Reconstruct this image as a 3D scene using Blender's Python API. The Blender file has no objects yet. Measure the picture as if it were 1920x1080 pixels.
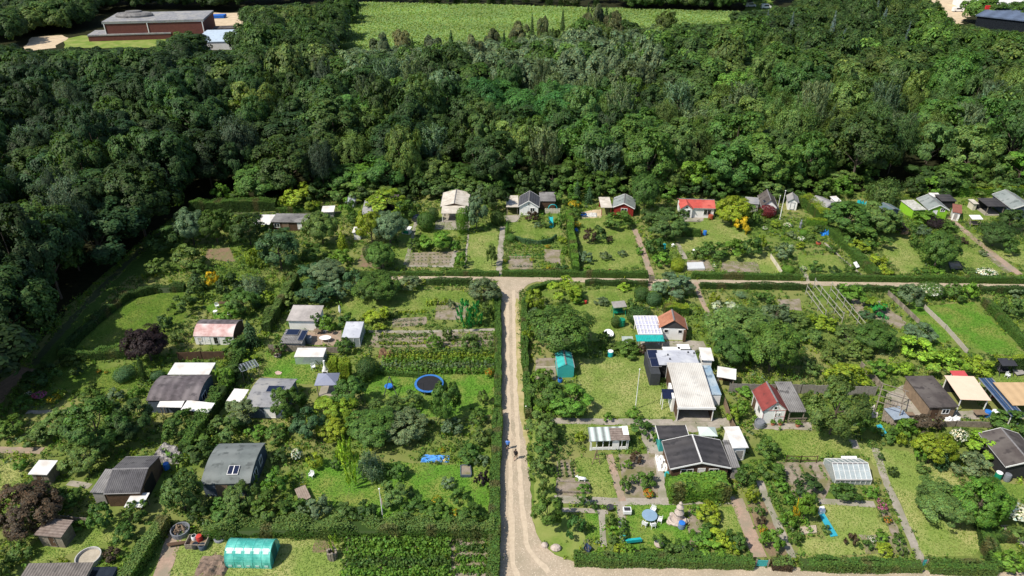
import bpy, bmesh, math, random
import numpy as np
from mathutils import Vector, noise
R = math.radians
C = bpy.context.scene.collection
# ------------------------------------------------------------------ camera
F, PITCH, HC = 1333.33, R(30.5), 62.0
SP, CP = math.sin(PITCH), math.cos(PITCH)
cam = bpy.data.cameras.new('camera'); cam.lens = 25.0; cam.sensor_width = 36.0
cam.clip_start = 1.0; cam.clip_end = 5000.0
camo = bpy.data.objects.new('camera', cam); C.objects.link(camo)
camo.location = (0, 0, HC); camo.rotation_euler = (R(90) - PITCH, 0, 0)
sc = bpy.context.scene
sc.camera = camo
# ------------------------------------------------------------------ light
SUN_EL = R(53); SHADOW = Vector((1.0, 0.58, 0)).normalized()     # the way shadows fall on the ground
w = bpy.data.worlds.new('World'); sc.world = w; w.use_nodes = True
nt = w.node_tree; bg = nt.nodes['Background']
sky = nt.nodes.new('ShaderNodeTexSky'); sky.sky_type = 'NISHITA'; sky.sun_disc = False
sky.sun_elevation = SUN_EL
sky.sun_rotation = math.atan2(-SHADOW.x, -SHADOW.y)
nt.links.new(sky.outputs[0], bg.inputs[0]); bg.inputs[1].default_value = 0.12
sl = bpy.data.lights.new('sun', 'SUN'); sl.energy = 4.6; sl.angle = R(0.5); sl.color = (1, .94, .84)
so = bpy.data.objects.new('sun', sl); C.objects.link(so)
dv = Vector((SHADOW.x * math.cos(SUN_EL), SHADOW.y * math.cos(SUN_EL), -math.sin(SUN_EL)))
so.rotation_euler = dv.to_track_quat('-Z', 'Y').to_euler()
so.location = (-40, -10, 120)
vs = sc.view_settings
vs.view_transform = 'Standard'; vs.look = 'None'; vs.exposure = 0.33; vs.gamma = 1.0; vs.use_curve_mapping = False
sc.render.engine = 'CYCLES'
cy = sc.cycles
cy.max_bounces = 5; cy.diffuse_bounces = 2; cy.glossy_bounces = 2; cy.transmission_bounces = 4; cy.transparent_max_bounces = 6
cy.use_adaptive_sampling = True; cy.sample_clamp_indirect = 4.0

# ------------------------------------------------------------------ pixel <-> ground
def ray(u, v):
    a, b = (u - 960) / F, (v - 540) / F
    return a, CP - b * SP, -(SP + b * CP)
def G(u, v, z=0.0):
    x, y, d = ray(u, v); t = (HC - z) / -d
    return Vector((x * t, y * t, z))
def PX(p):
    x, y, z = p[0], p[1], p[2] - HC
    zc = y * CP - z * SP
    return 960 + F * x / zc, 540 - F * (y * SP + z * CP) / zc, zc

# ------------------------------------------------------------------ materials
MATS = {}
def srgb(r, g, b):
    f = lambda c: (c / 255 / 12.92) if c <= 10 else ((c / 255 + .055) / 1.055) ** 2.4
    return (f(r), f(g), f(b))
def M(name, c1, c2=None, scale=2.0, rough=.85, rib=None, bump=.15, spots=None, metal=0, alpha=1, detail=6, spec=.3, c3=None, scale3=.35):
    if name in MATS: return MATS[name]
    m = bpy.data.materials.new(name); m.use_nodes = True; n = m.node_tree.nodes; l = m.node_tree.links
    if spots is None and any(t in name for t in ('roof', 'felt', 'sheet', 'tiles')): spots = (tuple(x * (.74 if c1[0] > .3 else .55) + .008 for x in c1), 1.1, .56)
    b = n['Principled BSDF']; b.inputs['Roughness'].default_value = rough; b.inputs['Metallic'].default_value = metal
    b.inputs['Specular IOR Level'].default_value = spec
    tc = n.new('ShaderNodeTexCoord')
    if c2 is None: c2 = tuple(x * .78 for x in c1)
    nz = n.new('ShaderNodeTexNoise'); nz.inputs['Scale'].default_value = scale; nz.inputs['Detail'].default_value = detail
    nz.inputs['Roughness'].default_value = .65
    l.new(tc.outputs['Object'], nz.inputs['Vector'])
    cr = n.new('ShaderNodeValToRGB'); cr.color_ramp.elements[0].position = .34; cr.color_ramp.elements[1].position = .66
    cr.color_ramp.elements[0].color = (*c2, 1); cr.color_ramp.elements[1].color = (*c1, 1)
    l.new(nz.outputs['Fac'], cr.inputs['Fac']); col = cr.outputs['Color']; hgt = nz.outputs['Fac']
    if c3:
        n3 = n.new('ShaderNodeTexNoise'); n3.inputs['Scale'].default_value = scale3; n3.inputs['Detail'].default_value = 4
        l.new(tc.outputs['Object'], n3.inputs['Vector'])
        r3 = n.new('ShaderNodeMapRange'); r3.inputs[1].default_value = .42; r3.inputs[2].default_value = .64
        l.new(n3.outputs['Fac'], r3.inputs[0])
        mx = n.new('ShaderNodeMixRGB'); l.new(r3.outputs[0], mx.inputs[0]); l.new(col, mx.inputs[1]); mx.inputs[2].default_value = (*c3, 1)
        col = mx.outputs[0]
    if spots:
        vo = n.new('ShaderNodeTexNoise'); vo.inputs['Scale'].default_value = spots[1]; vo.inputs['Detail'].default_value = 3
        l.new(tc.outputs['Object'], vo.inputs['Vector'])
        r4 = n.new('ShaderNodeMapRange'); r4.inputs[1].default_value = spots[2]; r4.inputs[2].default_value = spots[2] + .1
        l.new(vo.outputs['Fac'], r4.inputs[0])
        mx = n.new('ShaderNodeMixRGB'); l.new(r4.outputs[0], mx.inputs[0]); l.new(col, mx.inputs[1]); mx.inputs[2].default_value = (*spots[0], 1)
        col = mx.outputs[0]
    if rib:                                     # rib = (axis, ribs per metre, strength of the colour difference)
        wv = n.new('ShaderNodeTexWave'); wv.wave_type = 'BANDS'; wv.bands_direction = rib[0]
        wv.inputs['Scale'].default_value = rib[1] * .314; wv.inputs['Distortion'].default_value = .15
        l.new(tc.outputs['Object'], wv.inputs['Vector'])
        mr = n.new('ShaderNodeMapRange'); mr.inputs[3].default_value = 1 - rib[2]; mr.inputs[4].default_value = 1
        l.new(wv.outputs['Fac'], mr.inputs[0])
        mx = n.new('ShaderNodeMixRGB'); mx.blend_type = 'MULTIPLY'; mx.inputs[0].default_value = 1
        l.new(col, mx.inputs[1]); l.new(mr.outputs[0], mx.inputs[2]); col = mx.outputs[0]; hgt = wv.outputs['Fac']
    l.new(col, b.inputs['Base Color'])
    if bump:
        bp = n.new('ShaderNodeBump'); bp.inputs['Strength'].default_value = bump; bp.inputs['Distance'].default_value = .06
        l.new(hgt, bp.inputs['Height']); l.new(bp.outputs[0], b.inputs['Normal'])
    if alpha < 1: b.inputs['Alpha'].default_value = alpha
    MATS[name] = m; return m

def leaf_material(name, trans=.36, rough=.6):
    m = bpy.data.materials.new(name); m.use_nodes = True; n = m.node_tree.nodes; l = m.node_tree.links
    b = n['Principled BSDF']; out = n['Material Output']
    at = n.new('ShaderNodeAttribute'); at.attribute_name = 'col'
    oi = n.new('ShaderNodeObjectInfo')
    mx = n.new('ShaderNodeMixRGB'); mx.blend_type = 'MULTIPLY'; mx.inputs[0].default_value = 1
    l.new(at.outputs['Color'], mx.inputs[1]); l.new(oi.outputs['Color'], mx.inputs[2])
    l.new(mx.outputs[0], b.inputs['Base Color']); b.inputs['Roughness'].default_value = rough
    b.inputs['Specular IOR Level'].default_value = .25
    tr = n.new('ShaderNodeBsdfTranslucent')
    g = n.new('ShaderNodeMixRGB'); g.blend_type = 'MULTIPLY'; g.inputs[0].default_value = 1; g.inputs[2].default_value = (1.25, 1.35, .55, 1)
    l.new(mx.outputs[0], g.inputs[1]); l.new(g.outputs[0], tr.inputs[0])
    ms = n.new('ShaderNodeMixShader'); ms.inputs[0].default_value = trans
    l.new(b.outputs[0], ms.inputs[1]); l.new(tr.outputs[0], ms.inputs[2]); l.new(ms.outputs[0], out.inputs[0])
    return m
LEAF = leaf_material('foliage')
BARK = M('bark', (.13, .10, .075), (.06, .048, .036), scale=5, bump=.4)

# ------------------------------------------------------------------ mesh builder
class MB:
    def __init__(s): s.v = []; s.f = []; s.m = []
    def add(s, vs, fs, mi=0):
        o = len(s.v); s.v += [tuple(p) for p in vs]
        for f in fs: s.f.append([i + o for i in f]); s.m.append(mi)
        return s
    def box(s, x0, x1, y0, y1, z0, z1, mi=0):
        vs = [(x, y, z) for z in (z0, z1) for y in (y0, y1) for x in (x0, x1)]
        return s.add(vs, [(0, 2, 3, 1), (4, 5, 7, 6), (0, 1, 5, 4), (2, 6, 7, 3), (0, 4, 6, 2), (1, 3, 7, 5)], mi)
    def tube(s, p, q, r0, r1=None, n=6, mi=0):
        p, q = Vector(p), Vector(q); r1 = r0 if r1 is None else r1
        d = (q - p).normalized(); a = d.orthogonal().normalized(); b = d.cross(a)
        vs = []
        for c, r in ((p, r0), (q, r1)):
            for i in range(n):
                t = 2 * math.pi * i / n; vs.append(c + a * (r * math.cos(t)) + b * (r * math.sin(t)))
        fs = [(i, (i + 1) % n, n + (i + 1) % n, n + i) for i in range(n)] + [tuple(range(n))[::-1], tuple(range(n, 2 * n))]
        return s.add(vs, fs, mi)
    def lathe(s, prof, n=16, c=(0, 0, 0), sx=1, sy=1, mi=0):
        vs = []
        for r, z in prof:
            for i in range(n):
                t = 2 * math.pi * i / n; vs.append((c[0] + sx * r * math.cos(t), c[1] + sy * r * math.sin(t), c[2] + z))
        fs = []
        for k in range(len(prof) - 1):
            for i in range(n):
                fs.append((k * n + i, k * n + (i + 1) % n, (k + 1) * n + (i + 1) % n, (k + 1) * n + i))
        fs.append(tuple(range(n))[::-1]); fs.append(tuple(range((len(prof) - 1) * n, len(prof) * n)))
        return s.add(vs, fs, mi)
    def loft(s, rings, n=10, mi=0):                # rings: (centre, half width x, half width y)
        vs = []
        for c, rx, ry in rings:
            for i in range(n):
                t = 2 * math.pi * i / n; vs.append((c[0] + rx * math.cos(t), c[1] + ry * math.sin(t), c[2]))
        fs = []
        for k in range(len(rings) - 1):
            for i in range(n): fs.append((k * n + i, k * n + (i + 1) % n, (k + 1) * n + (i + 1) % n, (k + 1) * n + i))
        fs.append(tuple(range(n))[::-1]); fs.append(tuple(range((len(rings) - 1) * n, len(rings) * n)))
        return s.add(vs, fs, mi)
    def slab(s, pts, th, mi=0):                    # polygon with thickness going down
        n = len(pts); vs = [Vector(p) for p in pts] + [Vector(p) - Vector((0, 0, th)) for p in pts]
        fs = [tuple(range(n)), tuple(range(n, 2 * n))[::-1]] + [(i, n + i, n + (i + 1) % n, (i + 1) % n) for i in range(n)]
        return s.add(vs, fs, mi)
    def extrude(s, poly, axis, a0, a1, mi=0):      # poly in (t, z); axis 'y': t is x, swept along y; axis 'x': t is y, swept along x
        n = len(poly); vs = []
        for a in (a0, a1):
            for t, z in poly: vs.append((t, a, z) if axis == 'y' else (a, t, z))
        fs = [tuple(range(n)), tuple(range(n, 2 * n))[::-1]] + [(i, n + i, n + (i + 1) % n, (i + 1) % n) for i in range(n)]
        return s.add(vs, fs, mi)
    def build(s, name, mats, parent=None, smooth=False, loc=None, rz=0):
        me = bpy.data.meshes.new(name); me.from_pydata(s.v, [], s.f)
        for m in (mats if isinstance(mats, (list, tuple)) else [mats]): me.materials.append(m)
        me.polygons.foreach_set('material_index', s.m)
        bm = bmesh.new(); bm.from_mesh(me)
        bmesh.ops.recalc_face_normals(bm, faces=bm.faces); bm.to_mesh(me); bm.free()
        if smooth: me.polygons.foreach_set('use_smooth', [True] * len(me.polygons))
        me.update()
        o = bpy.data.objects.new(name, me); C.objects.link(o)
        if parent: o.parent = parent
        if loc is not None: o.location = loc
        o.rotation_euler = (0, 0, rz)
        return o

def thing(name, label, cat, loc=(0, 0, 0), rz=0, group=None):
    o = bpy.data.objects.new(name, None); C.objects.link(o); o.empty_display_size = .3
    o.location = loc; o.rotation_euler = (0, 0, rz); tag(o, label, cat, group); return o
def tag(o, label, cat, group=None, kind=None):
    if label: o['label'] = label
    if cat: o['category'] = cat
    if group: o['group'] = group
    if kind: o['kind'] = kind
    return o
ANCH = []                                        # (x, y, phrase) landmarks that labels may name
def anchor(p, phrase): ANCH.append((p[0], p[1], phrase))
FOOT = []                                        # world polygons where no undergrowth grows
# ------------------------------------------------------------------ foliage
RNG = np.random.default_rng(7)
def unit(a): return a / np.maximum(np.linalg.norm(a, axis=-1, keepdims=True), 1e-6)
def rdir(n): return unit(RNG.normal(size=(n, 3)))
def quads(P, N, S, T=None, asp=.62):
    n = len(P); N = unit(N)
    if T is None: T = RNG.normal(size=(n, 3))
    T = unit(T - N * np.sum(T * N, 1, keepdims=True)); B = np.cross(N, T)
    S = np.broadcast_to(np.asarray(S, float), (n,))[:, None]
    V = np.empty((n, 4, 3))
    V[:, 0] = P - T * S; V[:, 1] = P + B * S * asp + N * S * .18; V[:, 2] = P + T * S; V[:, 3] = P - B * S * asp + N * S * .18
    return V.reshape(-1, 3)
def leafnormals(V, out, k=.55):
    q = V.reshape(-1, 4, 3); g = unit(np.cross(q[:, 2] - q[:, 0], q[:, 1] - q[:, 3])); s = np.sign(np.sum(g * out, 1, keepdims=True)); s[s == 0] = 1
    return unit(out * k + g * s * (1 - k))
def mesh_np(name, V, cols, mat, shade=None):
    n = len(V) // 4; me = bpy.data.meshes.new(name)
    if shade is not None:
        q = V.reshape(-1, 4, 3); g = np.cross(q[:, 2] - q[:, 0], q[:, 3] - q[:, 1]); fl = np.sum(g * shade, 1) < 0
        q = q.copy(); q[fl] = q[fl][:, ::-1]; V = q.reshape(-1, 3)
    me.vertices.add(4 * n); me.vertices.foreach_set('co', V.astype(np.float32).ravel())
    me.loops.add(4 * n); me.loops.foreach_set('vertex_index', np.arange(4 * n, dtype=np.int32))
    me.polygons.add(n); me.polygons.foreach_set('loop_start', np.arange(0, 4 * n, 4, dtype=np.int32))
    try: me.polygons.foreach_set('loop_total', np.full(n, 4, dtype=np.int32))
    except Exception: pass
    me.update(calc_edges=True)
    a = me.attributes.new('col', 'FLOAT_COLOR', 'FACE')
    c4 = np.ones((n, 4), np.float32); c4[:, :3] = cols; a.data.foreach_set('color', c4.ravel())
    if shade is not None:
        me.polygons.foreach_set('use_smooth', np.ones(n, bool))
        cn = me.attributes.new('custom_normal', 'FLOAT_VECTOR', 'CORNER'); cn.data.foreach_set('vector', np.repeat(shade, 4, 0).astype(np.float32).ravel())
    me.materials.append(mat); return me
def crown_mesh(V, cols, name='crown'):
    c = V.reshape(-1, 4, 3).mean(1); return mesh_np(name, V, cols, LEAF, leafnormals(V, unit(c - np.array([0, 0, .75])), .45))
def leafcol(n, base=(1, 1, 1), var=.28):
    b = np.clip(RNG.normal(1, var, (n, 1)), .45, 1.7); hue = RNG.normal(0, .1, (n, 1))
    c = np.asarray(base) * b; c[:, 0:1] *= (1 + 1.1 * hue); c[:, 2:3] *= (1 - .9 * hue); return np.clip(c, 0, 3)

RNG_SEED = [0]
def crown_broad(n=5000, k=42, s=.058, zlo=.3, rc=.30, fill=.16):
    """radius 1, height 2; irregular lobes with gaps between them"""
    d = rdir(k * 3); d = d[d[:, 2] > -.55][:k]; k = len(d)
    rr = RNG.uniform(.5, .9, (k, 1)) * (1 + .16 * np.array([noise.noise(Vector(tuple(q * 1.6)) + Vector((float(n % 97), float(RNG_SEED[0]), 0))) for q in d])[:, None]); RNG_SEED[0] += 1; c = d * rr; c[:, 2] = c[:, 2] * (1 - zlo / 2) + 1 + zlo / 2
    c += RNG.normal(0, .05, c.shape)
    cr = rc * RNG.uniform(.5, 1.4, k)
    tone = np.clip(RNG.normal(1, .16, k), .65, 1.4)
    w_ = cr ** 2; idx = RNG.choice(k, n, p=w_ / w_.sum())
    out = unit(c - np.array([0, 0, 1.0])); dd = unit(rdir(n) + .75 * out[idx] + np.array([0, 0, .25]))
    P = c[idx] + dd * (cr[idx] * RNG.uniform(.45, 1.0, n) ** .5)[:, None]
    N = unit(dd * .9 + out[idx] * .35 + rdir(n) * .42 + np.array([0, 0, .3]))
    S = s * RNG.uniform(.65, 1.35, n); col = leafcol(n) * tone[idx][:, None]
    m = int(n * fill); Q = rdir(m) * RNG.uniform(.1, .62, (m, 1)); Q[:, 2] = Q[:, 2] * (1 - zlo / 2) + 1 + zlo / 2
    P = np.vstack([P, Q]); N = np.vstack([N, rdir(m)]); S = np.r_[S, np.full(m, s * 1.7)]; col = np.vstack([col, leafcol(m)])
    return quads(P, N, S), col
def crown_lobed(n=10000, lobes=15, sub=11, s=.042, zlo=.25, amp=.3):
    """a big crown: large lobes, each made of small leaf clusters, so that there are deep gaps and ragged edges"""
    d = rdir(lobes * 4); d = d[d[:, 2] > -.45]; keep = []
    for q in d:
        if all(np.dot(q, p) < .72 for p in keep): keep.append(q)
        if len(keep) == lobes: break
    d = np.array(keep); L = len(d); rr = RNG.uniform(.50, .72, (L, 1)) * (1 + RNG.uniform(-amp, amp, (L, 1)) * .6); c = d * rr; c[:, 2] = c[:, 2] * (1 - zlo / 2) + 1 + zlo / 2
    lr = RNG.uniform(.27, .43, L); Cc, Cr, Co, tone = [], [], [], []
    for i in range(L):
        t = np.clip(RNG.normal(1, .1), .8, 1.25)
        e = unit(rdir(sub) + .8 * d[i]); Cc.append(c[i] + e * lr[i] * RNG.uniform(.65, 1.05, (sub, 1))); Cr.append(RNG.uniform(.07, .17, sub)); Co.append(e); tone.append(np.clip(RNG.normal(t, .14, sub), .6, 1.5))
    Cc, Cr, Co, tone = np.vstack(Cc), np.concatenate(Cr), np.vstack(Co), np.concatenate(tone)
    w_ = Cr ** 1.6; i = RNG.choice(len(Cc), n, p=w_ / w_.sum()); dd = unit(rdir(n) + .6 * Co[i] + np.array([0, 0, .3]))
    P = Cc[i] + dd * (Cr[i] * RNG.uniform(.3, 1.1, n))[:, None]; N = unit(dd * .7 + Co[i] * .5 + rdir(n) * .4 + np.array([0, 0, .25]))
    S = s * RNG.uniform(.6, 1.4, n); col = leafcol(n) * tone[i][:, None]
    m = n // 7; j = RNG.integers(0, L, m); Q = c[j] + rdir(m) * (lr[j] * RNG.uniform(0, .8, m))[:, None]
    P = np.vstack([P, Q]); P[:, 2] = np.maximum(np.where(P[:, 2] > 1.95, 1.95 + (P[:, 2] - 1.95) * .4, P[:, 2]), .03 + .12 * RNG.random(len(P))); N = np.vstack([N, rdir(m)]); S = np.r_[S, np.full(m, s * 1.5)]; col = np.vstack([col, leafcol(m)])
    return quads(P, N, S), col
def crown_brush(n=5200, k=70, s=.055):
    """upright poplar: long brush-like sprays pointing up and out"""
    a = RNG.uniform(0, 2 * math.pi, k); h = RNG.uniform(.25, 1.75, k)
    prof = np.sin(np.clip((h + .15) / 2.1, 0, 1) * math.pi) ** .6
    r = prof * RNG.uniform(.25, .82, k)
    base = np.stack([r * np.cos(a), r * np.sin(a), h], 1)
    up = unit(np.stack([np.cos(a) * .45, np.sin(a) * .45, np.full(k, 1.0)], 1) + RNG.normal(0, .15, (k, 3)))
    L = RNG.uniform(.25, .55, k); tone = np.clip(RNG.normal(1, .16, k), .65, 1.45)
    i = RNG.integers(0, k, n); t = RNG.uniform(0, 1, n)
    P = base[i] + up[i] * (L[i] * t)[:, None] + rdir(n) * (.11 * (1.1 - t))[:, None]
    P[:, 2] = np.maximum(np.where(P[:, 2] > 1.85, 1.85 + (P[:, 2] - 1.85) * .35, P[:, 2]), .12)
    N = unit(rdir(n) + .5 * unit(np.stack([np.cos(a[i]), np.sin(a[i]), np.full(n, .5)], 1)))
    V = quads(P, N, s * RNG.uniform(.6, 1.4, n), T=up[i] + RNG.normal(0, .3, (n, 3)), asp=.42)
    return V, leafcol(n, var=.32) * tone[i][:, None]
def crown_droop(n=5200, k=60, s=.05, drop=.5):
    """birch and willow: hanging strands from a rounded head"""
    d = rdir(k * 3); d = d[d[:, 2] > -.2][:k]; k = len(d)
    c = d * RNG.uniform(.45, .9, (k, 1)); c[:, 2] = c[:, 2] * .85 + 1.05
    tone = np.clip(RNG.normal(1, .15, k), .65, 1.4)
    i = RNG.integers(0, k, n); t = RNG.uniform(0, 1, n) ** 1.3
    q = rdir(n) * .17 * RNG.uniform(.2, 1, (n, 1))
    P = c[i] + q; out = unit(c[i] - np.array([0, 0, .8])); P += out * .08 * t[:, None]; P[:, 2] -= t * drop
    P[:, 2] = np.maximum(P[:, 2], .1 + .2 * RNG.random(n))
    N = unit(out * .7 + rdir(n) * .6 + np.array([0, 0, .3])); T = np.array([0, 0, -1.0]) + RNG.normal(0, .35, (n, 3))
    return quads(P, N, s * RNG.uniform(.6, 1.4, n), T=T, asp=.4), leafcol(n) * tone[i][:, None]
def crown_cone(n=3600, tiers=15, s=.06, blunt=.0):
    """conifer: whorls of drooping boughs"""
    Pl, Nl, Tl, ol = [], [], [], []
    for t in range(tiers):
        f = t / (tiers - 1); z = .12 + 1.8 * f; rad = (1 - f) ** .85 * .95 + .05 + blunt * math.sin(f * math.pi)
        nb = max(5, int(15 * (1 - f) + 5)); a0 = RNG.uniform(0, 6.28)
        for b_ in range(nb):
            a = a0 + 6.283 * b_ / nb + RNG.normal(0, .12); rl = rad * RNG.uniform(.75, 1.1)
            m = max(5, int(n / tiers / nb * (.4 + 1.3 * (1 - f))))
            u = RNG.uniform(.15, 1, m); wid = .16 * (1.2 - u) * rad + .02
            x = u * rl; y = RNG.normal(0, 1, m) * wid
            Pl.append(np.stack([x * math.cos(a) - y * math.sin(a), x * math.sin(a) + y * math.cos(a), z - .18 * u * rad + RNG.normal(0, .03, m)], 1))
            Tl.append(np.tile([math.cos(a), math.sin(a), -.25], (m, 1)))
            ol.append(np.full(m, np.clip(RNG.normal(1, .14), .7, 1.4)))
    P = np.vstack(Pl); T = np.vstack(Tl) + RNG.normal(0, .3, P.shape); n = len(P)
    N = unit(np.array([0, 0, 1.0]) + rdir(n) * .7 + unit(P * [1, 1, 0]) * .5)
    return quads(P, N, s * RNG.uniform(.7, 1.3, n), T=T, asp=.45), leafcol(n) * np.concatenate(ol)[:, None]
def crown_clipped(n=2600, s=.05, p=2.6):
    """clipped evergreen: an even, dense surface"""
    d = rdir(n); e = np.abs(d) ** p; r = 1 / (e.sum(1)) ** (1 / p)
    P = d * r[:, None] * RNG.uniform(.9, 1.0, (n, 1)); P[:, 2] = np.maximum(P[:, 2] + 1, .02)
    N = unit(d + rdir(n) * .55)
    m = n // 3; Q = rdir(m) * RNG.uniform(.3, .86, (m, 1)); Q[:, 2] = np.clip(Q[:, 2] + 1, .02, 2); P = np.vstack([P, Q]); N = np.vstack([N, rdir(m)]); P += np.array([noise.noise_vector(Vector(tuple(p * 2.2))) for p in P]) * .09; P[:, 2] = np.maximum(P[:, 2], .02)
    return quads(P, N, s * RNG.uniform(.7, 1.3, n + m)), leafcol(n + m, var=.24)
def crown_spray(n=1800, s=.075):
    """ornamental grass: arching blades from the base"""
    a = RNG.uniform(0, 6.283, n); t = RNG.uniform(0, 1, n); lean = RNG.uniform(.15, 1, n)
    r = lean * (t ** 1.5); z = 2 * t * (1 - .45 * lean * t)
    P = np.stack([r * np.cos(a), r * np.sin(a), z], 1) + RNG.normal(0, .03, (n, 3))
    T = np.stack([np.cos(a) * lean, np.sin(a) * lean, 1.6 - 1.8 * lean * t], 1)
    N = unit(np.stack([np.cos(a), np.sin(a), np.full(n, .6)], 1) + rdir(n) * .4)
    return quads(P, N, s * RNG.uniform(.8, 1.5, n), T=T, asp=.25), leafcol(n)
def trunk_mesh(h0=.9, r=.05, limbs=6):
    mb = MB(); mb.tube((0, 0, -.02), (0, 0, h0), r, r * .6, 7)
    mb.tube((0, 0, h0), (.02, .03, h0 + .6), r * .6, r * .2, 6)
    for i in range(limbs):
        a = 6.283 * i / limbs + RNG.uniform(-.3, .3); z = h0 * RNG.uniform(.55, 1)
        q = (.28 * math.cos(a), .28 * math.sin(a), z + .25); mb.tube((0, 0, z), q, r * .45, r * .3, 5)
        mb.tube(q, (.62 * math.cos(a + .2), .62 * math.sin(a + .2), z + RNG.uniform(.35, .65)), r * .3, r * .08, 5)
    o = mb.build('trunk', BARK); me = o.data; bpy.data.objects.remove(o); return me
def protos(f, count, **k): return [crown_mesh(*f(**k)) for _ in range(count)]
PROTO = {
 'oak': protos(crown_lobed, 6, n=15000, lobes=17, sub=14, s=.034),
 'maple': protos(crown_broad, 3, n=15000, k=150, s=.034, rc=.175),
 'poplar': protos(crown_brush, 4, n=13000, k=110, s=.037),
 'birch': protos(crown_droop, 4, n=12000, k=130, s=.036, drop=.24),
 'willow': protos(crown_droop, 2, n=4200, s=.055, drop=.9),
 'spruce': protos(crown_cone, 2),
 'pine': protos(crown_broad, 2, n=3200, k=22, s=.06, zlo=.9, rc=.27),
 'fruit': protos(crown_lobed, 6, n=12000, lobes=18, sub=13, s=.036, zlo=.15, amp=.35),
 'bush': protos(crown_lobed, 8, n=5200, lobes=15, sub=10, s=.051, zlo=-.1, amp=.4),
 'cone': protos(crown_cone, 2, n=1500, tiers=11, s=.1, blunt=.25),
 'round': protos(crown_clipped, 3, n=3400, s=.06),
 'spray': protos(crown_spray, 3),
 'feather': protos(crown_brush, 2, n=1700, k=36, s=.085),
}
TRUNKS = [trunk_mesh() for _ in range(3)]
TALLTR = [trunk_mesh(1.0, .035, 7) for _ in range(2)]
WOODY = {'oak', 'maple', 'poplar', 'birch', 'willow', 'spruce', 'pine', 'fruit'}
COL = {  # colour word, leaf colour
 'dk': ('dark green', (.050, .094, .022)), 'md': ('mid green', (.075, .145, .026)), 'br': ('bright green', (.115, .225, .028)),
 'ol': ('olive green', (.108, .172, .04)), 'lm': ('lime green', (.22, .34, .032)), 'gy': ('grey green', (.13, .188, .088)),
 'bl': ('bluish green', (.062, .128, .05)), 'ye': ('yellow', (.50, .37, .02)), 'pu': ('blackish purple', (.026, .017, .018)),
 'rd': ('dark red', (.13, .018, .02)), 'bn': ('brown', (.085, .06, .036)), 'em': ('emerald green', (.03, .22, .045)),
 'pl': ('pale silvery', (.40, .43, .30)), 'yg': ('yellow green', (.20, .27, .024)), 'sp': ('silver blue', (.105, .155, .135)),
 'wh': ('white', (.8, .78, .66)), 'pk': ('pink', (.6, .13, .32)), 'or': ('orange', (.6, .22, .02)),
}
TODO = []                                        # (object, descriptor, category) that get their label at the end, once all landmarks are known
KINDWORD = {'oak': 'leafy tree', 'maple': 'domed tree', 'poplar': 'brushy tree', 'birch': 'feathery tree', 'willow': 'drooping willow tree',
 'spruce': 'spruce tree', 'pine': 'pine tree', 'fruit': 'spreading tree', 'bush': 'leafy bush', 'cone': 'conical evergreen',
 'round': 'rounded shrub', 'spray': 'arching grass clump', 'feather': 'feathery shrub'}
NAMEW = {'oak': 'broadleaf_tree', 'maple': 'broadleaf_tree', 'poplar': 'poplar_tree', 'birch': 'birch_tree', 'willow': 'willow_tree', 'spruce': 'spruce_tree',
 'pine': 'pine_tree', 'fruit': 'fruit_tree', 'bush': 'bush', 'cone': 'conical_evergreen', 'round': 'clipped_shrub', 'spray': 'grass_clump', 'feather': 'feathery_shrub'}
rnd = random.Random(11)
def plant(kind, x, y, a, c, col, desc=None, group=None, cat=None, todo=True, blossom=None):
    """a plant of half width a, half height c standing at x, y"""
    rgb = COL[col][1]; j = rnd.uniform(.86, 1.16) if todo else rnd.uniform(.68, 1.28); hue = rnd.uniform(-.09, .09) if todo else rnd.uniform(-.16, .1)
    j *= 1.17 if todo else 1.12
    rgb = (rgb[0] * j * (1 + hue), rgb[1] * j, rgb[2] * j * (1 - hue), 1)
    me = rnd.choice(PROTO['oak'] + PROTO['maple'] if kind == 'fruit' and a > 2.7 else PROTO[kind]); rz = rnd.uniform(0, 6.28)
    if kind in WOODY:
        o = bpy.data.objects.new(NAMEW[kind], None); C.objects.link(o); o.empty_display_size = .2
        cr = bpy.data.objects.new('crown', me); C.objects.link(cr); cr.parent = o; cr.color = rgb
        tr = bpy.data.objects.new('trunk', rnd.choice(TALLTR if kind in ('poplar', 'spruce', 'birch', 'oak', 'pine') else TRUNKS)); C.objects.link(tr); tr.parent = o
    else:
        o = bpy.data.objects.new(NAMEW[kind], me); C.objects.link(o); o.color = rgb
    o.location = (x, y, 0); o.rotation_euler = (0, 0, rz); o.scale = (a * rnd.uniform(.82, 1.15), a * rnd.uniform(.82, 1.15), c)
    if blossom:
        n = 260 if blossom[1] > .3 else 130
        d = rdir(n); d[:, 2] = np.abs(d[:, 2]) * .9 + .05; P = d * RNG.uniform(.86, 1.04, (n, 1)); P[:, 2] += .95
        b = bpy.data.objects.new('blossom', mesh_np('blossom', quads(P, d + rdir(n) * .4, .085 * RNG.uniform(.7, 1.4, n), asp=.9), leafcol(n, var=.12), LEAF))
        C.objects.link(b); b.parent = o; b.color = (*COL[blossom[0]][1], 1)
    if todo:
        word = COL[col][0]; size = 'small' if c < .75 else ('tall' if c > 2.2 and kind not in WOODY else '')
        TODO.append((o, desc or ' '.join(t for t in (size, word, KINDWORD[kind]) if t)))
        o['category'] = cat or ('tree' if kind in WOODY else 'shrub')
    if group: o['group'] = group
    return o
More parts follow.
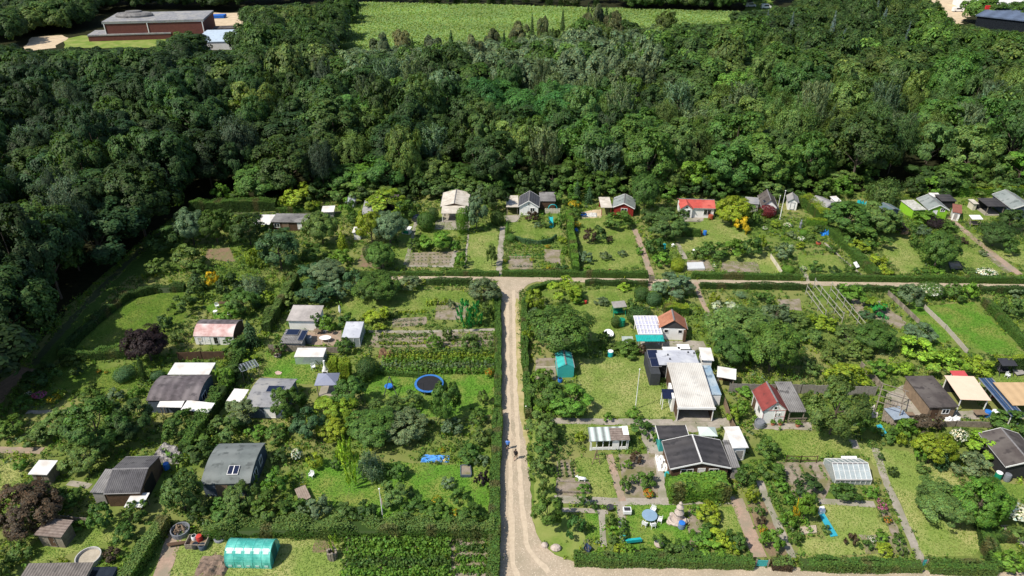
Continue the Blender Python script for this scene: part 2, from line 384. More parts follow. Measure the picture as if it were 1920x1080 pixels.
def plant_px(kind, u, v, wpx, hpx, col, **k):
    """a plant given by the ellipse it fills in the photograph; solved for its place, width and height on the ground"""
    c = 1.0
    if kind == 'fruit': wpx *= 1.1; hpx *= 1.08
    for _ in range(8):
        p = G(u, v, c); zd = PX(p)[2]; s = F / zd; a = wpx / 2 / s
        dep = PITCH + math.atan((v - 540) / F)
        val = (hpx / 2 / s) ** 2 - (a * math.sin(dep)) ** 2
        c = math.sqrt(max(val, (.42 * a) ** 2)) / math.cos(dep); c = min(max(c, .4 * a), (1.25 * a if kind == 'bush' else 3.2 * a + .3))
    return plant(kind, p.x, p.y, a, c, col, **k)

# ------------------------------------------------------------------ hedges
def hedge(label, pts, width, height, col, dens=150, leaf=.10, world=False, loose=.09, top=None, name='hedge'):
    P3 = [Vector(p) if world else G(*p) for p in pts]; o0 = P3[0].copy()
    rgb = np.array(COL[col][1]); Vs, Cs, Ns_ = [], [], []; core = MB()
    for a, b in zip(P3[:-1], P3[1:]):
        d = b - a; L = d.length
        if L < .05: continue
        t = d.normalized(); nx = Vector((t.y, -t.x, 0)); W = width / 2
        def sheet(area, fn, nrm, colr):
            n = int(area * dens) + 3; pp = fn(n); N = np.tile(np.array(nrm), (n, 1)) + rdir(n) * .5
            lf = leaf * RNG.uniform(.6, 1.4, n); Vs.append(quads(pp, N, lf)); Ns_.append(leafnormals(Vs[-1], np.tile(np.array(nrm, float), (n, 1)), .5)); br_ = np.clip(np.array([noise.noise(Vector((float(x + o0.x) * .55, float(y + o0.y) * .55, 11))) for x, y in pp[:, :2]]) * 2.2 - .35, 0, .75)[:, None]; Cs.append(leafcol(n, np.ones(3), .24) * (np.array(colr) * 1.15 * (1 - br_) + np.array((.14, .12, .05)) * br_))
        def frame(l, s_, z):
            q = np.array(a - o0) + np.outer(l, np.array(t)) + np.outer(s_, np.array(nx)); q[:, 2] += z
            bulge = np.array([noise.noise(Vector((float(x + o0.x) * .45, float(y + o0.y) * .45, 3))) for x, y in q[:, :2]])
            q[:, 2] *= (1 + (.10 + loose) * bulge * 2); q[:, :2] += np.outer(bulge * (.1 + loose) * 1.2 * np.sign(s_ + 1e-9) , np.array(nx)[:2]); return q
        u = RNG.uniform
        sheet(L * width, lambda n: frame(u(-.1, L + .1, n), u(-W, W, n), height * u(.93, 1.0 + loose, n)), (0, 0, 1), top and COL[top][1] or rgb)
        for sg in (1, -1):
            sheet(L * height, lambda n: frame(u(-.1, L + .1, n), sg * W * u(.86, 1.03 + loose, n), height * u(0, 1, n)), tuple(nx * sg), rgb)
        for e, sg in ((0, -1), (L, 1)):
            sheet(width * height, lambda n: frame(np.full(n, e) + sg * u(-.05, .1, n), u(-W, W, n), height * u(0, 1, n)), tuple(t * sg), rgb)
        c = [a - o0 + nx * W * .8, b - o0 + nx * W * .8, b - o0 - nx * W * .8, a - o0 - nx * W * .8]
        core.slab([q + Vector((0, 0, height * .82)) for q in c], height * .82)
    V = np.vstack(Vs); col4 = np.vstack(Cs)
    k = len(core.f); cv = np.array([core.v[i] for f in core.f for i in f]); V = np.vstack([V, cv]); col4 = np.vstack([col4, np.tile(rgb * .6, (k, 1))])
    sh = np.vstack(Ns_ + [np.tile([0, 0, 1.0], (k, 1))])
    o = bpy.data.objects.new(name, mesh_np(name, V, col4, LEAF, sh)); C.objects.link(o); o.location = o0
    tag(o, label, 'hedge')
    for a, b in zip(P3[:-1], P3[1:]):
        t = (b - a).normalized(); nx = Vector((t.y, -t.x, 0)) * (width / 2)
        FOOT.append([a + nx, b + nx, b - nx, a - nx])
    return o
# ------------------------------------------------------------------ ground, lawns, beds, paths
GRASS = M('rough_grass', (.13, .185, .034), (.085, .135, .024), scale=1.3, c3=(.20, .20, .07), scale3=.09, bump=.6, rough=1, spec=.1)
LAWN = {
 'br': M('lush_lawn', (.115, .24, .028), (.08, .185, .02), scale=2.2, c3=(.19, .225, .05), scale3=.3, bump=.5, rough=1, spec=.1),
 'md': M('mown_lawn', (.17, .235, .045), (.12, .185, .033), scale=2.5, c3=(.245, .265, .08), scale3=.25, bump=.5, rough=1, spec=.1),
 'dr': M('dry_lawn', (.21, .27, .066), (.15, .215, .045), scale=1.8, c3=(.30, .30, .11), scale3=.22, bump=.5, rough=1, spec=.1),
 'dk': M('meadow', (.11, .18, .024), (.075, .135, .018), scale=1.6, c3=(.15, .19, .035), scale3=.3, bump=.6, rough=1, spec=.1),
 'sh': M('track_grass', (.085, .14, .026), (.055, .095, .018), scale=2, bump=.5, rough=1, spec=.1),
}
SOIL = M('garden_soil', (.30, .25, .20), (.20, .165, .13), scale=2.5, c3=(.16, .15, .07), scale3=.7, bump=.7, rough=1, spec=.1)
SOILB = M('brown_soil', (.25, .17, .11), (.15, .105, .07), scale=2.5, c3=(.14, .15, .06), scale3=.7, bump=.7, rough=1, spec=.1)
GRAVEL = M('sandy_gravel', (.44, .36, .265), (.335, .27, .195), scale=3.5, c3=(.31, .26, .185), scale3=.35, bump=.5, rough=1, spec=.1, spots=((.62, .53, .41), 9, .6))
SANDP = M('bare_sand', (.58, .46, .31), (.42, .33, .22), scale=.4, bump=.2, rough=1, spec=.1)
PAVE = M('grey_paving', (.36, .32, .27), (.27, .24, .20), scale=3, c3=(.22, .21, .15), scale3=.6, bump=.3, rough=.95, spec=.2)
PAVER = M('reddish_paving', (.38, .27, .20), (.28, .2, .15), scale=3, c3=(.25, .21, .15), scale3=.6, bump=.3, rough=.95, spec=.2)
VERGE = M('worn_verge', (.32, .29, .12), (.23, .225, .075), scale=3.5, c3=(.42, .34, .19), scale3=.5, bump=.4, rough=1, spec=.1)
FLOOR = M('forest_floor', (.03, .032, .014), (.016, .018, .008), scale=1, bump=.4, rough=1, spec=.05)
CROP = M('crop_ground', (.17, .27, .06), (.13, .22, .05), scale=.25, bump=.4, rough=1, spec=.1)
SHEETS = []
LEVEL = {'floor': .004, 'lawn': .010, 'verge': .018, 'bed': .026, 'path': .034}
nsheet = [0]
def poly_world(pts): return [Vector(p) if len(p) == 3 else G(*p) for p in pts]
def sheet(name, pts, mat, level, rough=.18, step=.8, excl=True):
    P = poly_world(pts); out = []
    for a, b in zip(P, P[1:] + P[:1]):
        n = max(1, int((b - a).length / step)); n = min(n, 80)
        for i in range(n):
            q = a.lerp(b, i / n)
            if rough: q = q + Vector((noise.noise(q * .9) + .6 * noise.noise(q * 2.7), noise.noise(q * .9 + Vector((9, 5, 1))) + .6 * noise.noise(q * 2.7 + Vector((3, 7, 2))), 0)) * rough * 2
            out.append(q)
    z = LEVEL[level] + .00035 * (nsheet[0] % 20); nsheet[0] += 1
    bm = bmesh.new(); vs_ = [bm.verts.new((q.x, q.y, z)) for q in out]
    es = [bm.edges.new((vs_[i], vs_[(i + 1) % len(vs_)])) for i in range(len(vs_))]
    bmesh.ops.triangle_fill(bm, edges=es, use_beauty=True)
    for f in bm.faces:
        if f.normal.z < 0: f.normal_flip()
    me = bpy.data.meshes.new(name); bm.to_mesh(me); bm.free(); me.materials.append(mat)
    o = bpy.data.objects.new(name, me); C.objects.link(o); o['kind'] = 'structure'
    if excl: SHEETS.append(out)
    return o
def strip(name, pts, width, mat, level='path', rough=.06, excl=True):
    P = poly_world(pts); Lf, Rt = [], []
    for i, p in enumerate(P):
        t = (P[min(i + 1, len(P) - 1)] - P[max(i - 1, 0)]).normalized(); nx = Vector((-t.y, t.x, 0)) * width / 2
        Lf.append(p + nx); Rt.append(p - nx)
    return sheet(name, Lf + Rt[::-1], mat, level, rough, excl=excl)

gm = MB(); gm.add([(-3000, -600, 0), (3000, -600, 0), (3000, 5000, 0), (-3000, 5000, 0)], [(0, 1, 2, 3)])
tag(gm.build('ground', GRASS), None, None, kind='structure')
# the wood stands on this
EDGE = [(-160, 900), (-60, 790), (0, 716), (60, 655), (130, 572), (210, 500), (290, 432), (335, 402), (372, 376), (480, 369), (620, 364), (760, 356), (900, 356), (1060, 358), (1200, 362), (1400, 362), (1560, 364), (1690, 352), (1900, 350), (2100, 352)]
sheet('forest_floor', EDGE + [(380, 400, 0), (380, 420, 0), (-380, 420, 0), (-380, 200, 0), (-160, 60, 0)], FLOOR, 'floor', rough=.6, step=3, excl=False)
FIELD = [(630, 92), (640, 70), (668, 9), (900, 13), (1130, 20), (1385, 27), (1410, 42), (1330, 48), (1240, 58), (1180, 60), (1060, 70), (980, 86), (850, 102), (700, 104)]
sheet('maize_field', FIELD, CROP, 'lawn', rough=1.5, step=6)
sheet('clearing_grass', [(118, 74), (160, 66), (330, 62), (370, 80), (440, 84), (330, 90), (120, 90)], LAWN['md'], 'lawn', rough=1, step=5)
sheet('sand_patch', [(45, 84), (60, 70), (112, 66), (128, 72), (100, 90), (50, 96)], SANDP, 'bed', rough=1.2, step=4)
sheet('sand_yard', [(386, 52), (400, 24), (452, 24), (470, 60), (400, 60)], SANDP, 'bed', rough=1.2, step=4)
sheet('sand_yard', [(1752, 44), (1740, 10), (1700, -10), (1850, -10), (1830, 20), (1800, 44)], SANDP, 'bed', rough=1.2, step=4)
sheet('far_meadow', [(1390, 24), (1410, 0), (1450, 0), (1450, 26)], LAWN['br'], 'lawn', rough=1, step=5)

# roads and paths of sandy gravel
sheet('gravel_road', [(941, 519), (1012, 521), (1012, 526), (990, 533), (974, 548), (971, 580), (974, 660), (980, 760), (988, 840), (996, 940), (1000, 985), (1012, 1014), (1040, 1040), (1075, 1054), (1400, 1061), (1960, 1075), (2100, 1080), (2100, 1240), (936, 1240), (936, 1075), (938, 820), (940, 545), (930, 531)], GRAVEL, 'path', rough=.1)
strip('gravel_path', [(1000, 524), (1215, 527), (1500, 531.5), (1960, 537)], 1.5, GRAVEL, 'path', rough=.08)
strip('gravel_path', [(690, 521.5), (800, 521.5), (945, 523)], 1.3, GRAVEL, 'path', rough=.08)
sheet('grass_verge', [(960, 560), (972, 560), (982, 700), (992, 830), (984, 836), (972, 760), (966, 650)], VERGE, 'path', rough=.12, excl=False)
sheet('grass_verge', [(994, 780), (1004, 900), (1000, 985), (1012, 1014), (1045, 1042), (1072, 1050), (1100, 1010), (1060, 960), (1012, 800)], LAWN['md'], 'verge', rough=.2)
TRACKM = M('worn_wheel_track', (.52, .43, .315), (.43, .35, .255), scale=2.5, bump=.2, rough=1, spec=.1)
for pts in ([(951, 560), (952, 700), (956, 850), (958, 960), (962, 1060), (985, 1120)], [(963, 545), (965, 700), (972, 850), (980, 960), (990, 1030), (1030, 1075)]):
    strip('wheel_track', [G(*p) + Vector((0, 0, .012)) for p in pts], .55, TRACKM, 'path', rough=.09, excl=False).location.z = .008
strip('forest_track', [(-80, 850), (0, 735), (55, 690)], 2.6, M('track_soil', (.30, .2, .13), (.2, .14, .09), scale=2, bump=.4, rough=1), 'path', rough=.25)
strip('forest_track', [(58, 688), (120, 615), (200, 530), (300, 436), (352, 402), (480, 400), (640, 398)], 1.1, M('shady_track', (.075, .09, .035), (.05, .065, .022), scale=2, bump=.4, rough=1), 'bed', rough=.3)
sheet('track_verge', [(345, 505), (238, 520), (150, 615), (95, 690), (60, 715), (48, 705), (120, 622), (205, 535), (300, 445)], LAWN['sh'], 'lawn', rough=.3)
# narrow garden paths
for n_, pts, w_, m_ in [
 ('garden_path', [(1640, 840), (1660, 900), (1727, 1052)], .9, PAVE), ('garden_path', [(1424, 902), (1447, 960), (1487, 1046)], .8, PAVE),
 ('garden_path', [(1380, 935), (1402, 990), (1424, 1045)], 1.5, PAVER), ('garden_path', [(1040, 936), (1160, 941), (1380, 938)], 1.1, PAVE),
 ('garden_path', [(1142, 853), (1153, 890), (1167, 940)], .9, PAVER), ('garden_path', [(1232, 860), (1240, 900), (1243, 936)], .9, PAVE),
 ('garden_path', [(1128, 962), (1132, 1025)], .7, PAVE), ('garden_path', [(1052, 956), (1140, 960)], .6, PAVE), ('garden_path', [(1164, 945), (1168, 1010)], .8, PAVE),
 ('garden_path', [(1030, 789), (1150, 791), (1262, 792)], 1.2, PAVE), ('garden_path', [(1190, 430), (1207, 475), (1221, 516)], 1.1, PAVER),
 ('garden_path', [(1218, 528), (1222, 545)], 1.1, PAVER), ('garden_path', [(1305, 530), (1312, 555), (1330, 592)], .8, PAVER),
 ('garden_path', [(1269, 455), (1285, 486)], .9, PAVE), ('garden_path', [(943, 425), (938, 475), (935, 518)], 1.1, PAVE),
 ('garden_path', [(780, 415), (770, 460), (760, 496)], .7, PAVE), ('garden_path', [(855, 470), (845, 500)], .8, PAVE), ('garden_path', [(762, 499), (850, 500)], .6, PAVE),
 ('garden_path', [(878, 440), (872, 500)], .35, PAVE), ('garden_path', [(690, 622), (800, 622), (930, 618)], .7, PAVE),
 ('garden_path', [(1775, 405), (1835, 455), (1912, 515)], 1.3, PAVER), ('garden_path', [(1598, 825), (1606, 842)], .9, PAVE),
 ('garden_path', [(1535, 940), (1640, 946)], .9, PAVE), ('garden_path', [(1885, 985), (1905, 1010), (1930, 1025)], 1.0, PAVE),
 ('garden_path', [(50, 773), (150, 772)], .7, PAVE), ('garden_path', [(-10, 844), (78, 845)], 1.1, PAVER), ('garden_path', [(128, 905), (170, 912)], .8, PAVE),
 ('garden_path', [(1505, 505), (1516, 528)], .8, PAVE), ('garden_path', [(330, 1000), (316, 1040), (300, 1090)], 1.7, PAVER),
 ('garden_path', [(1545, 455), (1620, 520)], .4, PAVE), ]:
    strip(n_, pts, w_, m_)
# lawns
for k, pts in [
 ('dk', [(345, 545), (290, 546), (240, 560), (190, 598), (130, 655), (235, 656), (305, 640), (350, 590)]),
 ('dk', [(110, 690), (250, 690), (255, 722), (190, 738), (95, 725)]), ('br', [(500, 662), (590, 660), (592, 725), (490, 705)]),
 ('br', [(675, 702), (925, 702), (925, 775), (840, 785), (690, 765)]), ('br', [(570, 860), (800, 868), (930, 880), (930, 975), (700, 970), (575, 935)]),
 ('md', [(640, 545), (870, 545), (905, 575), (740, 590), (640, 600)]), ('md', [(750, 425), (785, 425), (770, 500), (745, 505)]),
 ('md', [(800, 395), (830, 395), (860, 440), (785, 460)]), ('md', [(960, 418), (1000, 410), (1055, 425), (1050, 446), (990, 450), (960, 440)]), ('dr', [(880, 440), (935, 430), (932, 515), (875, 515)]),
 ('md', [(1080, 405), (1160, 405), (1190, 440), (1205, 500), (1100, 512), (1085, 470)]), ('dr', [(1320, 412), (1360, 412), (1420, 455), (1455, 485), (1470, 512), (1430, 514), (1270, 470), (1265, 440)]),
 ('md', [(1495, 478), (1560, 478), (1600, 512), (1500, 515)]), ('dr', [(1645, 440), (1700, 440), (1735, 505), (1690, 515), (1650, 470)]), ('md', [(1790, 467), (1830, 465), (1895, 512), (1790, 512)]),
 ('dr', [(1780, 430), (1920, 460), (1940, 510), (1850, 470)]), ('md', [(1795, 385), (1840, 385), (1880, 410), (1800, 415)]), ('br', [(1735, 575), (1825, 565), (1925, 668), (1855, 664), (1800, 640)]), ('br', [(1665, 550), (1700, 545), (1800, 640), (1750, 640)]),
 ('dr', [(1075, 672), (1205, 668), (1240, 735), (1262, 782), (1105, 782)]), ('md', [(1100, 590), (1180, 600), (1195, 660), (1110, 640)]), ('md', [(1005, 545), (1200, 540), (1200, 610), (1100, 600)]),
 ('md', [(1430, 806), (1590, 812), (1600, 850), (1530, 862), (1440, 850)]), ('dr', [(1608, 840), (1700, 845), (1780, 880), (1850, 985), (1828, 1042), (1730, 1044), (1668, 900)]),
 ('dr', [(1530, 946), (1642, 950), (1690, 1042), (1490, 1042), (1500, 1010), (1550, 1010)]), ('br', [(1172, 945), (1275, 945), (1300, 1010), (1290, 1035), (1175, 1030)]), ('md', [(1078, 858), (1140, 856), (1155, 935), (1085, 930)]),
 ('md', [(1040, 795), (1200, 797), (1205, 812), (1055, 815)]), ('md', [(1300, 950), (1380, 950), (1395, 1000), (1310, 1000)]), ('md', [(1870, 905), (1960, 910), (1960, 940), (1880, 935)]), ('md', [(1855, 1000), (1900, 1000), (1930, 1060), (1870, 1070)]),
 ('dr', [(330, 1010), (640, 1006), (655, 1100), (320, 1100)]), ('md', [(1860, 695), (1930, 690), (1940, 720), (1865, 725)]), ('md', [(110, 985), (240, 960), (230, 1010), (60, 1060), (50, 1030)]), ('br', [(1098, 965), (1122, 965), (1128, 1010), (1100, 1010)]),
 ('dr', [(0, 870), (45, 875), (40, 925), (0, 930)]), ('br', [(385, 572), (440, 565), (450, 590), (400, 598)])]:
    sheet('lawn', pts, LAWN[k], 'lawn', rough=.3)
# vegetable beds
BEDS = [[(768, 474), (853, 472), (846, 498), (762, 499)], [(954, 480), (1000, 480), (998, 505), (953, 505)], [(1022, 468), (1052, 468), (1050, 495), (1020, 490)],
 [(388, 468), (432, 464), (440, 492), (385, 486)], [(1288, 488), (1330, 488), (1340, 508), (1290, 508)], [(1355, 490), (1418, 491), (1428, 512), (1350, 510)], [(1590, 560), (1650, 565), (1700, 605), (1690, 618), (1610, 590)], [(1458, 562), (1500, 560), (1505, 582), (1462, 580)],
 [(1455, 866), (1545, 866), (1560, 905), (1545, 940), (1490, 935)], [(1042, 862), (1072, 862), (1082, 930), (1045, 932)], [(1160, 852), (1228, 850), (1240, 930), (1170, 935)], [(735, 598), (800, 594), (800, 610), (735, 614)], [(700, 626), (925, 622), (925, 650), (690, 652)],
 [(1290, 955), (1320, 955), (1315, 1030), (1295, 1020)], [(1400, 945), (1440, 940), (1480, 1040), (1440, 1045)], [(1610, 1000), (1680, 1005), (1700, 1042), (1620, 1038)], [(1645, 950), (1660, 945), (1705, 1035), (1690, 1035)], [(1005, 672), (1042, 672), (1042, 712), (1003, 712)], [(650, 1008), (920, 1010), (915, 1100), (640, 1100)], [(1835, 470), (1850, 470), (1905, 512), (1885, 512)], [(680, 460), (720, 470), (720, 505), (670, 500)], [(820, 565), (880, 570), (870, 600), (815, 600)]]
for i, b in enumerate(BEDS): sheet('vegetable_bed', b, SOILB if i in (3, 14, 20) else SOIL, 'bed', rough=.15, excl=i not in (12, 18))
# paved yards
for pts, m_ in [([(575, 618), (640, 620), (640, 650), (570, 645)], PAVER), ([(1225, 800), (1300, 780), (1375, 785), (1375, 800), (1300, 810)], PAVE), ([(1410, 795), (1520, 792), (1522, 806), (1412, 806)], PAVE), ([(1660, 740), (1700, 720), (1760, 790), (1735, 800), (1690, 790)], PAVE), ([(1770, 770), (1920, 772), (1920, 785), (1740, 785)], PAVE), ([(1200, 640), (1320, 640), (1325, 660), (1205, 660)], PAVE), ([(1195, 800), (1240, 800), (1250, 850), (1250, 890), (1215, 850)], PAVE), ([(1090, 398), (1128, 392), (1128, 408), (1090, 410)], SANDP), ([(945, 405), (975, 403), (972, 415), (950, 418)], PAVE), ([(818, 412), (880, 412), (880, 432), (815, 430)], PAVE), ([(405, 1035), (390, 1055), (350, 1090), (420, 1090)], SOILB), ([(590, 1012), (625, 1012), (630, 1040), (585, 1036)], SOILB), ([(1275, 408), (1320, 408), (1318, 415), (1285, 416)], PAVE)]:
    sheet('paved_yard', pts, m_, 'bed', rough=.15)
# ------------------------------------------------------------------ the wood
CEIL = [(-200, 60), (45, 92), (125, 90), (330, 84), (335, 58), (362, 58), (368, 92), (454, 92), (462, 12), (630, 6), (640, 96), (700, 86), (850, 78), (1000, 66), (1060, 60), (1100, 18), (1165, 18), (1180, 52), (1240, 46), (1380, 46), (1395, 22), (1470, 8), (1560, -20), (1740, -10), (1752, 46), (1815, 46), (1825, 52), (1935, 62), (2200, 62)]
def interp(tab, u):
    if u <= tab[0][0]: return tab[0][1]
    for (a, b), (c, d) in zip(tab, tab[1:]):
        if u <= c: return b + (d - b) * (u - a) / (c - a)
    return tab[-1][1]
def in_poly(x, y, poly):
    inside = False; n = len(poly); j = n - 1
    for i in range(n):
        xi, yi, xj, yj = poly[i][0], poly[i][1], poly[j][0], poly[j][1]
        if (yi > y) != (yj > y) and x < (xj - xi) * (y - yi) / (yj - yi) + xi: inside = not inside
        j = i
    return inside
CLEAR = [poly_world(p) for p in ([(40, 98), (48, 66), (150, 62), (180, 30), (205, 22), (385, 22), (396, 22), (456, 22), (470, 84), (330, 92)], [(1750, 50), (1700, -12), (2060, -20), (2060, 52), (1840, 40)], FIELD)]
EDGEW = [G(*p) for p in EDGE] + [Vector((400, 400, 0)), Vector((400, 900, 0)), Vector((-600, 900, 0)), Vector((-600, 40, 0))]
rw = random.Random(23)
cands = [(*G(a_, b_)[:2], a_, b_) for a_, b_ in ((30, 66), (70, 58), (105, 57), (135, 55), (160, 50), (172, 40), (188, 24), (120, 44), (60, 46), (150, 36), (90, 40))]
for (u0, v0), (u1, v1) in zip(EDGE[1:8], EDGE[2:9]):
    A, B = G(u0, v0), G(u1, v1); n_ = max(1, int((B - A).length / 6.5))
    for i in range(n_):
        q = A.lerp(B, (i + rw.uniform(.2, .8)) / n_) + Vector((-4.5 + rw.uniform(-1.5, 1), 3.0, 0)); u, v, zc = PX(q)
        if u > -120: cands.append((q.x, q.y, u, v))
SP_ = 8.9
for iy in range(0, 60):
    for ix in range(-48, 49):
        x = (ix + .5 * (iy % 2)) * SP_ + rw.uniform(-2.6, 2.6); y = 60 + iy * SP_ * .9 + rw.uniform(-2.6, 2.6)
        u, v, zc = PX((x, y, 0))
        if zc < 20 or u < -330 or u > 2260 or y > 430: continue
        if not in_poly(x, y, EDGEW) or any(in_poly(x, y, c) for c in CLEAR): continue
        cands.append((x, y, u, v))
PROTO_FAR = {k: protos(f, 2, **a) for k, f, a in (('oak', crown_broad, dict(n=4200, k=70, s=.062, rc=.22)), ('birch', crown_droop, dict(n=3800, k=70, s=.06, drop=.24)), ('spruce', crown_cone, dict(n=2600, s=.07)))}
wood = []
for x, y, u, v in cands:
    # which kind of tree grows here, read off the photograph
    r = rw.random(); vt = v - 45
    left = u < 640
    if 660 < u < 1230 and 120 < v < 235: kind, col = ('poplar', 'gy') if r < .5 else ('oak', 'gy' if r < .7 else ('md' if r < .9 else 'dk'))
    elif 900 < u < 1080 and 235 <= v < 290: kind, col = 'maple', 'em2'
    elif 680 < u < 1170 and v <= 120: kind, col = ('spruce', 'dk') if r < .45 else (('pine', 'bn2') if r < .7 else ('birch', 'ol2'))
    elif 1400 < u < 1720 and v < 160: kind, col = ('spruce', 'sp') if r < .07 else (('oak', 'dk') if r < .6 else ('birch', 'ol2'))
    elif u >= 1230: 
        if 225 < v < 345: kind, col = ('birch', 'ol') if r < .3 else (('oak', 'ol') if r < .62 else (('oak', 'md') if r < .85 else ('poplar', 'gy')))
        elif v >= 345: kind, col = ('oak', 'dk') if r < .55 else ('oak', 'md')
        else: kind, col = ('oak', 'md') if r < .42 else (('oak', 'dk') if r < .66 else (('oak', 'ol2') if r < .9 else ('maple', 'br2')))
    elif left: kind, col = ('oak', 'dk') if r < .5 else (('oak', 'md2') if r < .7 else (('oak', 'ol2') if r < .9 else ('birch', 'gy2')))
    else: kind, col = ('oak', 'md') if r < .4 else (('oak', 'ol') if r < .56 else (('birch', 'ol') if r < .66 else (('oak', 'dk') if r < .88 else ('poplar', 'gy'))))
    if u < 430 and v > 120: col = {'dk': 'dk_shade', 'md2': 'dk', 'ol2': 'md2'}.get(col, col)  # leaf colours darkened here: cloud shade and vignetting put into the left wood
    a = {'poplar': rw.uniform(4.2, 5.8), 'birch': rw.uniform(4.0, 5.6), 'spruce': rw.uniform(2.4, 3.2), 'pine': rw.uniform(3, 4.2), 'maple': rw.uniform(6, 7.2)}.get(kind, rw.uniform(5.2, 7.6))
    h = {'spruce': rw.uniform(13, 17), 'birch': rw.uniform(12, 16), 'poplar': rw.uniform(13, 17), 'pine': rw.uniform(12, 15)}.get(kind, rw.uniform(11, 16))
    h *= rw.choice((.82, .95, 1, 1, 1.08, 1.18)); a *= rw.choice((.75, .9, 1, 1, 1.1, 1.2))
    if u < 340: h = max(h, rw.uniform(11, 15))
    if v > 315 and u > 340: h *= .9
    lim = interp(CEIL, u); tries = 0
    while tries < 9:
        ut, vt, _ = PX((x, y, h))
        if vt >= lim + rw.uniform(-3, 5): break
        h *= .9; tries += 1
    if tries == 9 or h < 5: 
        if PX((x, y, 0))[1] > lim - 2: continue
        if any(in_poly(x, y, c) for c in CLEAR): continue
        h = rw.uniform(9, 13)
        if PX((x, y, h))[1] > interp(CEIL, u): pass
    u2, v2, zc = PX((x, y, h * .6))
    wood.append((zc, kind, col, x, y, a, h, u2, v2))
COL.update({'gy2': ('dark grey green', (.06, .095, .048)), 'dk_shade': ('shade-darkened green', (.034, .066, .02)), 'em2': ('fresh green', (.06, .15, .032)), 'bn2': ('brownish green', (.11, .125, .05)), 'ol2': ('olive green', (.098, .148, .034)), 'br2': ('bright green', (.10, .19, .03)), 'md2': ('mid green', (.06, .115, .024))})
def hidden(t):
    return t[7] < -60 or t[7] > 1980 or t[8] < -20
wood.sort(key=lambda t: (hidden(t), t[0]))
EDGECON = [(712, 68, 'pine'), (752, 60, 'pine'), (772, 68, 'spruce'), (810, 72, 'pine'), (845, 56, 'spruce'), (888, 72, 'pine'), (925, 60, 'pine'), (945, 56, 'spruce'), (975, 46, 'pine'), (998, 26, 'spruce'), (1018, 36, 'pine'), (1036, 50, 'oak'), (1056, 16, 'spruce'), (1070, 44, 'oak'), (1104, 4, 'spruce'), (1120, 12, 'pine'), (1138, 10, 'spruce'), (1150, 30, 'pine'), (1096, 46, 'oak'), (1190, 50, 'oak'), (1250, 22, 'oak'), (1285, 44, 'oak'), (1330, 46, 'oak')]
for u, vt, kind in EDGECON:
    h = rw.uniform(12, 15); p = G(u, vt, h); a = {'pine': 3.2, 'spruce': 2.4, 'oak': 5}[kind] * rw.uniform(.9, 1.2)
    wood.append((PX((p.x, p.y, h * .6))[2] - 400, kind, 'bn2' if kind == 'pine' else ('dk' if kind == 'spruce' else 'ol2'), p.x, p.y, a, h, *PX((p.x, p.y, h * .6))[:2]))
wood.sort(key=lambda t: (hidden(t), t[0]))
FOREST = []
farV, farC, farN = [], [], []
for i, (zc, kind, col, x, y, a, h, u, v) in enumerate(wood):
    if i < 296 and not hidden((0,) * 7 + (u, v)):
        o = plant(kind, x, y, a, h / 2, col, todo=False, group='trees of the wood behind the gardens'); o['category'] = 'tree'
        FOREST.append((o, kind, col, x, y, u, v, h))
    elif not hidden((0,) * 7 + (u, v)) or u < -60 or u > 1980 or y < 420:
        me = rw.choice(PROTO_FAR.get(kind, PROTO_FAR['oak'])); n = len(me.vertices); co = np.empty(n * 3, np.float32); me.vertices.foreach_get('co', co)
        co = co.reshape(-1, 3); t = rw.uniform(0, 6.28); ct, st = math.cos(t), math.sin(t)
        q = np.stack([x + a * (co[:, 0] * ct - co[:, 1] * st), y + a * (co[:, 0] * st + co[:, 1] * ct), co[:, 2] * h / 2], 1)
        cc = np.empty(n // 4 * 4, np.float32); me.attributes['col'].data.foreach_get('color', cc)
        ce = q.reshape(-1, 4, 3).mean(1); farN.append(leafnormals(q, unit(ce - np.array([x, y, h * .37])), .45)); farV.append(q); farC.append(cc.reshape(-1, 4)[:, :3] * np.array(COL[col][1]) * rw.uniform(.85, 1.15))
if farV:
    o = bpy.data.objects.new('far_wood', mesh_np('far_wood', np.vstack(farV), np.vstack(farC), LEAF, np.vstack(farN))); C.objects.link(o)
    tag(o, 'far mass of mixed woodland behind the maize field and the brick hall', 'woodland', kind='stuff')
# labels of the single trees: which part of the wood they stand in, then what sets them apart there
MARKS = [(90, 'the far left corner'), (290, 'the brick hall'), (500, 'the dark gap in the wood'), (640, 'the field left corner'), (850, 'the beige roofed hut'), (1000, 'the white cottage'), (1160, 'the red hut'), (1310, 'the red roofed bungalow'), (1450, 'the dark gabled hut'), (1610, 'the weeping willow'), (1740, 'the lime green hut'), (1880, 'the grey roofed house')]
MK = [(90, 'the left edge'), (300, 'the left track'), (560, 'the long shed'), (850, 'the beige roofed hut'), (1000, 'the white cottage'), (1160, 'the red hut'), (1310, 'the white bungalow'), (1450, 'the dark hut'), (1610, 'the weeping willow'), (1740, 'the lime hut'), (1880, 'the right edge')]
cells = {}
for t in FOREST:
    o, kind, col, x, y, u, v, h = t
    band = 'front row' if v > 285 else ('second row' if v > 215 else ('middle' if v > 150 else ('upper part' if v > 85 else 'far edge')))
    mk = min(MK, key=lambda m: abs(m[0] - u))[1]
    cells.setdefault((band, mk, COL[col][0], KINDWORD[kind]), []).append(t)
ORD = ['first', 'second', 'third', 'fourth', 'fifth', 'sixth', 'seventh', 'eighth', 'ninth', 'tenth', 'eleventh', 'twelfth', 'thirteenth', 'fourteenth', 'fifteenth', 'sixteenth', 'seventeenth', 'eighteenth', 'nineteenth', 'twentieth', 'twenty-first', 'twenty-second', 'twenty-third', 'twenty-fourth', 'twenty-fifth']
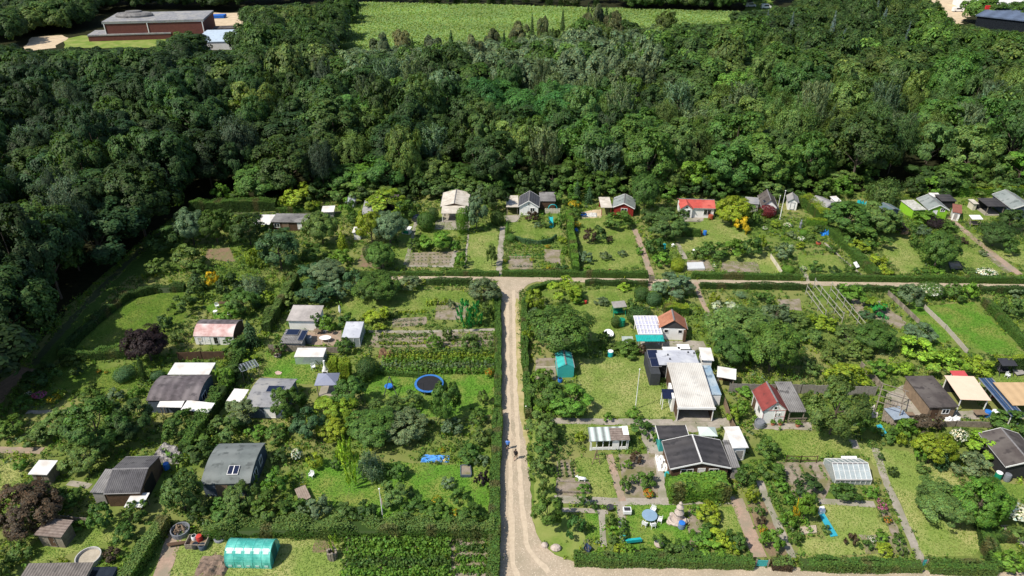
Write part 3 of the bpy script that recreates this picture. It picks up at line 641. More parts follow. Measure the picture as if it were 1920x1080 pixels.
for (band, mk, cword, kword), ts in cells.items():
    ts.sort(key=lambda t: t[5])
    for i, t in enumerate(ts):
        base = f"{cword} {kword}"; tail = f", wood's {band} above {mk}"
        if len(ts) == 2: base = ('left ' if i == 0 else 'right ') + base + tail
        elif len(ts) > 2: base = (ORD[i] + ' ' + base + ' from left' if 0 < i < len(ts) - 1 else ('leftmost ' if i == 0 else 'rightmost ') + base) + tail
        else: base += tail
        t[0]['label'] = base
# maize
mw = poly_world(FIELD); xs = [p.x for p in mw]; ys = [p.y for p in mw]
pts = []
while len(pts) < 70000:
    x, y = rw.uniform(min(xs), max(xs)), rw.uniform(min(ys), max(ys)); pass
    if in_poly(x, y, mw): pts.append((x, y, rw.uniform(.7, 1.7)))
P = np.array(pts); big = np.array([noise.noise(Vector((p[0] * .03, p[1] * .05, 0))) for p in pts])[:, None]
o = bpy.data.objects.new('maize', mesh_np('maize', quads(P, np.array([0, 0, 1]) + rdir(len(P)) * .8, .55, asp=.45), leafcol(len(P), (.215, .31, .095), .12) * (1 + .3 * big), LEAF, np.tile([-.3, -.2, .93], (len(P), 1)))); C.objects.link(o)
tag(o, 'wide pale green maize crop filling the field beyond the wood', 'maize', kind='stuff')
# ------------------------------------------------------------------ building materials
WHITE = M('white_paint', (.80, .79, .76), (.74, .73, .70), scale=1.5, bump=.05, c3=(.72, .70, .66), scale3=.8)
CREAM = M('cream_paint', (.62, .56, .44), (.5, .45, .36), scale=1.5, bump=.05)
GREYW = M('grey_boards', (.36, .34, .31), (.27, .25, .23), scale=2, rib=('X', 7, .3), bump=.2)
BROWNW = M('brown_boards', (.13, .075, .045), (.085, .05, .03), scale=2, rib=('X', 7, .35), bump=.25)
TANW = M('tan_boards', (.27, .19, .125), (.19, .135, .09), scale=2, rib=('X', 6, .3), bump=.2)
BLACKW = M('black_boards', (.03, .03, .032), (.02, .02, .02), scale=2, rib=('X', 7, .3), bump=.2)
REDW = M('barn_red_boards', (.30, .028, .02), (.22, .02, .015), scale=2, rib=('Z', 7, .3), bump=.2)
LIMEW = M('lime_green_boards', (.27, .56, .03), (.23, .48, .025), scale=2, rib=('Z', 7, .2), bump=.15)
BLUEGW = M('blue_grey_boards', (.10, .13, .17), (.07, .09, .12), scale=2, rib=('X', 7, .3), bump=.2)
OLDW = M('weathered_wood', (.34, .29, .23), (.19, .155, .12), scale=3, rib=('X', 6, .35), bump=.3)
DARKGL = M('dark_glass', (.02, .025, .03), (.012, .014, .018), rough=.08, bump=0, spec=.6)
GLASS = M('greenhouse_glass', (.55, .62, .63), (.42, .48, .49), scale=1.2, rough=.15, bump=0, alpha=.5, spec=.6)
POLY = M('clear_plastic_panels', (.66, .66, .78), (.48, .48, .62), scale=1.4, rough=.3, bump=0, alpha=.72, spec=.5)
SOLAR = M('solar_cells', (.012, .017, .045), (.009, .012, .03), scale=3, rough=.12, bump=0, spec=.6)
STEEL = M('galvanised_metal', (.45, .45, .45), (.34, .34, .34), rough=.45, metal=.6, bump=.05)
DARKM = M('dark_metal', (.04, .04, .045), rough=.5, bump=0)
ROOF = {
 'grey': M('grey_roof_felt', (.25, .25, .26), (.19, .19, .2), scale=2.5, c3=(.30, .29, .27), bump=.2),
 'dark': M('black_roof_felt', (.05, .047, .05), (.036, .034, .037), scale=2.5, c3=(.065, .06, .06), rib=('Y', .9, .25), bump=.2),
 'dbrown': M('dark_brown_felt', (.075, .06, .055), (.05, .042, .038), scale=2, c3=(.11, .095, .085), bump=.25),
 'slate': M('slate_roof', (.085, .088, .10), (.062, .064, .075), scale=3, rib=('X', 2, .3), bump=.25),
 'beige': M('sandy_roof_felt', (.50, .45, .37), (.41, .37, .31), scale=2, c3=(.57, .52, .45), scale3=.8, bump=.15),
 'tan': M('tan_canvas', (.52, .36, .20), (.47, .32, .175), scale=1.2, rib=('X', .8, .12), bump=.08),
 'peach': M('peach_awning', (.68, .51, .38), (.63, .47, .35), scale=.8, bump=.04),
 'white': M('white_roof_sheet', (.70, .69, .67), (.58, .57, .54), scale=1.5, c3=(.52, .48, .43), scale3=.7, bump=.05),
 'cream': M('ribbed_cream_sheet', (.66, .63, .57), (.57, .545, .49), scale=1.0, c3=(.47, .44, .39), scale3=.5, rib=('X', 4, .18), bump=.35),
 'bluegrey': M('pale_grey_roof', (.42, .43, .47), (.37, .38, .42), scale=1.2, c3=(.5, .51, .53), scale3=.5, bump=.05),
 'blue': M('blue_grey_sheet', (.23, .33, .42), (.18, .27, .35), scale=1.2, c3=(.36, .42, .45), scale3=.5, bump=.05),
 'barrel': M('grey_green_felt', (.165, .185, .175), (.135, .15, .145), scale=1.5, c3=(.19, .205, .195), rib=('Y', .55, .18), bump=.12),
 'green': M('grey_green_roof', (.20, .23, .22), (.165, .19, .18), scale=2, c3=(.24, .26, .25), bump=.12),
 'brownb': M('weathered_brown_felt', (.135, .115, .12), (.085, .07, .075), scale=2, c3=(.19, .165, .165), rib=('X', .9, .28), bump=.25),
 'ribdark': M('corrugated_fibre_sheet', (.105, .10, .105), (.07, .067, .07), scale=2, c3=(.14, .135, .135), rib=('X', 4.5, .35), bump=.6),
 'rib': M('grey_corrugated_sheet', (.20, .19, .185), (.14, .135, .13), scale=2, c3=(.26, .25, .24), rib=('X', 4, .3), bump=.5),
 'red': M('red_tile_sheet', (.52, .085, .065), (.42, .065, .05), scale=2, c3=(.56, .13, .10), rib=('Y', 2.6, .25), bump=.4),
 'terra': M('terracotta_tiles', (.42, .17, .095), (.30, .115, .065), scale=3.5, c3=(.48, .22, .13), rib=('Y', 3, .3), bump=.5),
 'maroon': M('dark_red_felt', (.24, .05, .042), (.19, .04, .034), scale=2.5, rib=('X', 1.0, .15), bump=.2),
 'pink': M('faded_red_paint', (.52, .36, .33), (.42, .23, .21), scale=1.8, c3=(.62, .53, .5), scale3=.6, bump=.2),
 'teal': M('teal_roof', (.10, .15, .16), (.08, .12, .13), scale=2, bump=.15),
 'mottle': M('mottled_pale_roof', (.56, .55, .5), (.25, .25, .2), scale=2.2, bump=.2),
 'rust': M('rusty_boards', (.28, .225, .19), (.15, .11, .09), scale=2.2, rib=('Y', 3, .3), bump=.4),
}
TURQ = M('turquoise_sheet', (.02, .42, .38), (.015, .34, .31), scale=1.5, rib=('X', 4, .25), bump=.4, rough=.4)
RIDGE = M('ridge_metal', (.2, .19, .19), (.13, .125, .125), scale=4); GUTTER = M('grey_gutter', (.32, .31, .3), (.24, .23, .22), scale=4, bump=0)
META = {}
def frame_px(FL, FR, BL, z):
    A, B, D = G(*FL, z), G(*FR, z), G(*BL, z); ex = B - A; w = ex.length; ex.normalize(); ey = Vector((-ex.y, ex.x, 0))
    return Vector((A.x, A.y, 0)), math.atan2(ex.y, ex.x), w, max(.8, (D - A).dot(ey))
def profile(kind, L, hw, rise, n=14):
    if kind in ('gy', 'gx'): return [(0, hw), (L / 2, hw + rise), (L, hw)]
    if kind == 'flat': return [(0, hw), (L, hw + rise)]
    if kind == 'barrel': return [(L * i / n, hw + rise * math.sin(math.pi * i / n) ** .75) for i in range(n + 1)]
    if kind == 'bow': return [(L * i / n, hw + rise * math.sin(math.pi * (.5 * i / n + .0))) for i in range(n + 1)]
    if kind == 'gambrel': return [(0, hw), (L * .2, hw + rise * .7), (L / 2, hw + rise), (L * .8, hw + rise * .7), (L, hw)]
def zat(pr, t):
    for (a, b), (c, d) in zip(pr, pr[1:]):
        if t <= c: return b + (d - b) * (t - a) / (c - a)
    return pr[-1][1]
FRAMEW = M('window_frame_white', (.74, .73, .7), (.66, .65, .62), bump=0)
def opening(root, kind, face, x, wd, z0, ht, w, d, oh, fmat=None, pane=None):
    """window or door on the front (F), left (L) or right (R) wall; frame and pane stand proud of the wall"""
    fm = fmat or FRAMEW; pm = pane or DARKGL
    def tr(mb):
        out = []
        for (a, b, c) in mb.v:          # a along the wall, b outwards
            if face == 'F': out.append((a, oh - b, c))
            elif face == 'L': out.append((oh - b, a, c))
            else: out.append((w - oh + b, a, c))
        mb.v = out; return mb
    f = MB(); t = .09
    f.box(x, x + wd, 0.002, .05, z0, z0 + t); f.box(x, x + wd, 0.002, .05, z0 + ht - t, z0 + ht)
    f.box(x, x + t, 0.002, .05, z0 + t, z0 + ht - t); f.box(x + wd - t, x + wd, 0.002, .05, z0 + t, z0 + ht - t)
    if kind == 'window' and wd > .8: f.box(x + wd / 2 - .035, x + wd / 2 + .035, .002, .045, z0 + t, z0 + ht - t)
    fo = tr(f).build(kind, fm, root)
    p = MB(); p.box(x + t, x + wd - t, .002, .025, z0 + t, z0 + ht - t); tr(p).build('pane' if kind == 'window' else 'door_leaf', pm, fo)
    if kind == 'door':
        h = MB(); h.box(x + wd - t - .16, x + wd - t - .06, .026, .07, z0 + ht * .48, z0 + ht * .53); tr(h).build('handle', STEEL, fo)
    return fo
def cabin(name, cat, label, FL, FR, BL, hw, rise=.3, kind='flat', wall=WHITE, roof='grey', oh=.22, th=.09, feats=(), open_=False, back=None, side=None, post=WHITE, trim=None, phrase=None, floor=None, pn=None, gable=None):
    loc, rz, w, d = frame_px(FL, FR, BL, hw)
    root = thing(name, label, cat, loc, rz); META[root] = (w, d, oh)
    rmat = ROOF[roof] if isinstance(roof, str) else roof
    fill_house(root, w, d, hw, rise, kind, wall, rmat, oh, th, feats, open_, back, side, post, trim, floor, gable)
    ex, ey = Vector((math.cos(rz), math.sin(rz), 0)), Vector((-math.sin(rz), math.cos(rz), 0))
    FOOT.append([loc, loc + ex * w, loc + ex * w + ey * d, loc + ey * d])
    if phrase: anchor(loc + ex * w / 2 + ey * d / 2, phrase)
    return root
def fill_house(root, w, d, hw, rise, kind, wall, rmat, oh, th, feats, open_, back, side, post, trim, floor, gable=None, rname='roof'):
    along = 'y' if kind == 'gy' else 'x'; L = w if along == 'y' else d; A = d if along == 'y' else w
    if kind == 'pyramid':
        r = MB(); r.add([(0, 0, hw), (w, 0, hw), (w, d, hw), (0, d, hw), (w / 2, d / 2, hw + rise), (0, 0, hw - .06), (w, 0, hw - .06), (w, d, hw - .06), (0, d, hw - .06)],
              [(0, 1, 4), (1, 2, 4), (2, 3, 4), (3, 0, 4), (5, 8, 7, 6), (0, 5, 6, 1), (1, 6, 7, 2), (2, 7, 8, 3), (3, 8, 5, 0)])
        pr = [(0, hw), (L, hw)]
    else:
        pr = profile(kind, L, hw, rise)
        r = MB(); r.extrude(pr + [(t, z - th) for t, z in pr[::-1]], along, 0, A)
    ro = r.build(rname, rmat, root)
    if kind in ('gy', 'gx'):
        rc_ = MB(); rc_.extrude([(L / 2 - .13, hw + rise - .03), (L / 2, hw + rise + .05), (L / 2 + .13, hw + rise - .03), (L / 2, hw + rise + .005)], along, -.03, A + .03); rc_.build('ridge_cap', RIDGE, ro)
        for t in (-.05, L + .05):
            gt = MB(); a_, b_ = ((t, 0, hw - .06), (t, A, hw - .06)) if along == 'y' else ((0, t, hw - .06), (A, t, hw - .06)); gt.tube(a_, b_, .05, n=6); gt.build('gutter', GUTTER, ro)
    if trim:                                    # verge boards along the ends, and the ridge strip
        tb = MB()
        for a0, a1 in ((-.05, -.004), (A + .004, A + .05)):
            tb.extrude([(t, z + .03) for t, z in pr] + [(t, z - th - .08) for t, z in pr[::-1]], along, a0, a1)
        tb.build('verge_board', trim, ro)
    if not open_:
        q = [(oh, 0)] + [(t, zat(pr, t) - th - .006) for t in sorted({oh, L - oh, *[p[0] for p in pr if oh < p[0] < L - oh]})] + [(L - oh, 0)]
        b = MB(); b.extrude(q, along, oh, A - oh); b.build('walls', wall, root)
        if gable:
            g = MB(); gq = [(t, z) for t, z in [(oh + .05, hw - .1)] + [(t, zat(pr, t) - th - .01) for t in sorted({oh + .05, L - oh - .05, *[p[0] for p in pr if oh < p[0] < L - oh]})] + [(L - oh - .05, hw - .1)]]
            g.extrude(gq, along, oh - .03, oh - .003); g.build('gable_boards', gable, root)
    else:
        ins = oh + .06
        for px_ in (ins, w - ins):
            for py_ in (ins, d - ins):
                t = py_ if along == 'x' else px_
                MB().box(px_ - .05, px_ + .05, py_ - .05, py_ + .05, 0, zat(pr, t) - th - .004).build('post', post, root)
        if back: MB().box(ins + .055, w - ins - .055, d - ins - .04, d - ins + .04, 0, hw - .05).build('back_wall', back, root)
        if side:
            for s_ in side: 
                x_ = ins if s_ == 'L' else w - ins
                MB().box(x_ - .03, x_ + .03, ins + .055, d - ins - .055, 0, min(hw, hw + rise) - th - .02).build('side_wall', back or wall, root)
        if floor: MB().box(oh, w - oh, oh, d - oh, .002, .10).build('deck', floor, root)
    for f in feats: opening(root, *f[:6], w, d, oh, *f[6:])
def annex(root, name, FL, FR, BL, hw, rise, kind='flat', wall=WHITE, roof='grey', oh=.15, th=.08, open_=False, back=None, side=None, post=WHITE, floor=None, feats=(), gable=None):
    """a lean-to or porch that is part of its house: its roof is the part, posts and walls are sub-parts"""
    loc, rz, w, d = frame_px(FL, FR, BL, hw); hub = bpy.data.objects.new(name, None); C.objects.link(hub)
    rmat = ROOF[roof] if isinstance(roof, str) else roof
    fill_house(hub, w, d, hw, rise, kind, wall, rmat, oh, th, feats, open_, back, side, post, None, floor, gable, rname=name)
    ro = [c for c in C.objects if c.parent == hub and c.name.split('.')[0] == name][0]
    for c in [c for c in C.objects if c.parent == hub and c != ro]: c.parent = ro
    rl, rr = root.location, root.rotation_euler.z; q = Vector(loc) - Vector(rl); cs, sn = math.cos(-rr), math.sin(-rr)
    ro.parent = root; ro.location = (q.x * cs - q.y * sn, q.x * sn + q.y * cs, 0); ro.rotation_euler = (0, 0, rz - rr)
    bpy.data.objects.remove(hub)
    ex, ey = Vector((math.cos(rz), math.sin(rz), 0)), Vector((-math.sin(rz), math.cos(rz), 0))
    FOOT.append([loc, loc + ex * w, loc + ex * w + ey * d, loc + ey * d]); return ro
def on_roof(root, name, mat, x, y, wx, wy, z, tilt=0, frame=STEEL, cells=0):
    """a flat solar panel lying on a roof (part of the house), in the roof's own coordinates"""
    p = MB(); t = math.tan(tilt)
    p.slab([(x, y, z), (x + wx, y, z), (x + wx, y + wy, z + wy * t), (x, y + wy, z + wy * t)], .05)
    o = p.build(name, frame, root); s = MB(); n = max(1, cells)
    for i in range(n):
        a, b = x + wx * i / n + .05, x + wx * (i + 1) / n - .05
        s.slab([(a, y + .05, z + .012), (b, y + .05, z + .012), (b, y + wy - .05, z + wy * t + .012), (a, y + wy - .05, z + wy * t + .012)], .011)
    s.build('solar_cells', SOLAR, o); return o
W_, D_ = 'window', 'door'
# ------------------------------------------------------------------ back row of gardens, left to right
cabin('garden_shed', 'shed', 'long low shed with flat grey roof and orange door, far left garden', (507, 416), (573, 417), (511, 401), 2.0, .15, 'flat', BROWNW, 'rib', feats=[(D_, 'F', 2.2, 1.3, .05, 1.75, TANW, TANW), (W_, 'F', 5.2, .9, .4, 1.4, None, WHITE), (W_, 'F', .5, 1.2, .7, .9)], phrase='the long low shed')
cabin('awning', 'awning', 'white sagging awning at the left end of the long low shed', (473, 421), (505, 421), (479, 404), 1.9, .2, 'flat', roof='white', th=.04, open_=True, post=OLDW)
cabin('garden_shed', 'shed', 'small pale low shed beside the overgrown grey hut', (602, 398), (626, 397), (605, 388), 1.5, .2, 'flat', GREYW, 'white')
cabin('garden_hut', 'hut', 'grey hut half buried under yellow green creeper', (677, 403), (714, 402), (683, 375), 2.1, .5, 'gy', GREYW, 'grey', phrase='the creeper covered hut')
cabin('garden_shed', 'shed', 'dark flat shed half hidden behind the creeper covered hut', (700, 380), (744, 380), (703, 365), 2.0, .2, 'flat', BLACKW, 'dbrown')
cabin('cold_frame', 'cold frame', 'small glass frame hut left of the creeper covered hut', (648, 379), (664, 379), (650, 367), 1.5, .3, 'gy', GLASS, GLASS)
cabin('garden_shed', 'shed', 'white little shed beside the yellow green tree, left garden', (660, 436), (676, 436), (662, 427), 1.7, .2, 'flat', WHITE, 'white')
r = cabin('garden_hut', 'hut', 'hut with pale beige hipped roof and shaded front porch', (826, 387), (878, 387), (833, 361), 2.3, .75, 'gy', CREAM, 'beige', phrase='the beige roofed hut', gable=BROWNW)
annex(r, 'porch_roof', (827, 400), (872, 400), (828, 388), 2.05, .35, 'flat', roof='beige', open_=True, post=WHITE, floor=PAVE)
r = cabin('garden_cottage', 'cottage', 'white gabled cottage with dark slate roof and round attic window', (972, 387), (1011, 388), (974, 368), 2.1, 1.35, 'gy', WHITE, 'slate', trim=WHITE, feats=[(D_, 'F', 1.0, 1.1, .1, 1.8, None, WHITE), (W_, 'F', 2.4, 1.0, .9, .9), (W_, 'F', 1.9, .5, 2.3, .5)], phrase='the white cottage')
annex(r, 'terrace_roof', (949, 388), (972, 388), (951, 368), 2.0, .2, 'flat', roof='beige', open_=True, post=OLDW, back=OLDW)
annex(r, 'side_extension', (1012, 377), (1042, 377), (1006, 362), 2.0, .25, 'flat', BROWNW, 'rib')
r = cabin('garden_hut', 'hut', 'barn red hut with grey gabled roof and white trim', (1149, 388), (1190, 391), (1146, 370), 2.0, 1.05, 'gy', REDW, 'green', trim=WHITE, feats=[(W_, 'F', 1.7, 1.3, .9, .9)], phrase='the red hut')
annex(r, 'terrace_roof', (1127, 389), (1148, 389), (1129, 371), 1.95, .2, 'flat', roof='beige', open_=True, post=REDW, back=REDW)
r = cabin('bungalow', 'bungalow', 'white bungalow with bright red roof facing the dry lawn', (1275, 389), (1342, 391), (1273, 372), 2.25, .95, 'gx', WHITE, 'red', feats=[(D_, 'F', 1.0, .9, .1, 1.9, None, DARKGL), (W_, 'F', 4.9, 1.6, .6, 1.3), (W_, 'L', 1.0, 1.0, .9, .9)], phrase='the red roofed bungalow')
w_, d_, oh_ = META[r]
g = MB(); cw = 2.7
q = [(0, 2.2), (cw / 2, 3.2), (cw, 2.2)]
g.extrude([(t + .02, z + .02) for t, z in q] + [(t + .02, z - .09) for t, z in q[::-1]], 'y', -.55, d_ * .5); cg = g.build('front_gable_roof', ROOF['red'], r)
g = MB(); g.extrude([(.2, 0), (.2, 2.15), (cw / 2, 3.05), (cw - .2, 2.15), (cw - .2, 0)], 'y', -.3, oh_ - .004); g.build('front_gable_wall', WHITE, cg)
for x_ in (.55, 1.45):
    f_ = MB(); f_.box(x_, x_ + .7, -.35, -.302, .15, 1.95); fo_ = f_.build('door', FRAMEW, r); MB().box(x_ + .08, x_ + .62, -.362, -.351, .25, 1.87).build('pane', DARKGL, fo_)
f_ = MB(); f_.box(1.1, 1.6, -.34, -.302, 2.25, 2.65); fo_ = f_.build('attic_window', FRAMEW, r); MB().box(1.15, 1.55, -.355, -.341, 2.3, 2.6).build('pane', DARKGL, fo_)
MB().box(.3, 4.2, -2.0, -.36, .003, .16).build('terrace_slab', PAVE, r)
r = cabin('garden_hut', 'hut', 'small hut with steep dark brown gable beside the dark red maple', (1428, 387), (1459, 389), (1419, 366), 2.0, 1.5, 'gy', WHITE, 'dbrown', phrase='the dark gabled hut', feats=[(W_, 'F', .8, 1.2, .7, 1.0)])
annex(r, 'side_extension', (1399, 381), (1424, 383), (1394, 370), 2.0, .2, 'flat', GREYW, 'grey')
on_roof(r, 'solar_panel', SOLAR, .3, .6, 1.2, 1.0, 2.75, 0, cells=2)
r = cabin('playhouse', 'playhouse', 'small white playhouse with grey roof beside tall yellow green hedge', (1477, 378), (1498, 380), (1478, 366), 1.9, .8, 'gy', WHITE, 'grey', feats=[(D_, 'F', .7, .9, .1, 1.6, BLUEGW, WHITE)], phrase='the white playhouse')
cabin('garden_hut', 'hut', 'weathered grey gabled hut between the tall hedge and round bushes', (1549, 390), (1574, 383), (1539, 369), 2.0, .7, 'gy', GREYW, 'grey', phrase='the weathered grey hut')
cabin('lean_to', 'lean-to', 'sandy flat lean-to at the left of the weathered grey hut', (1532, 389), (1548, 389), (1528, 376), 1.9, .2, 'flat', OLDW, 'beige')
cabin('water_tank_hut', 'hut', 'low white rounded hut behind the weathered grey hut', (1566, 378), (1578, 377), (1563, 370), 1.6, .3, 'flat', WHITE, 'white')
cabin('garden_shed', 'shed', 'little shed with faded teal roof behind the round bushes', (1664, 397), (1689, 394), (1658, 383), 1.9, .5, 'gy', BLUEGW, 'teal', phrase='the teal roofed shed')
r = cabin('garden_hut', 'hut', 'lime green walled hut with wide grey gabled roof', (1741, 393), (1781, 394), (1712, 372), 2.1, 1.1, 'gy', LIMEW, 'green', trim=WHITE, feats=[(D_, 'F', 1.1, .9, .1, 1.8, None, WHITE), (W_, 'F', 2.5, .9, 1.6, .8)], phrase='the lime green hut')
annex(r, 'side_extension', (1713, 394), (1738, 393), (1695, 376), 2.0, .1, 'flat', LIMEW, 'mottle')
cabin('carport', 'carport', 'dark flat shelter behind the lime green hut', (1766, 377), (1795, 377), (1758, 366), 2.0, .2, 'flat', BLACKW, 'dark')
cabin('garden_shed', 'shed', 'low white roofed box shed behind the lime green hut', (1748, 369), (1766, 369), (1745, 363), 1.8, .2, 'flat', WHITE, 'white')
cabin('garden_shed', 'shed', 'small white shed with rust red side beside the lime green hut', (1786, 397), (1804, 400), (1786, 384), 1.9, .3, 'flat', WHITE, M('rust_red_roof', (.25, .10, .07), (.18, .07, .05)), feats=[(D_, 'F', .4, .8, .1, 1.5, None, GREYW)])
r = cabin('pergola', 'pergola', 'open pergola with black flat roof, far right back garden', (1853, 387), (1888, 387), (1839, 372), 2.2, .1, 'flat', BLACKW, 'dark', open_=True, post=OLDW, back=BLACKW, floor=PAVE, phrase='the black pergola')
cabin('garden_house', 'house', 'grey gabled house at the right frame edge, back row', (1898, 392), (1945, 393), (1869, 364), 2.4, 1.1, 'gy', BLUEGW, 'green', trim=WHITE, phrase='the grey gabled house', feats=[(W_, 'F', 1, 1.2, .9, 1)])
cabin('garden_shed', 'shed', 'small cream box shed left of the black pergola', (1826, 382), (1836, 382), (1823, 374), 1.6, .1, 'flat', CREAM, 'beige')
# ------------------------------------------------------------------ middle left gardens
r = cabin('garden_shed', 'shed', 'pale grey shed with rough felt roof beside tan yard', (537, 601), (596, 602), (541, 576), 1.9, .45, 'flat', WHITE, M('lichen_felt', (.36, .325, .30), (.25, .23, .215), scale=3, c3=(.42, .38, .35), bump=.2), phrase='the pale grey shed')
r = cabin('garden_shed', 'shed', 'low flat shed with dark solar panel on its roof', (523, 643), (566, 644), (532, 618), 1.5, .1, 'flat', GREYW, 'rib', phrase='the low solar shed')
on_roof(r, 'solar_panel', SOLAR, .35, 1.9, 1.9, 1.5, 1.72, 0, cells=1); on_roof(r, 'solar_panel', SOLAR, 2.6, .5, .9, 2.6, 1.72, 0, cells=1)
r = cabin('greenhouse', 'greenhouse', 'metal framed greenhouse with blue grey roof beside tan yard', (640, 633), (674, 633), (655, 606), 1.8, .3, 'flat', GLASS, 'bluegrey', post=STEEL, oh=.05, phrase='the blue grey greenhouse')
w_, d_, oh_ = META[r]; fr = MB()
for i in range(5):
    y_ = .06 + (d_ - .12) * i / 4; fr.tube((w_ - .03, y_, 0), (w_ - .03, y_, 1.75 + .06 * i), .04, n=4); fr.tube((.02, y_, 0), (.02, y_, 1.75), .04, n=4)
for i in range(4): fr.tube((.05 + (w_ - .1) * i / 3, .02, 0), (.05 + (w_ - .1) * i / 3, .02, 1.7), .04, n=4)
fr.tube((.02, .02, 1.72), (w_ - .03, .02, 1.72), .04, n=4); fr.tube((w_ - .03, .02, 1.72), (w_ - .03, d_ - .06, 1.72), .04, n=4); fr.tube((.02, .02, 1.72), (.02, d_ - .06, 1.72), .04, n=4)
fr.build('frame', FRAMEW, r)
r = cabin('greenhouse', 'greenhouse', 'long low glasshouse with white streaked roof above small lawn', (551, 669), (606, 669), (556, 653), 1.4, .1, 'flat', GLASS, 'mottle' and 'white', oh=.05, phrase='the low glasshouse')
r = cabin('garden_cabin', 'cabin', 'grey cabin with curved roof and dark solar panel', (458, 762), (532, 764), (468, 708), 2.1, .55, 'barrel', BLUEGW, 'grey', feats=[(D_, 'F', 2.4, 1.4, .1, 1.8, None, WHITE)], phrase='the grey barrel cabin')
on_roof(r, 'solar_panel', SOLAR, 2.1, 2.3, 2.2, 1.3, 2.75, 0, cells=1)
r = cabin('pavilion', 'pavilion', 'small open pavilion with blue and grey pyramid roof', (589, 723), (631, 722), (592, 700), 2.1, .9, 'pyramid', roof=M('blue_grey_canvas', (.26, .27, .33), (.2, .22, .3), scale=.5), open_=True, post=OLDW, floor=PAVE, phrase='the small pavilion')
r = cabin('garden_hut', 'hut', 'old hut with rounded roof, brown above and faded red below', (362, 630), (437, 631), (380, 600), 1.6, 1.0, 'barrel', WHITE, 'pink', oh=.08, feats=[(D_, 'F', 1.5, .9, .1, 1.4, None, WHITE), (D_, 'F', 2.9, .8, .1, 1.4, None, DARKGL), (W_, 'F', .5, .7, .6, .8, None, CREAM)], phrase='the faded red hut', gable=None)
w_, d_, oh_ = META[r]; pr = profile('barrel', d_, 1.6, 1.0)
half = [p for p in pr if p[0] > d_ * .42]
MB().extrude([(t, z + .025) for t, z in half] + [(t, z + .004) for t, z in half[::-1]], 'x', -.02, w_ + .02).build('felt_cover', ROOF['brownb'], r)
g = MB(); g.extrude([(.12, 0)] + [(t, z - .1) for t, z in pr[1:-1]] + [(d_ - .12, 0)], 'x', w_ - .07, w_ - .03); g.build('end_wall', BROWNW, r)
r = cabin('garden_cabin', 'cabin', 'brown barrel roofed cabin between two white canopies', (274, 751), (372, 750), (300, 704), 2.2, .7, 'barrel', BLUEGW, 'brownb', oh=.1, feats=[(W_, 'R', 1.2, 1.4, .8, 1.1)], phrase='the brown barrel cabin')
annex(r, 'back_terrace_roof', (314, 702), (392, 702), (329, 681), 2.2, .1, 'flat', roof='white', open_=True, post=WHITE)
MB().slab([(4.0, 4.95, 2.47), (4.8, 4.95, 2.47), (4.8, 7, 2.5), (4.0, 7, 2.5)], .03)
cabin('canopy', 'canopy', 'narrow white canopy in front of the brown barrel cabin, left one', (294, 763), (340, 764), (296, 752), 1.9, .2, 'flat', roof='white', th=.04, open_=True, post=OLDW)
cabin('canopy', 'canopy', 'crumpled white canopy in front of the brown barrel cabin, right one', (339, 768), (391, 774), (346, 752), 1.9, .25, 'flat', roof='white', th=.04, open_=True, post=OLDW, side='R')
cabin('canopy', 'canopy', 'patched white canopy left of the grey barrel cabin', (424, 752), (452, 754), (432, 729), 1.9, .1, 'flat', roof=M('patched_white_sheet', (.76, .74, .72), (.55, .5, .47), scale=2.5), th=.04, open_=True, post=OLDW)
# ------------------------------------------------------------------ lower left gardens
r = cabin('garden_shed', 'shed', 'dark corrugated shed with open brown end beside junk', (194, 925), (263, 923), (221, 857), 2.2, .9, 'gx', BROWNW, 'ribdark', oh=.1, phrase='the dark corrugated shed')
w_, d_, oh_ = META[r]
MB().box(w_ - .1, w_ - .06, 1.0, 3.4, .05, 2.0).build('opening_panel', M('dark_opening', (.015, .012, .01)), r)  # flat near-black panel standing in for the shed's open end
annex(r, 'lean_to_roof', (168, 923), (194, 924), (184, 881), 2.0, .2, 'flat', GREYW, 'rib')
cabin('garden_shed', 'shed', 'small shed with white flat roof, left frame garden', (52, 889), (88, 890), (62, 863), 1.9, .1, 'flat', OLDW, 'white', phrase='the small white roofed shed', feats=[(D_, 'F', .6, .8, .05, 1.6, OLDW, BROWNW)])
cabin('garden_shed', 'shed', 'weathered wooden shed with patchy board roof, lower left', (63, 1003), (114, 1008), (88, 973), 1.9, .2, 'flat', OLDW, 'rust', phrase='the weathered wooden shed', feats=[(D_, 'F', 1.2, .8, .05, 1.6, OLDW, BROWNW)])
cabin('garden_shed', 'shed', 'ribbed brown roofed shed cut by the bottom left frame edge', (26, 1100), (152, 1098), (70, 1057), 2.2, .1, 'flat', OLDW, M('brown_ribbed_sheet', (.21, .185, .165), (.15, .13, .115), rib=('X', 3.5, .4), bump=.6), phrase='the ribbed brown shed')
cabin('cold_frame', 'cold frame', 'dark glass lean-to right of the ribbed brown shed', (158, 1092), (205, 1092), (156, 1064), 1.5, .1, 'flat', BLUEGW, DARKGL, oh=.05)
r = cabin('garden_cabin', 'cabin', 'big cabin with curved grey green roof and two solar cells', (376, 908), (469, 906), (404, 832), 2.1, .8, 'barrel', BLUEGW, 'barrel', oh=.12, feats=[(W_, 'R', 1.5, 1.3, .8, 1.2), (W_, 'R', 3.8, 1.0, .8, 1.2), (D_, 'F', 1.5, 1.4, .05, 1.8, TANW, TANW)], phrase='the curved roof cabin')
on_roof(r, 'solar_panel', SOLAR, 2.75, .85, 1.25, 1.15, 2.68, .22, frame=WHITE, cells=2)
cabin('canopy', 'canopy', 'slanted white sheet canopy in front of the dark corrugated shed', (232, 951), (266, 951), (246, 925), 1.5, .1, 'flat', roof='white', th=.04, open_=True, post=OLDW)
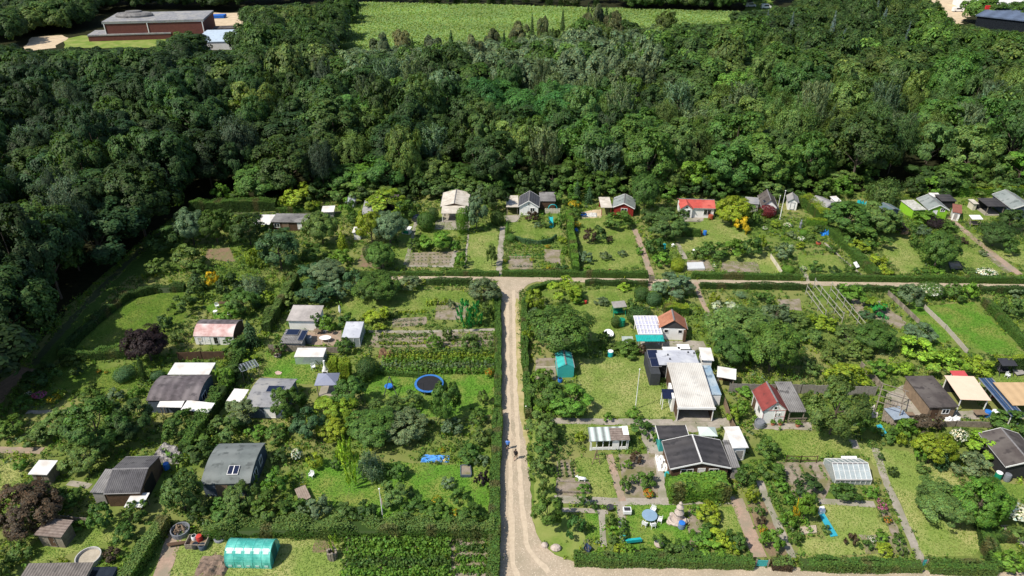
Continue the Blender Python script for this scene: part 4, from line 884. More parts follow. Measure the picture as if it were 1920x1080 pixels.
# ------------------------------------------------------------------ right of the gravel road
r = cabin('garden_house', 'house', 'white house with upturned terracotta tile roof', (1236, 615), (1289, 617), (1225, 594), 2.2, 1.5, 'gy', WHITE, 'terra', feats=[(W_, 'F', .8, .7, 1.2, .7), (W_, 'F', 2.9, .7, 1.2, .7)], gable=M('dark_gable', (.06, .055, .055)), phrase='the terracotta house')
MB().box(3.75, 4.1, -.35, 1.4, 0, 1.9).build('brown_screen', BROWNW, r)
r2 = cabin('patio_roof', 'patio roof', 'clear plastic patio roof on white beams beside the terracotta house', (1197, 628), (1242, 628), (1189, 594), 2.1, .1, 'flat', roof=POLY, th=.03, open_=True, post=WHITE, phrase='the clear patio roof')
w_, d_, oh_ = META[r2]; bm_ = MB()
for i in range(8): bm_.box(w_ * i / 7.0 - .04, w_ * i / 7.0 + .04, 0, d_, 2.13, 2.27)
for j in range(5): bm_.box(0, w_, d_ * j / 4.0 - .035, d_ * j / 4.0 + .035, 2.19, 2.31)
bm_.build('rafters', WHITE, r2)
annex(r2, 'eave_sheet', (1194, 640), (1246, 640), (1195, 629), 1.95, .12, 'flat', roof=TURQ, th=.03, open_=True, post=OLDW)
r = cabin('garden_house', 'house', 'long house with pale grey flat roof and dark blue solar panels', (1236, 684), (1312, 684), (1226, 657), 2.4, .05, 'flat', BLACKW, 'bluegrey', phrase='the flat roofed house')
on_roof(r, 'solar_panel', SOLAR, -1.2, 1.7, 1.45, 1.75, 2.3, .12, cells=1); on_roof(r, 'solar_panel', SOLAR, -1.1, -.15, 1.45, 1.75, 2.2, .12, cells=1)
MB().box(-1.4, -.05, -1.6, 3.6, 0, 2.05).build('store_walls', M('charcoal_boards', (.055, .06, .065), (.04, .043, .047), rib=('X', 7, .3)), r)
rv = MB()
for x_, y_ in ((1.6, 2.2), (1.7, 1.2), (4.6, 2.8), (5.4, 2.6), (6.0, 2.9), (6.2, .7)): rv.lathe([(.1, 0), (.1, .25)], 8, (x_, y_, 2.42))
rv.build('roof_vent', DARKM, r)
r = cabin('garden_hall', 'hall', 'large open fronted shelter with cream corrugated curved roof', (1271, 764), (1341, 765), (1251, 685), 2.4, .5, 'bow', WHITE, 'cream', open_=True, back=BROWNW, side='LR', post=WHITE, floor=PAVE, phrase='the cream roofed shelter', oh=.08)
w_, d_, oh_ = META[r]; MB().box(-.06, w_ + .06, -.09, -.004, 2.16, 2.5).build('fascia', WHITE, r)
MB().box(-.3, .02, 2.0, 5.2, .01, 2.3).build('side_panel', WHITE, r)
MB().box(2.3, 3.1, .9, 1.1, .9, 1.9)
r = cabin('side_passage', 'passage roof', 'blue grey sheet roof along the right side of the cream shelter', (1331, 740), (1353, 740), (1316, 686), 2.1, .1, 'flat', WHITE, 'blue', oh=.05, phrase='the blue passage roof')
cabin('garden_shed', 'shed', 'white flat roofed shed behind the blue passage roof', (1316, 675), (1339, 676), (1307, 652), 2.3, .1, 'flat', WHITE, 'white')
cabin('canopy', 'canopy', 'wide white canopy right of the blue passage roof', (1344, 706), (1380, 712), (1337, 686), 2.0, .1, 'flat', roof='white', th=.05, open_=True, post=OLDW, back=BROWNW)
r = cabin('garden_cottage', 'cottage', 'half timbered white cottage with dark red gabled roof', (1430, 771), (1479, 770), (1411, 732), 2.3, 1.45, 'gy', WHITE, 'maroon', th=.07, feats=[(W_, 'F', 1.75, .35, 1.0, .8), (W_, 'F', 2.2, .35, 1.0, .8), (W_, 'F', 1.45, .55, 2.3, .6), (W_, 'L', 1.0, .9, .8, 1.2), (D_, 'L', 2.8, .9, .1, 1.8, BROWNW, BROWNW)], phrase='the half timbered cottage')
w_, d_, oh_ = META[r]; tb = MB(); TIMB = M('painted_timber', (.48, .27, .24), (.42, .22, .2), bump=0)
for x0_, z0_, x1_, z1_ in ((oh_ + .06, 0, oh_ + .06, 2.25), (w_ - oh_ - .06, 0, w_ - oh_ - .06, 2.25), (w_ * .55, 0, w_ * .55, 2.2), (oh_, 2.2, w_ - oh_, 2.2), (w_ * .3, 2.2, w_ * .48, 3.3), (w_ * .7, 2.2, w_ * .52, 3.3), (w_ * .55, 1.15, w_ - oh_, 1.15)):
    tb.tube((x0_, oh_ - .02, z0_), (x1_, oh_ - .02, z1_), .04, n=4)
tb.build('timber_frame', TIMB, r)
annex(r, 'veranda_roof', (1480, 772), (1513, 772), (1462, 717), 2.05, .15, 'flat', roof='rib', open_=True, post=OLDW, back=BROWNW)
rl = MB()
for i in range(12): rl.box(3.7 + .2 * i, 3.75 + .2 * i, .1, .14, .1, .85)
rl.box(3.65, 6.1, .08, .16, .85, .93); rl.box(3.65, 6.1, .09, .15, .1, .16); rl.build('railing', OLDW, r)
r = cabin('garden_house', 'house', 'brown timber house with broad black felt gabled roof', (1257, 879), (1371, 877), (1244, 827), 2.1, .95, 'gy', BROWNW, 'dark', trim=WHITE, feats=[(W_, 'F', 1.3, 1.5, .9, .9), (W_, 'F', 4.6, 1.2, .9, .9), (D_, 'F', 3.3, .9, .1, 1.8, None, WHITE)], phrase='the black roofed house')
w_, d_, oh_ = META[r]; MB().box(w_ / 2 - .07, w_ / 2 + .07, -.05, d_ + .05, 3.02, 3.09).build('ridge_strip', WHITE, r)
annex(r, 'lower_roof', (1373, 877), (1388, 877), (1356, 826), 1.95, .1, 'flat', GREYW, 'rib')
cabin('garden_shed', 'shed', 'black flat roofed shed with turquoise left wall', (1236, 823), (1293, 822), (1232, 799), 2.3, .1, 'flat', M('turquoise_boards', (.05, .35, .34), (.04, .28, .27)), 'dark', trim=WHITE, phrase='the black flat shed')
cabin('garden_shed', 'shed', 'white shed with white flat roof right of the black roofed house', (1374, 840), (1404, 839), (1346, 801), 2.3, .05, 'flat', WHITE, 'white', feats=[(D_, 'F', .5, 1.1, .1, 1.6, None, GREYW)], phrase='the white flat shed')
cabin('party_tent', 'tent', 'pale green canvas party tent behind the black roofed house', (1312, 817), (1346, 818), (1314, 800), 2.2, .7, 'pyramid', roof=M('pale_green_canvas', (.52, .6, .54), (.46, .54, .48), scale=.8), open_=True, post=WHITE)
r = cabin('greenhouse', 'greenhouse', 'small greenhouse with turquoise striped and grey roof', (1106, 827), (1181, 825), (1104, 805), 1.8, .35, 'flat', GLASS, M('turquoise_stripe_roof', (.62, .68, .64), (.5, .58, .54), rib=('X', 1.1, .7), bump=.2), open_=True, post=WHITE, back=OLDW, phrase='the striped greenhouse')
w_, d_, oh_ = META[r]; MB().slab([(w_ * .53, -.02, 1.83), (w_ + .02, -.02, 1.83), (w_ + .02, d_ * .9, 2.12), (w_ * .53, d_ * .9, 2.12)], .02).build('felt_cover', ROOF['rust'], r)
MB().slab([(w_ * .86, d_ * .35, 2.0), (w_ + .02, d_ * .35, 2.0), (w_ + .02, d_, 2.22), (w_ * .86, d_, 2.22)], .02).build('white_panel', WHITE, r)
fr = MB()
for i in range(7): fr.box(.1 + (w_ - .25) * i / 6, .2 + (w_ - .25) * i / 6, .25, .33, 0, 1.72)
fr.box(.2, w_ - .2, .24, .3, .1, .5); fr.build('front_frame', WHITE, r)
MB().box(w_ * .58, w_ * .75, .2, .235, .1, 1.6).build('door', WHITE, r)
r = cabin('greenhouse', 'greenhouse', 'silvery glass greenhouse beside the vegetable rows', (1567, 899), (1635, 899), (1550, 860), .9, .95, 'gx', GLASS, GLASS, oh=.03, th=.03, phrase='the silvery greenhouse')
w_, d_, oh_ = META[r]; fr = MB(); pr = profile('gx', d_, .9, .95)
for i in range(8):
    x_ = w_ * i / 7
    for (a, b), (c, e) in zip([(0, 0)] + pr, pr + [(d_, 0)]): fr.tube((x_, a, b + .03), (x_, c, e + .03), .03, n=4)
for t, z in pr: fr.tube((0, t, z + .03), (w_, t, z + .03), .035, n=4)
fr.tube((0, d_ * .25, 1.4), (w_, d_ * .25, 1.4), .02, n=4); fr.build('frame', FRAMEW, r)
st = MB(); st.box(.2, w_ - .2, .25, d_ - .25, .02, .35); st.build('plant_bench', OLDW, r)
r = cabin('garden_house', 'house', 'dark hipped garden house at the right frame edge', (1886, 875), (1965, 876), (1838, 812), 2.1, .9, 'gy', BLACKW, 'dbrown', trim=WHITE, phrase='the dark house at the right edge')
r = cabin('garden_shed', 'shed', 'brown board shed with dark flat felt roof beside the junk yard', (1743, 764), (1799, 763), (1704, 706), 2.2, .1, 'flat', TANW, 'dbrown', feats=[(D_, 'F', .6, .9, .05, 1.8, BROWNW, BROWNW), (W_, 'F', 2.0, 1.0, .9, .8)], phrase='the brown board shed')
cabin('awning', 'awning', 'wide peach coloured awning over a cluttered terrace', (1801, 749), (1859, 751), (1768, 707), 2.3, .3, 'flat', roof='peach', th=.04, open_=True, post=WHITE, back=BLACKW, phrase='the peach awning')
cabin('canopy', 'canopy', 'small red and white canopy behind the peach awning', (1790, 709), (1818, 709), (1781, 697), 2.4, .2, 'flat', roof=M('red_sheet', (.5, .07, .08), (.42, .06, .06)), th=.04, open_=True, post=WHITE)
r = cabin('terrace_roof', 'terrace roof', 'navy blue ribbed glass roof right of the peach awning', (1896, 781), (1922, 781), (1834, 712), 1.9, .3, 'flat', roof=M('navy_ribbed_glass', (.06, .11, .21), (.04, .07, .14), rib=('X', 2.4, .6), rough=.2, bump=.2), th=.05, open_=True, post=WHITE, phrase='the navy glass roof')
w_, d_, oh_ = META[r]; fr = MB()
for x_ in (0, w_ * .5, w_): fr.slab([(x_ - .06, 0, 1.96), (x_ + .06, 0, 1.96), (x_ + .06, d_, 2.26), (x_ - .06, d_, 2.26)], .05)
fr.build('rafters', STEEL, r)
cabin('awning', 'awning', 'tan canvas awning at the right frame edge', (1899, 760), (1965, 760), (1862, 719), 2.2, .2, 'flat', roof='tan', th=.04, open_=True, post=WHITE, back=REDW, phrase='the tan awning')
cabin('garden_shed', 'shed', 'low grey box shed beside the junk yard', (1677, 787), (1706, 783), (1671, 765), 1.2, .1, 'flat', OLDW, M('blue_grey_lid', (.27, .32, .38)), phrase='the junk yard')
cabin('greenhouse', 'greenhouse', 'turquoise film greenhouse tent with gabled roof beside the dry lawn', (1046, 690), (1077, 689), (1044, 662), 1.75, .6, 'gy', M('turquoise_film', (.05, .40, .37), (.04, .33, .31), rough=.4, bump=.15, scale=3), M('turquoise_film_roof', (.06, .44, .41), (.05, .37, .35), rough=.4, rib=('Y', .9, .15), bump=.15), oh=.03, th=.03, phrase='the turquoise greenhouse tent')
# ------------------------------------------------------------------ hedges and garden plants
H = hedge
H('long clipped hedge along the left side of the gravel road, tan yard to road end', [(933, 552), (934, 640), (933, 770)], .85, 1.1, 'md')
H('clipped hedge along the left side of the gravel road, lower stretch by the walkers', [(933, 780), (929, 900), (927, 1000), (923, 1110)], 1.15, 1.15, 'ol', top='md')
H('curved clipped hedge at the road corner, right of the gravel road', [(1060, 536), (1020, 540), (995, 550), (984, 570), (982, 620), (986, 700), (990, 785)], .85, 1.1, 'md')
H('clipped hedge north of the cross path, left of the road junction', [(838, 516), (935, 517)], .8, .9, 'md')
H('short grey green hedge north of the cross path below the beige roofed hut', [(640, 517), (735, 516), (830, 516)], .7, .7, 'md')
H('long clipped hedge north of the cross path below the white cottage', [(943, 517), (1080, 518.5), (1213, 520)], .9, 1.1, 'md')
H('clipped brownish hedge north of the cross path below the red roofed bungalow', [(1298, 521), (1400, 523), (1500, 524.5)], .8, 1.0, 'md')
H('clipped hedge north of the cross path below the lime green hut', [(1518, 525), (1700, 528), (1930, 531)], .9, 1.1, 'md')
H('clipped hedge south of the cross path left of the road junction', [(800, 533), (885, 534)], .8, 1.1, 'dk')
H('clipped hedge south of the cross path behind the vine pergola', [(1098, 534), (1213, 536)], .8, .9, 'dk')
H('clipped hedge south of the cross path above the pale silvery bush', [(1313, 540), (1410, 541), (1515, 543)], .8, 1.0, 'dk')
H('clipped hedge south of the cross path left of the white flowering bush', [(1570, 545), (1720, 547)], .8, .9, 'dk')
H('clipped hedge south of the cross path at the right frame edge', [(1835, 549), (1940, 551)], .9, 1.2, 'dk')
H('long brown green hedge along the bottom road below the patio lawn', [(1078, 1056), (1240, 1058), (1408, 1062)], 1.1, 1.1, 'ol', top='md')
H('short brown hedge piece right of the turquoise gate', [(1447, 1064), (1480, 1065)], 1.0, 1.0, 'bn', top='ol')
H('dark green hedge along the bottom road below the mown square lawn', [(1500, 1064), (1610, 1066), (1722, 1068)], 1.1, 1.05, 'ol', top='md')
H('brown green hedge along the bottom road below the long dry lawn', [(1742, 1070), (1800, 1072), (1862, 1074)], 1.1, 1.2, 'ol', top='md')
H('dark green hedge running back from the bottom road along the long dry lawn', [(1866, 1072), (1850, 1030), (1838, 990)], 1.2, 1.2, 'dk', top='md')
H('short dark green hedge across the right end of the long dry lawn', [(1846, 1014), (1895, 1012)], 1.1, 1.1, 'dk', top='md')
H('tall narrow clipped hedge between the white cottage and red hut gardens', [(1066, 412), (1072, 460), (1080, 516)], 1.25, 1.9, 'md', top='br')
H('tall dark hedge along the forest track, upper left', [(362, 397), (440, 395), (519, 393)], 1.8, 2.3, 'dk', top='md')
H('low hedge behind the long low shed', [(520, 399), (600, 397)], .8, 1.0, 'md')
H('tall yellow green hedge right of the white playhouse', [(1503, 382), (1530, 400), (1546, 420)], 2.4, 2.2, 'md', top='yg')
H('yellow green hedge end below the playhouse garden', [(1512, 420), (1548, 424)], 1.3, 1.2, 'br', top='yg')
H('dark slanting hedge beside the round bushes and dry yellow lawn', [(1550, 432), (1600, 480), (1642, 522)], 1.5, 1.3, 'md')
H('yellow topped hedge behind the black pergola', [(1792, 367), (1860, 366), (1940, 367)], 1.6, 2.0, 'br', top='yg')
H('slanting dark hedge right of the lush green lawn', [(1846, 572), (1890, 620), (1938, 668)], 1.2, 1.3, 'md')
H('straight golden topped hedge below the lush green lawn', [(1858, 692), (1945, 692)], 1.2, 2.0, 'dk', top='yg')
H('curved low hedge around the left meadow', [(347, 545), (290, 548), (240, 560), (195, 595), (150, 635), (118, 668)], 1.2, 1.2, 'dk', loose=.15)
H('loose hedge along the near side of the left meadow', [(118, 674), (180, 672), (240, 668)], 1.2, 1.3, 'dk', loose=.15, top='md')
H('tall slanting hedge left of the pale grey shed', [(555, 535), (530, 575), (500, 625)], 1.4, 2.1, 'dk', top='ol')
H('long dark slanting hedge between the left gardens, past the brown barrel cabin', [(468, 640), (430, 720), (390, 790), (350, 850)], 1.6, 1.7, 'dk', loose=.2, top='md')
H('slanting hedge in the lower left beside the reddish paved path', [(311, 985), (275, 1040), (236, 1100)], 1.5, 1.5, 'md', top='ol')
H('tall loose hedge above the polytunnel and vegetable rows', [(388, 1000), (520, 998), (700, 999), (925, 1000)], 1.6, 1.25, 'md', loose=.35, top='ol')
H('golden green cypress hedge beside the small pavilion, left block', [(622, 700), (634, 700)], 1.5, 2.6, 'yg')
H('golden green cypress hedge beside the small pavilion, right block', [(642, 712), (658, 712)], 1.4, 3.0, 'yg')
H('square clipped bright hedge behind the terracotta house', [(1245, 588), (1288, 588)], 1.6, 1.6, 'md', top='yg')
H('broad bright green hedge in front of the black roofed house', [(1252, 926), (1310, 926), (1358, 924)], 2.4, 1.9, 'br', loose=.2, leaf=.2)
H('small box hedge below the red roofed bungalow', [(1279, 442), (1311, 443)], 1.0, 1.6, 'md')
H('dark green curved screen hedge along the round lawn', [(967, 449), (985, 457), (1010, 459), (1030, 456), (1042, 447)], .5, .9, 'bl')
H('low rough hedge above the vegetable rows left of the road', [(690, 700), (800, 708)], .5, .7, 'md')
P = plant_px
DATA = [ # kind, u, v, width, height, colour
 # upper left gardens
 ('fruit', 490, 342, 90, 62, 'md'), ('bush', 565, 370, 88, 52, 'yg'), ('bush', 412, 360, 36, 36, 'br'), ('bush', 448, 368, 40, 34, 'md'), ('fruit', 357, 428, 60, 64, 'gy'), ('fruit', 402, 428, 58, 62, 'md'), ('bush', 430, 415, 44, 40, 'ol'), ('fruit', 465, 432, 66, 60, 'dk'),
 ('bush', 307, 452, 64, 56, 'dk'), ('bush', 350, 482, 62, 52, 'ol'), ('bush', 297, 500, 48, 34, 'ol'), ('bush', 370, 500, 36, 28, 'md'), ('fruit', 522, 470, 90, 80, 'bl'), ('bush', 477, 480, 42, 46, 'yg'), ('bush', 590, 475, 52, 42, 'md'), ('fruit', 602, 430, 60, 62, 'ol'),
 ('cone', 641, 450, 23, 36, 'yg'), ('bush', 650, 388, 28, 34, 'br'), ('bush', 664, 408, 30, 28, 'md'), ('fruit', 695, 428, 52, 62, 'yg'), ('round', 697, 472, 30, 32, 'dk'), ('fruit', 730, 428, 52, 58, 'gy'), ('fruit', 713, 482, 58, 52, 'md'), ('bush', 640, 482, 44, 34, 'br'),
 ('fruit', 610, 510, 74, 46, 'gy'), ('fruit', 580, 510, 40, 34, 'bl'), ('fruit', 592, 548, 72, 48, 'bl'), ('fruit', 630, 545, 44, 36, 'gy'), ('fruit', 665, 528, 52, 44, 'bl'), ('fruit', 706, 540, 88, 62, 'md'), ('bush', 765, 530, 50, 34, 'gy'), ('bush', 397, 525, 27, 37, 'ye'), ('cone', 367, 527, 42, 42, 'dk'), ('bush', 425, 533, 48, 48, 'dk'), ('willow', 470, 532, 68, 52, 'gy'),
 ('bush', 362, 552, 37, 34, 'ol'), ('bush', 340, 572, 44, 40, 'ol'), ('fruit', 455, 567, 60, 52, 'md'), ('bush', 430, 590, 36, 28, 'br'), ('bush', 545, 562, 42, 34, 'ol'), ('cone', 480, 560, 30, 32, 'bl'), ('bush', 500, 560, 30, 30, 'yg'),
 # beige hut and white cottage gardens
 ('bush', 730, 380, 86, 58, 'yg'), ('bush', 762, 395, 46, 44, 'md'), ('bush', 820, 352, 62, 42, 'dk'), ('bush', 870, 345, 52, 40, 'md'), ('round', 799, 416, 28, 34, 'md'), ('round', 812, 402, 22, 26, 'dk'), ('bush', 815, 452, 66, 40, 'br'), ('bush', 776, 458, 32, 26, 'md'), ('bush', 855, 462, 24, 24, 'br'),
 ('round', 867, 414, 28, 48, 'br'), ('fruit', 893, 400, 42, 62, 'gy'), ('fruit', 930, 374, 48, 50, 'dk'), ('bush', 908, 362, 36, 34, 'gy'), ('round', 932, 409, 22, 27, 'dk'), ('cone', 951, 427, 14, 25, 'br'), ('round', 957, 446, 20, 17, 'md'), ('bush', 997, 406, 28, 22, 'bn'), ('bush', 1025, 418, 24, 18, 'md'), ('bush', 1050, 414, 26, 36, 'br'), ('bush', 1008, 422, 16, 12, 'gy'), ('bush', 1055, 450, 20, 14, 'yg'), ('bush', 1060, 470, 14, 20, 'br'),
 ('bush', 865, 486, 24, 36, 'br'), ('fruit', 922, 478, 20, 40, 'ol'), ('bush', 1052, 503, 28, 20, 'dk'), ('cone', 1082, 358, 22, 42, 'bl'), ('cone', 1105, 366, 20, 32, 'bl'), ('bush', 1050, 370, 30, 26, 'md'), ('bush', 1080, 399, 22, 22, 'md'), ('bush', 1107, 442, 26, 30, 'bn'), ('bush', 1125, 439, 32, 32, 'dk'), ('bush', 1142, 448, 16, 12, 'bn'), ('bush', 1157, 411, 58, 38, 'md'), ('bush', 1098, 482, 30, 24, 'gy'), ('bush', 1135, 480, 24, 18, 'gy'), ('bush', 1167, 475, 20, 14, 'gy'), ('bush', 1200, 470, 14, 16, 'br'), ('bush', 1143, 510, 18, 10, 'rd'), ('bush', 1100, 505, 20, 14, 'br'),
 # red hut to the willow
 ('maple', 1210, 364, 64, 76, 'md'), ('bush', 1212, 405, 30, 34, 'dk'), ('fruit', 1250, 420, 68, 52, 'ol'), ('bush', 1228, 460, 36, 34, 'md'), ('bush', 1240, 486, 38, 30, 'br'), ('bush', 1212, 455, 16, 16, 'ol'), ('round', 1271, 496, 30, 23, 'yg'), ('bush', 1340, 470, 56, 36, 'md'), ('bush', 1375, 466, 58, 38, 'br'), ('bush', 1410, 462, 42, 42, 'md'), ('bush', 1427, 455, 26, 40, 'yg'), ('bush', 1310, 475, 30, 24, 'ol'),
 ('fruit', 1375, 396, 58, 54, 'yg'), ('bush', 1410, 405, 36, 40, 'md'), ('bush', 1390, 420, 28, 32, 'ye'), ('spray', 1400, 430, 20, 22, 'ye'), ('round', 1440, 396, 28, 23, 'rd'), ('bush', 1470, 473, 40, 34, 'gy'), ('round', 1477, 505, 20, 16, 'br'), ('bush', 1469, 495, 14, 14, 'md'), ('bush', 1531, 501, 26, 26, 'md'), ('bush', 1565, 508, 24, 20, 'dk'), ('bush', 1592, 506, 28, 24, 'md'), ('round', 1507, 437, 16, 13, 'br'), ('bush', 1560, 467, 24, 18, 'md'), ('bush', 1535, 430, 22, 20, 'dk'), ('fruit', 1262, 538, 74, 52, 'gy'),
 ('bush', 1455, 420, 20, 16, 'yg'), ('bush', 1485, 440, 22, 16, 'gy'), ('bush', 1500, 460, 20, 14, 'yg'), ('bush', 1520, 445, 18, 14, 'ol'),
 ('fruit', 1592, 410, 84, 62, 'md'), ('fruit', 1645, 412, 82, 62, 'ol'), ('bush', 1620, 442, 74, 36, 'md'), ('willow', 1660, 356, 68, 62, 'ol'), ('bush', 1680, 427, 50, 30, 'bn'), ('bush', 1732, 433, 32, 24, 'gy'), ('bush', 1712, 430, 28, 22, 'md'), ('round', 1756, 419, 38, 18, 'pu'), ('bush', 1735, 407, 48, 24, 'br'), ('bush', 1780, 425, 34, 24, 'md'), ('fruit', 1762, 470, 72, 74, 'md'), ('bush', 1615, 461, 46, 25, 'yg'), ('bush', 1645, 492, 40, 28, 'yg'), ('bush', 1660, 508, 28, 16, 'yg'), ('bush', 1716, 452, 22, 40, 'md'), ('fruit', 1897, 413, 46, 42, 'dk'), ('fruit', 1868, 441, 58, 46, 'dk'), ('bush', 1898, 463, 34, 34, 'md'), ('bush', 1820, 508, 24, 14, 'ol'), ('bush', 1730, 508, 26, 14, 'md'), ('bush', 1760, 510, 36, 14, 'br'), ('bush', 1800, 450, 26, 16, 'bn'), ('bush', 1845, 475, 16, 12, 'gy'), ('bush', 1580, 385, 36, 22, 'gy'),
 # left meadow gardens
 ('maple', 275, 648, 86, 76, 'pu'), ('bush', 312, 604, 38, 36, 'dk'), ('bush', 335, 628, 30, 24, 'ol'), ('round', 233, 701, 36, 29, 'bl'), ('cone', 265, 690, 24, 52, 'dk'), ('bush', 143, 696, 24, 18, 'dk'), ('bush', 62, 714, 52, 42, 'dk'), ('bush', 100, 702, 32, 28, 'md'), ('bush', 85, 690, 30, 26, 'dk'), ('bush', 40, 757, 42, 36, 'md'), ('bush', 135, 676, 34, 24, 'ol'), ('bush', 165, 742, 46, 36, 'md'), ('bush', 213, 744, 46, 27, 'gy'), ('bush', 115, 738, 22, 18, 'yg'), ('bush', 255, 735, 30, 26, 'br'), ('round', 295, 704, 24, 20, 'bl'), ('bush', 175, 725, 16, 22, 'dk'),
 ('fruit', 178, 800, 98, 96, 'md'), ('fruit', 246, 792, 84, 78, 'dk'), ('fruit', 160, 852, 78, 66, 'ol'), ('bush', 335, 796, 66, 58, 'md'), ('fruit', 105, 800, 72, 52, 'ol'), ('bush', 20, 800, 60, 42, 'md'), ('bush', 60, 822, 52, 30, 'ol'), ('bush', 38, 873, 30, 26, 'br'), ('bush', 65, 927, 80, 50, 'dk'), ('bush', 130, 932, 60, 44, 'md'), ('fruit', 45, 955, 120, 92, 'bn'), ('bush', 187, 970, 50, 58, 'md'), ('bush', 258, 958, 58, 38, 'md'), ('bush', 145, 985, 28, 24, 'br'), ('bush', 232, 1000, 50, 44, 'md'), ('bush', 40, 1035, 44, 36, 'ol'), ('bush', 210, 1040, 34, 28, 'bn'), ('bush', 5, 1060, 36, 40, 'dk'), ('bush', 320, 852, 20, 16, 'br'),
 ('bush', 420, 806, 82, 50, 'ol'), ('bush', 365, 850, 60, 46, 'dk'), ('bush', 385, 825, 50, 40, 'md'), ('fruit', 338, 925, 64, 74, 'ol'), ('bush', 372, 960, 40, 40, 'dk'), ('fruit', 447, 932, 62, 58, 'ol'), ('bush', 515, 906, 60, 58, 'br'), ('bush', 503, 957, 82, 46, 'md'), ('bush', 425, 958, 70, 50, 'md'), ('bush', 550, 952, 56, 44, 'md'), ('bush', 592, 952, 62, 38, 'gy'), ('bush', 648, 962, 50, 42, 'ol'), ('bush', 690, 958, 48, 44, 'dk'), ('bush', 470, 900, 30, 30, 'br'),
 ('bush', 527, 856, 40, 36, 'dk'), ('bush', 590, 864, 36, 34, 'yg'), ('feather', 653, 868, 42, 96, 'lm'), ('feather', 640, 850, 26, 40, 'lm'), ('willow', 695, 870, 62, 62, 'gy'), ('bush', 743, 880, 46, 40, 'md'), ('bush', 742, 925, 66, 50, 'ol'), ('bush', 780, 950, 50, 40, 'md'), ('bush', 630, 870, 20, 24, 'ol'), ('bush', 840, 905, 26, 24, 'gy'), ('bush', 905, 898, 30, 32, 'pu'), ('bush', 860, 930, 40, 26, 'md'), ('bush', 905, 865, 26, 26, 'gy'), ('bush', 880, 848, 50, 40, 'md'), ('bush', 905, 820, 40, 36, 'ol'), ('bush', 820, 965, 60, 30, 'md'), ('bush', 880, 970, 60, 30, 'md'), ('bush', 740, 975, 50, 24, 'br'),
 # row of garden trees left of the road
 ('fruit', 455, 772, 62, 50, 'gy'), ('fruit', 540, 757, 58, 62, 'md'), ('fruit', 622, 772, 78, 62, 'yg'), ('fruit', 656, 737, 62, 62, 'md'), ('fruit', 575, 797, 62, 58, 'bl'), ('fruit', 622, 800, 60, 50, 'yg'), ('fruit', 700, 802, 92, 68, 'md'), ('fruit', 757, 800, 74, 60, 'gy'), ('fruit', 730, 772, 70, 44, 'ol'), ('fruit', 835, 752, 50, 78, 'md'), ('bush', 772, 750, 40, 40, 'ol'), ('bush', 520, 810, 56, 30, 'md'), ('bush', 480, 810, 40, 26, 'br'), ('bush', 850, 800, 44, 36, 'gy'), ('bush', 895, 780, 40, 36, 'md'), ('bush', 905, 745, 26, 30, 'ol'), ('round', 688, 691, 36, 40, 'dk'), ('bush', 675, 715, 24, 24, 'md'), ('bush', 448, 700, 30, 40, 'dk'), ('bush', 462, 672, 40, 26, 'yg'), ('cone', 468, 625, 40, 52, 'bl'), ('bush', 440, 652, 52, 44, 'md'), ('bush', 425, 705, 44, 48, 'br'), ('bush', 612, 607, 40, 36, 'br'), ('bush', 650, 602, 34, 32, 'md'), ('bush', 594, 602, 26, 42, 'md'), ('bush', 645, 647, 42, 36, 'md'), ('bush', 708, 596, 58, 30, 'yg'), ('bush', 525, 652, 26, 26, 'ol'), ('bush', 735, 585, 26, 22, 'ol'),
 ('feather', 872, 590, 36, 58, 'em'), ('feather', 892, 588, 30, 50, 'em'), ('fruit', 907, 543, 54, 46, 'gy'), ('bush', 913, 582, 28, 40, 'ol'), ('bush', 845, 570, 20, 18, 'gy'), ('bush', 880, 640, 40, 30, 'ol'), ('bush', 815, 640, 30, 30, 'br'), ('bush', 840, 625, 26, 30, 'ol'),
 # right of the road, upper
 ('maple', 1050, 622, 124, 104, 'md'), ('bush', 990, 625, 22, 50, 'yg'), ('fruit', 1068, 752, 72, 58, 'br'), ('fruit', 1028, 738, 62, 62, 'md'), ('bush', 1015, 705, 36, 34, 'br'), ('bush', 1020, 770, 40, 30, 'br'), ('bush', 1003, 560, 36, 42, 'yg'), ('bush', 1000, 590, 24, 30, 'gy'), ('bush', 1060, 541, 78, 30, 'lm'), ('bush', 1170, 537, 26, 17, 'lm'), ('round', 1203, 552, 30, 28, 'dk'), ('round', 1226, 561, 26, 26, 'bl'), ('bush', 1185, 573, 26, 30, 'md'), ('round', 1200, 592, 42, 34, 'dk'), ('round', 1155, 604, 18, 20, 'dk'), ('bush', 1133, 633, 30, 28, 'md'), ('bush', 1178, 651, 48, 20, 'md'), ('bush', 1150, 650, 24, 18, 'ol'), ('bush', 1205, 655, 20, 24, 'bn'), ('bush', 1085, 560, 30, 20, 'br'), ('bush', 1130, 565, 30, 20, 'gy'), ('bush', 1367, 581, 56, 42, 'pl'),
 ('fruit', 1395, 620, 116, 78, 'ol'), ('maple', 1450, 655, 108, 106, 'md'), ('fruit', 1372, 655, 72, 70, 'md'), ('fruit', 1455, 590, 52, 44, 'gy'), ('bush', 1390, 765, 36, 40, 'br'), ('bush', 1400, 735, 36, 28, 'br'), ('bush', 1375, 780, 26, 34, 'yg'), ('fruit', 1570, 767, 118, 116, 'ol'), ('bush', 1625, 800, 34, 30, 'md'), ('spray', 1390, 552, 36, 22, 'gy'), ('bush', 1430, 560, 40, 22, 'md'), ('bush', 1340, 560, 26, 26, 'yg'),
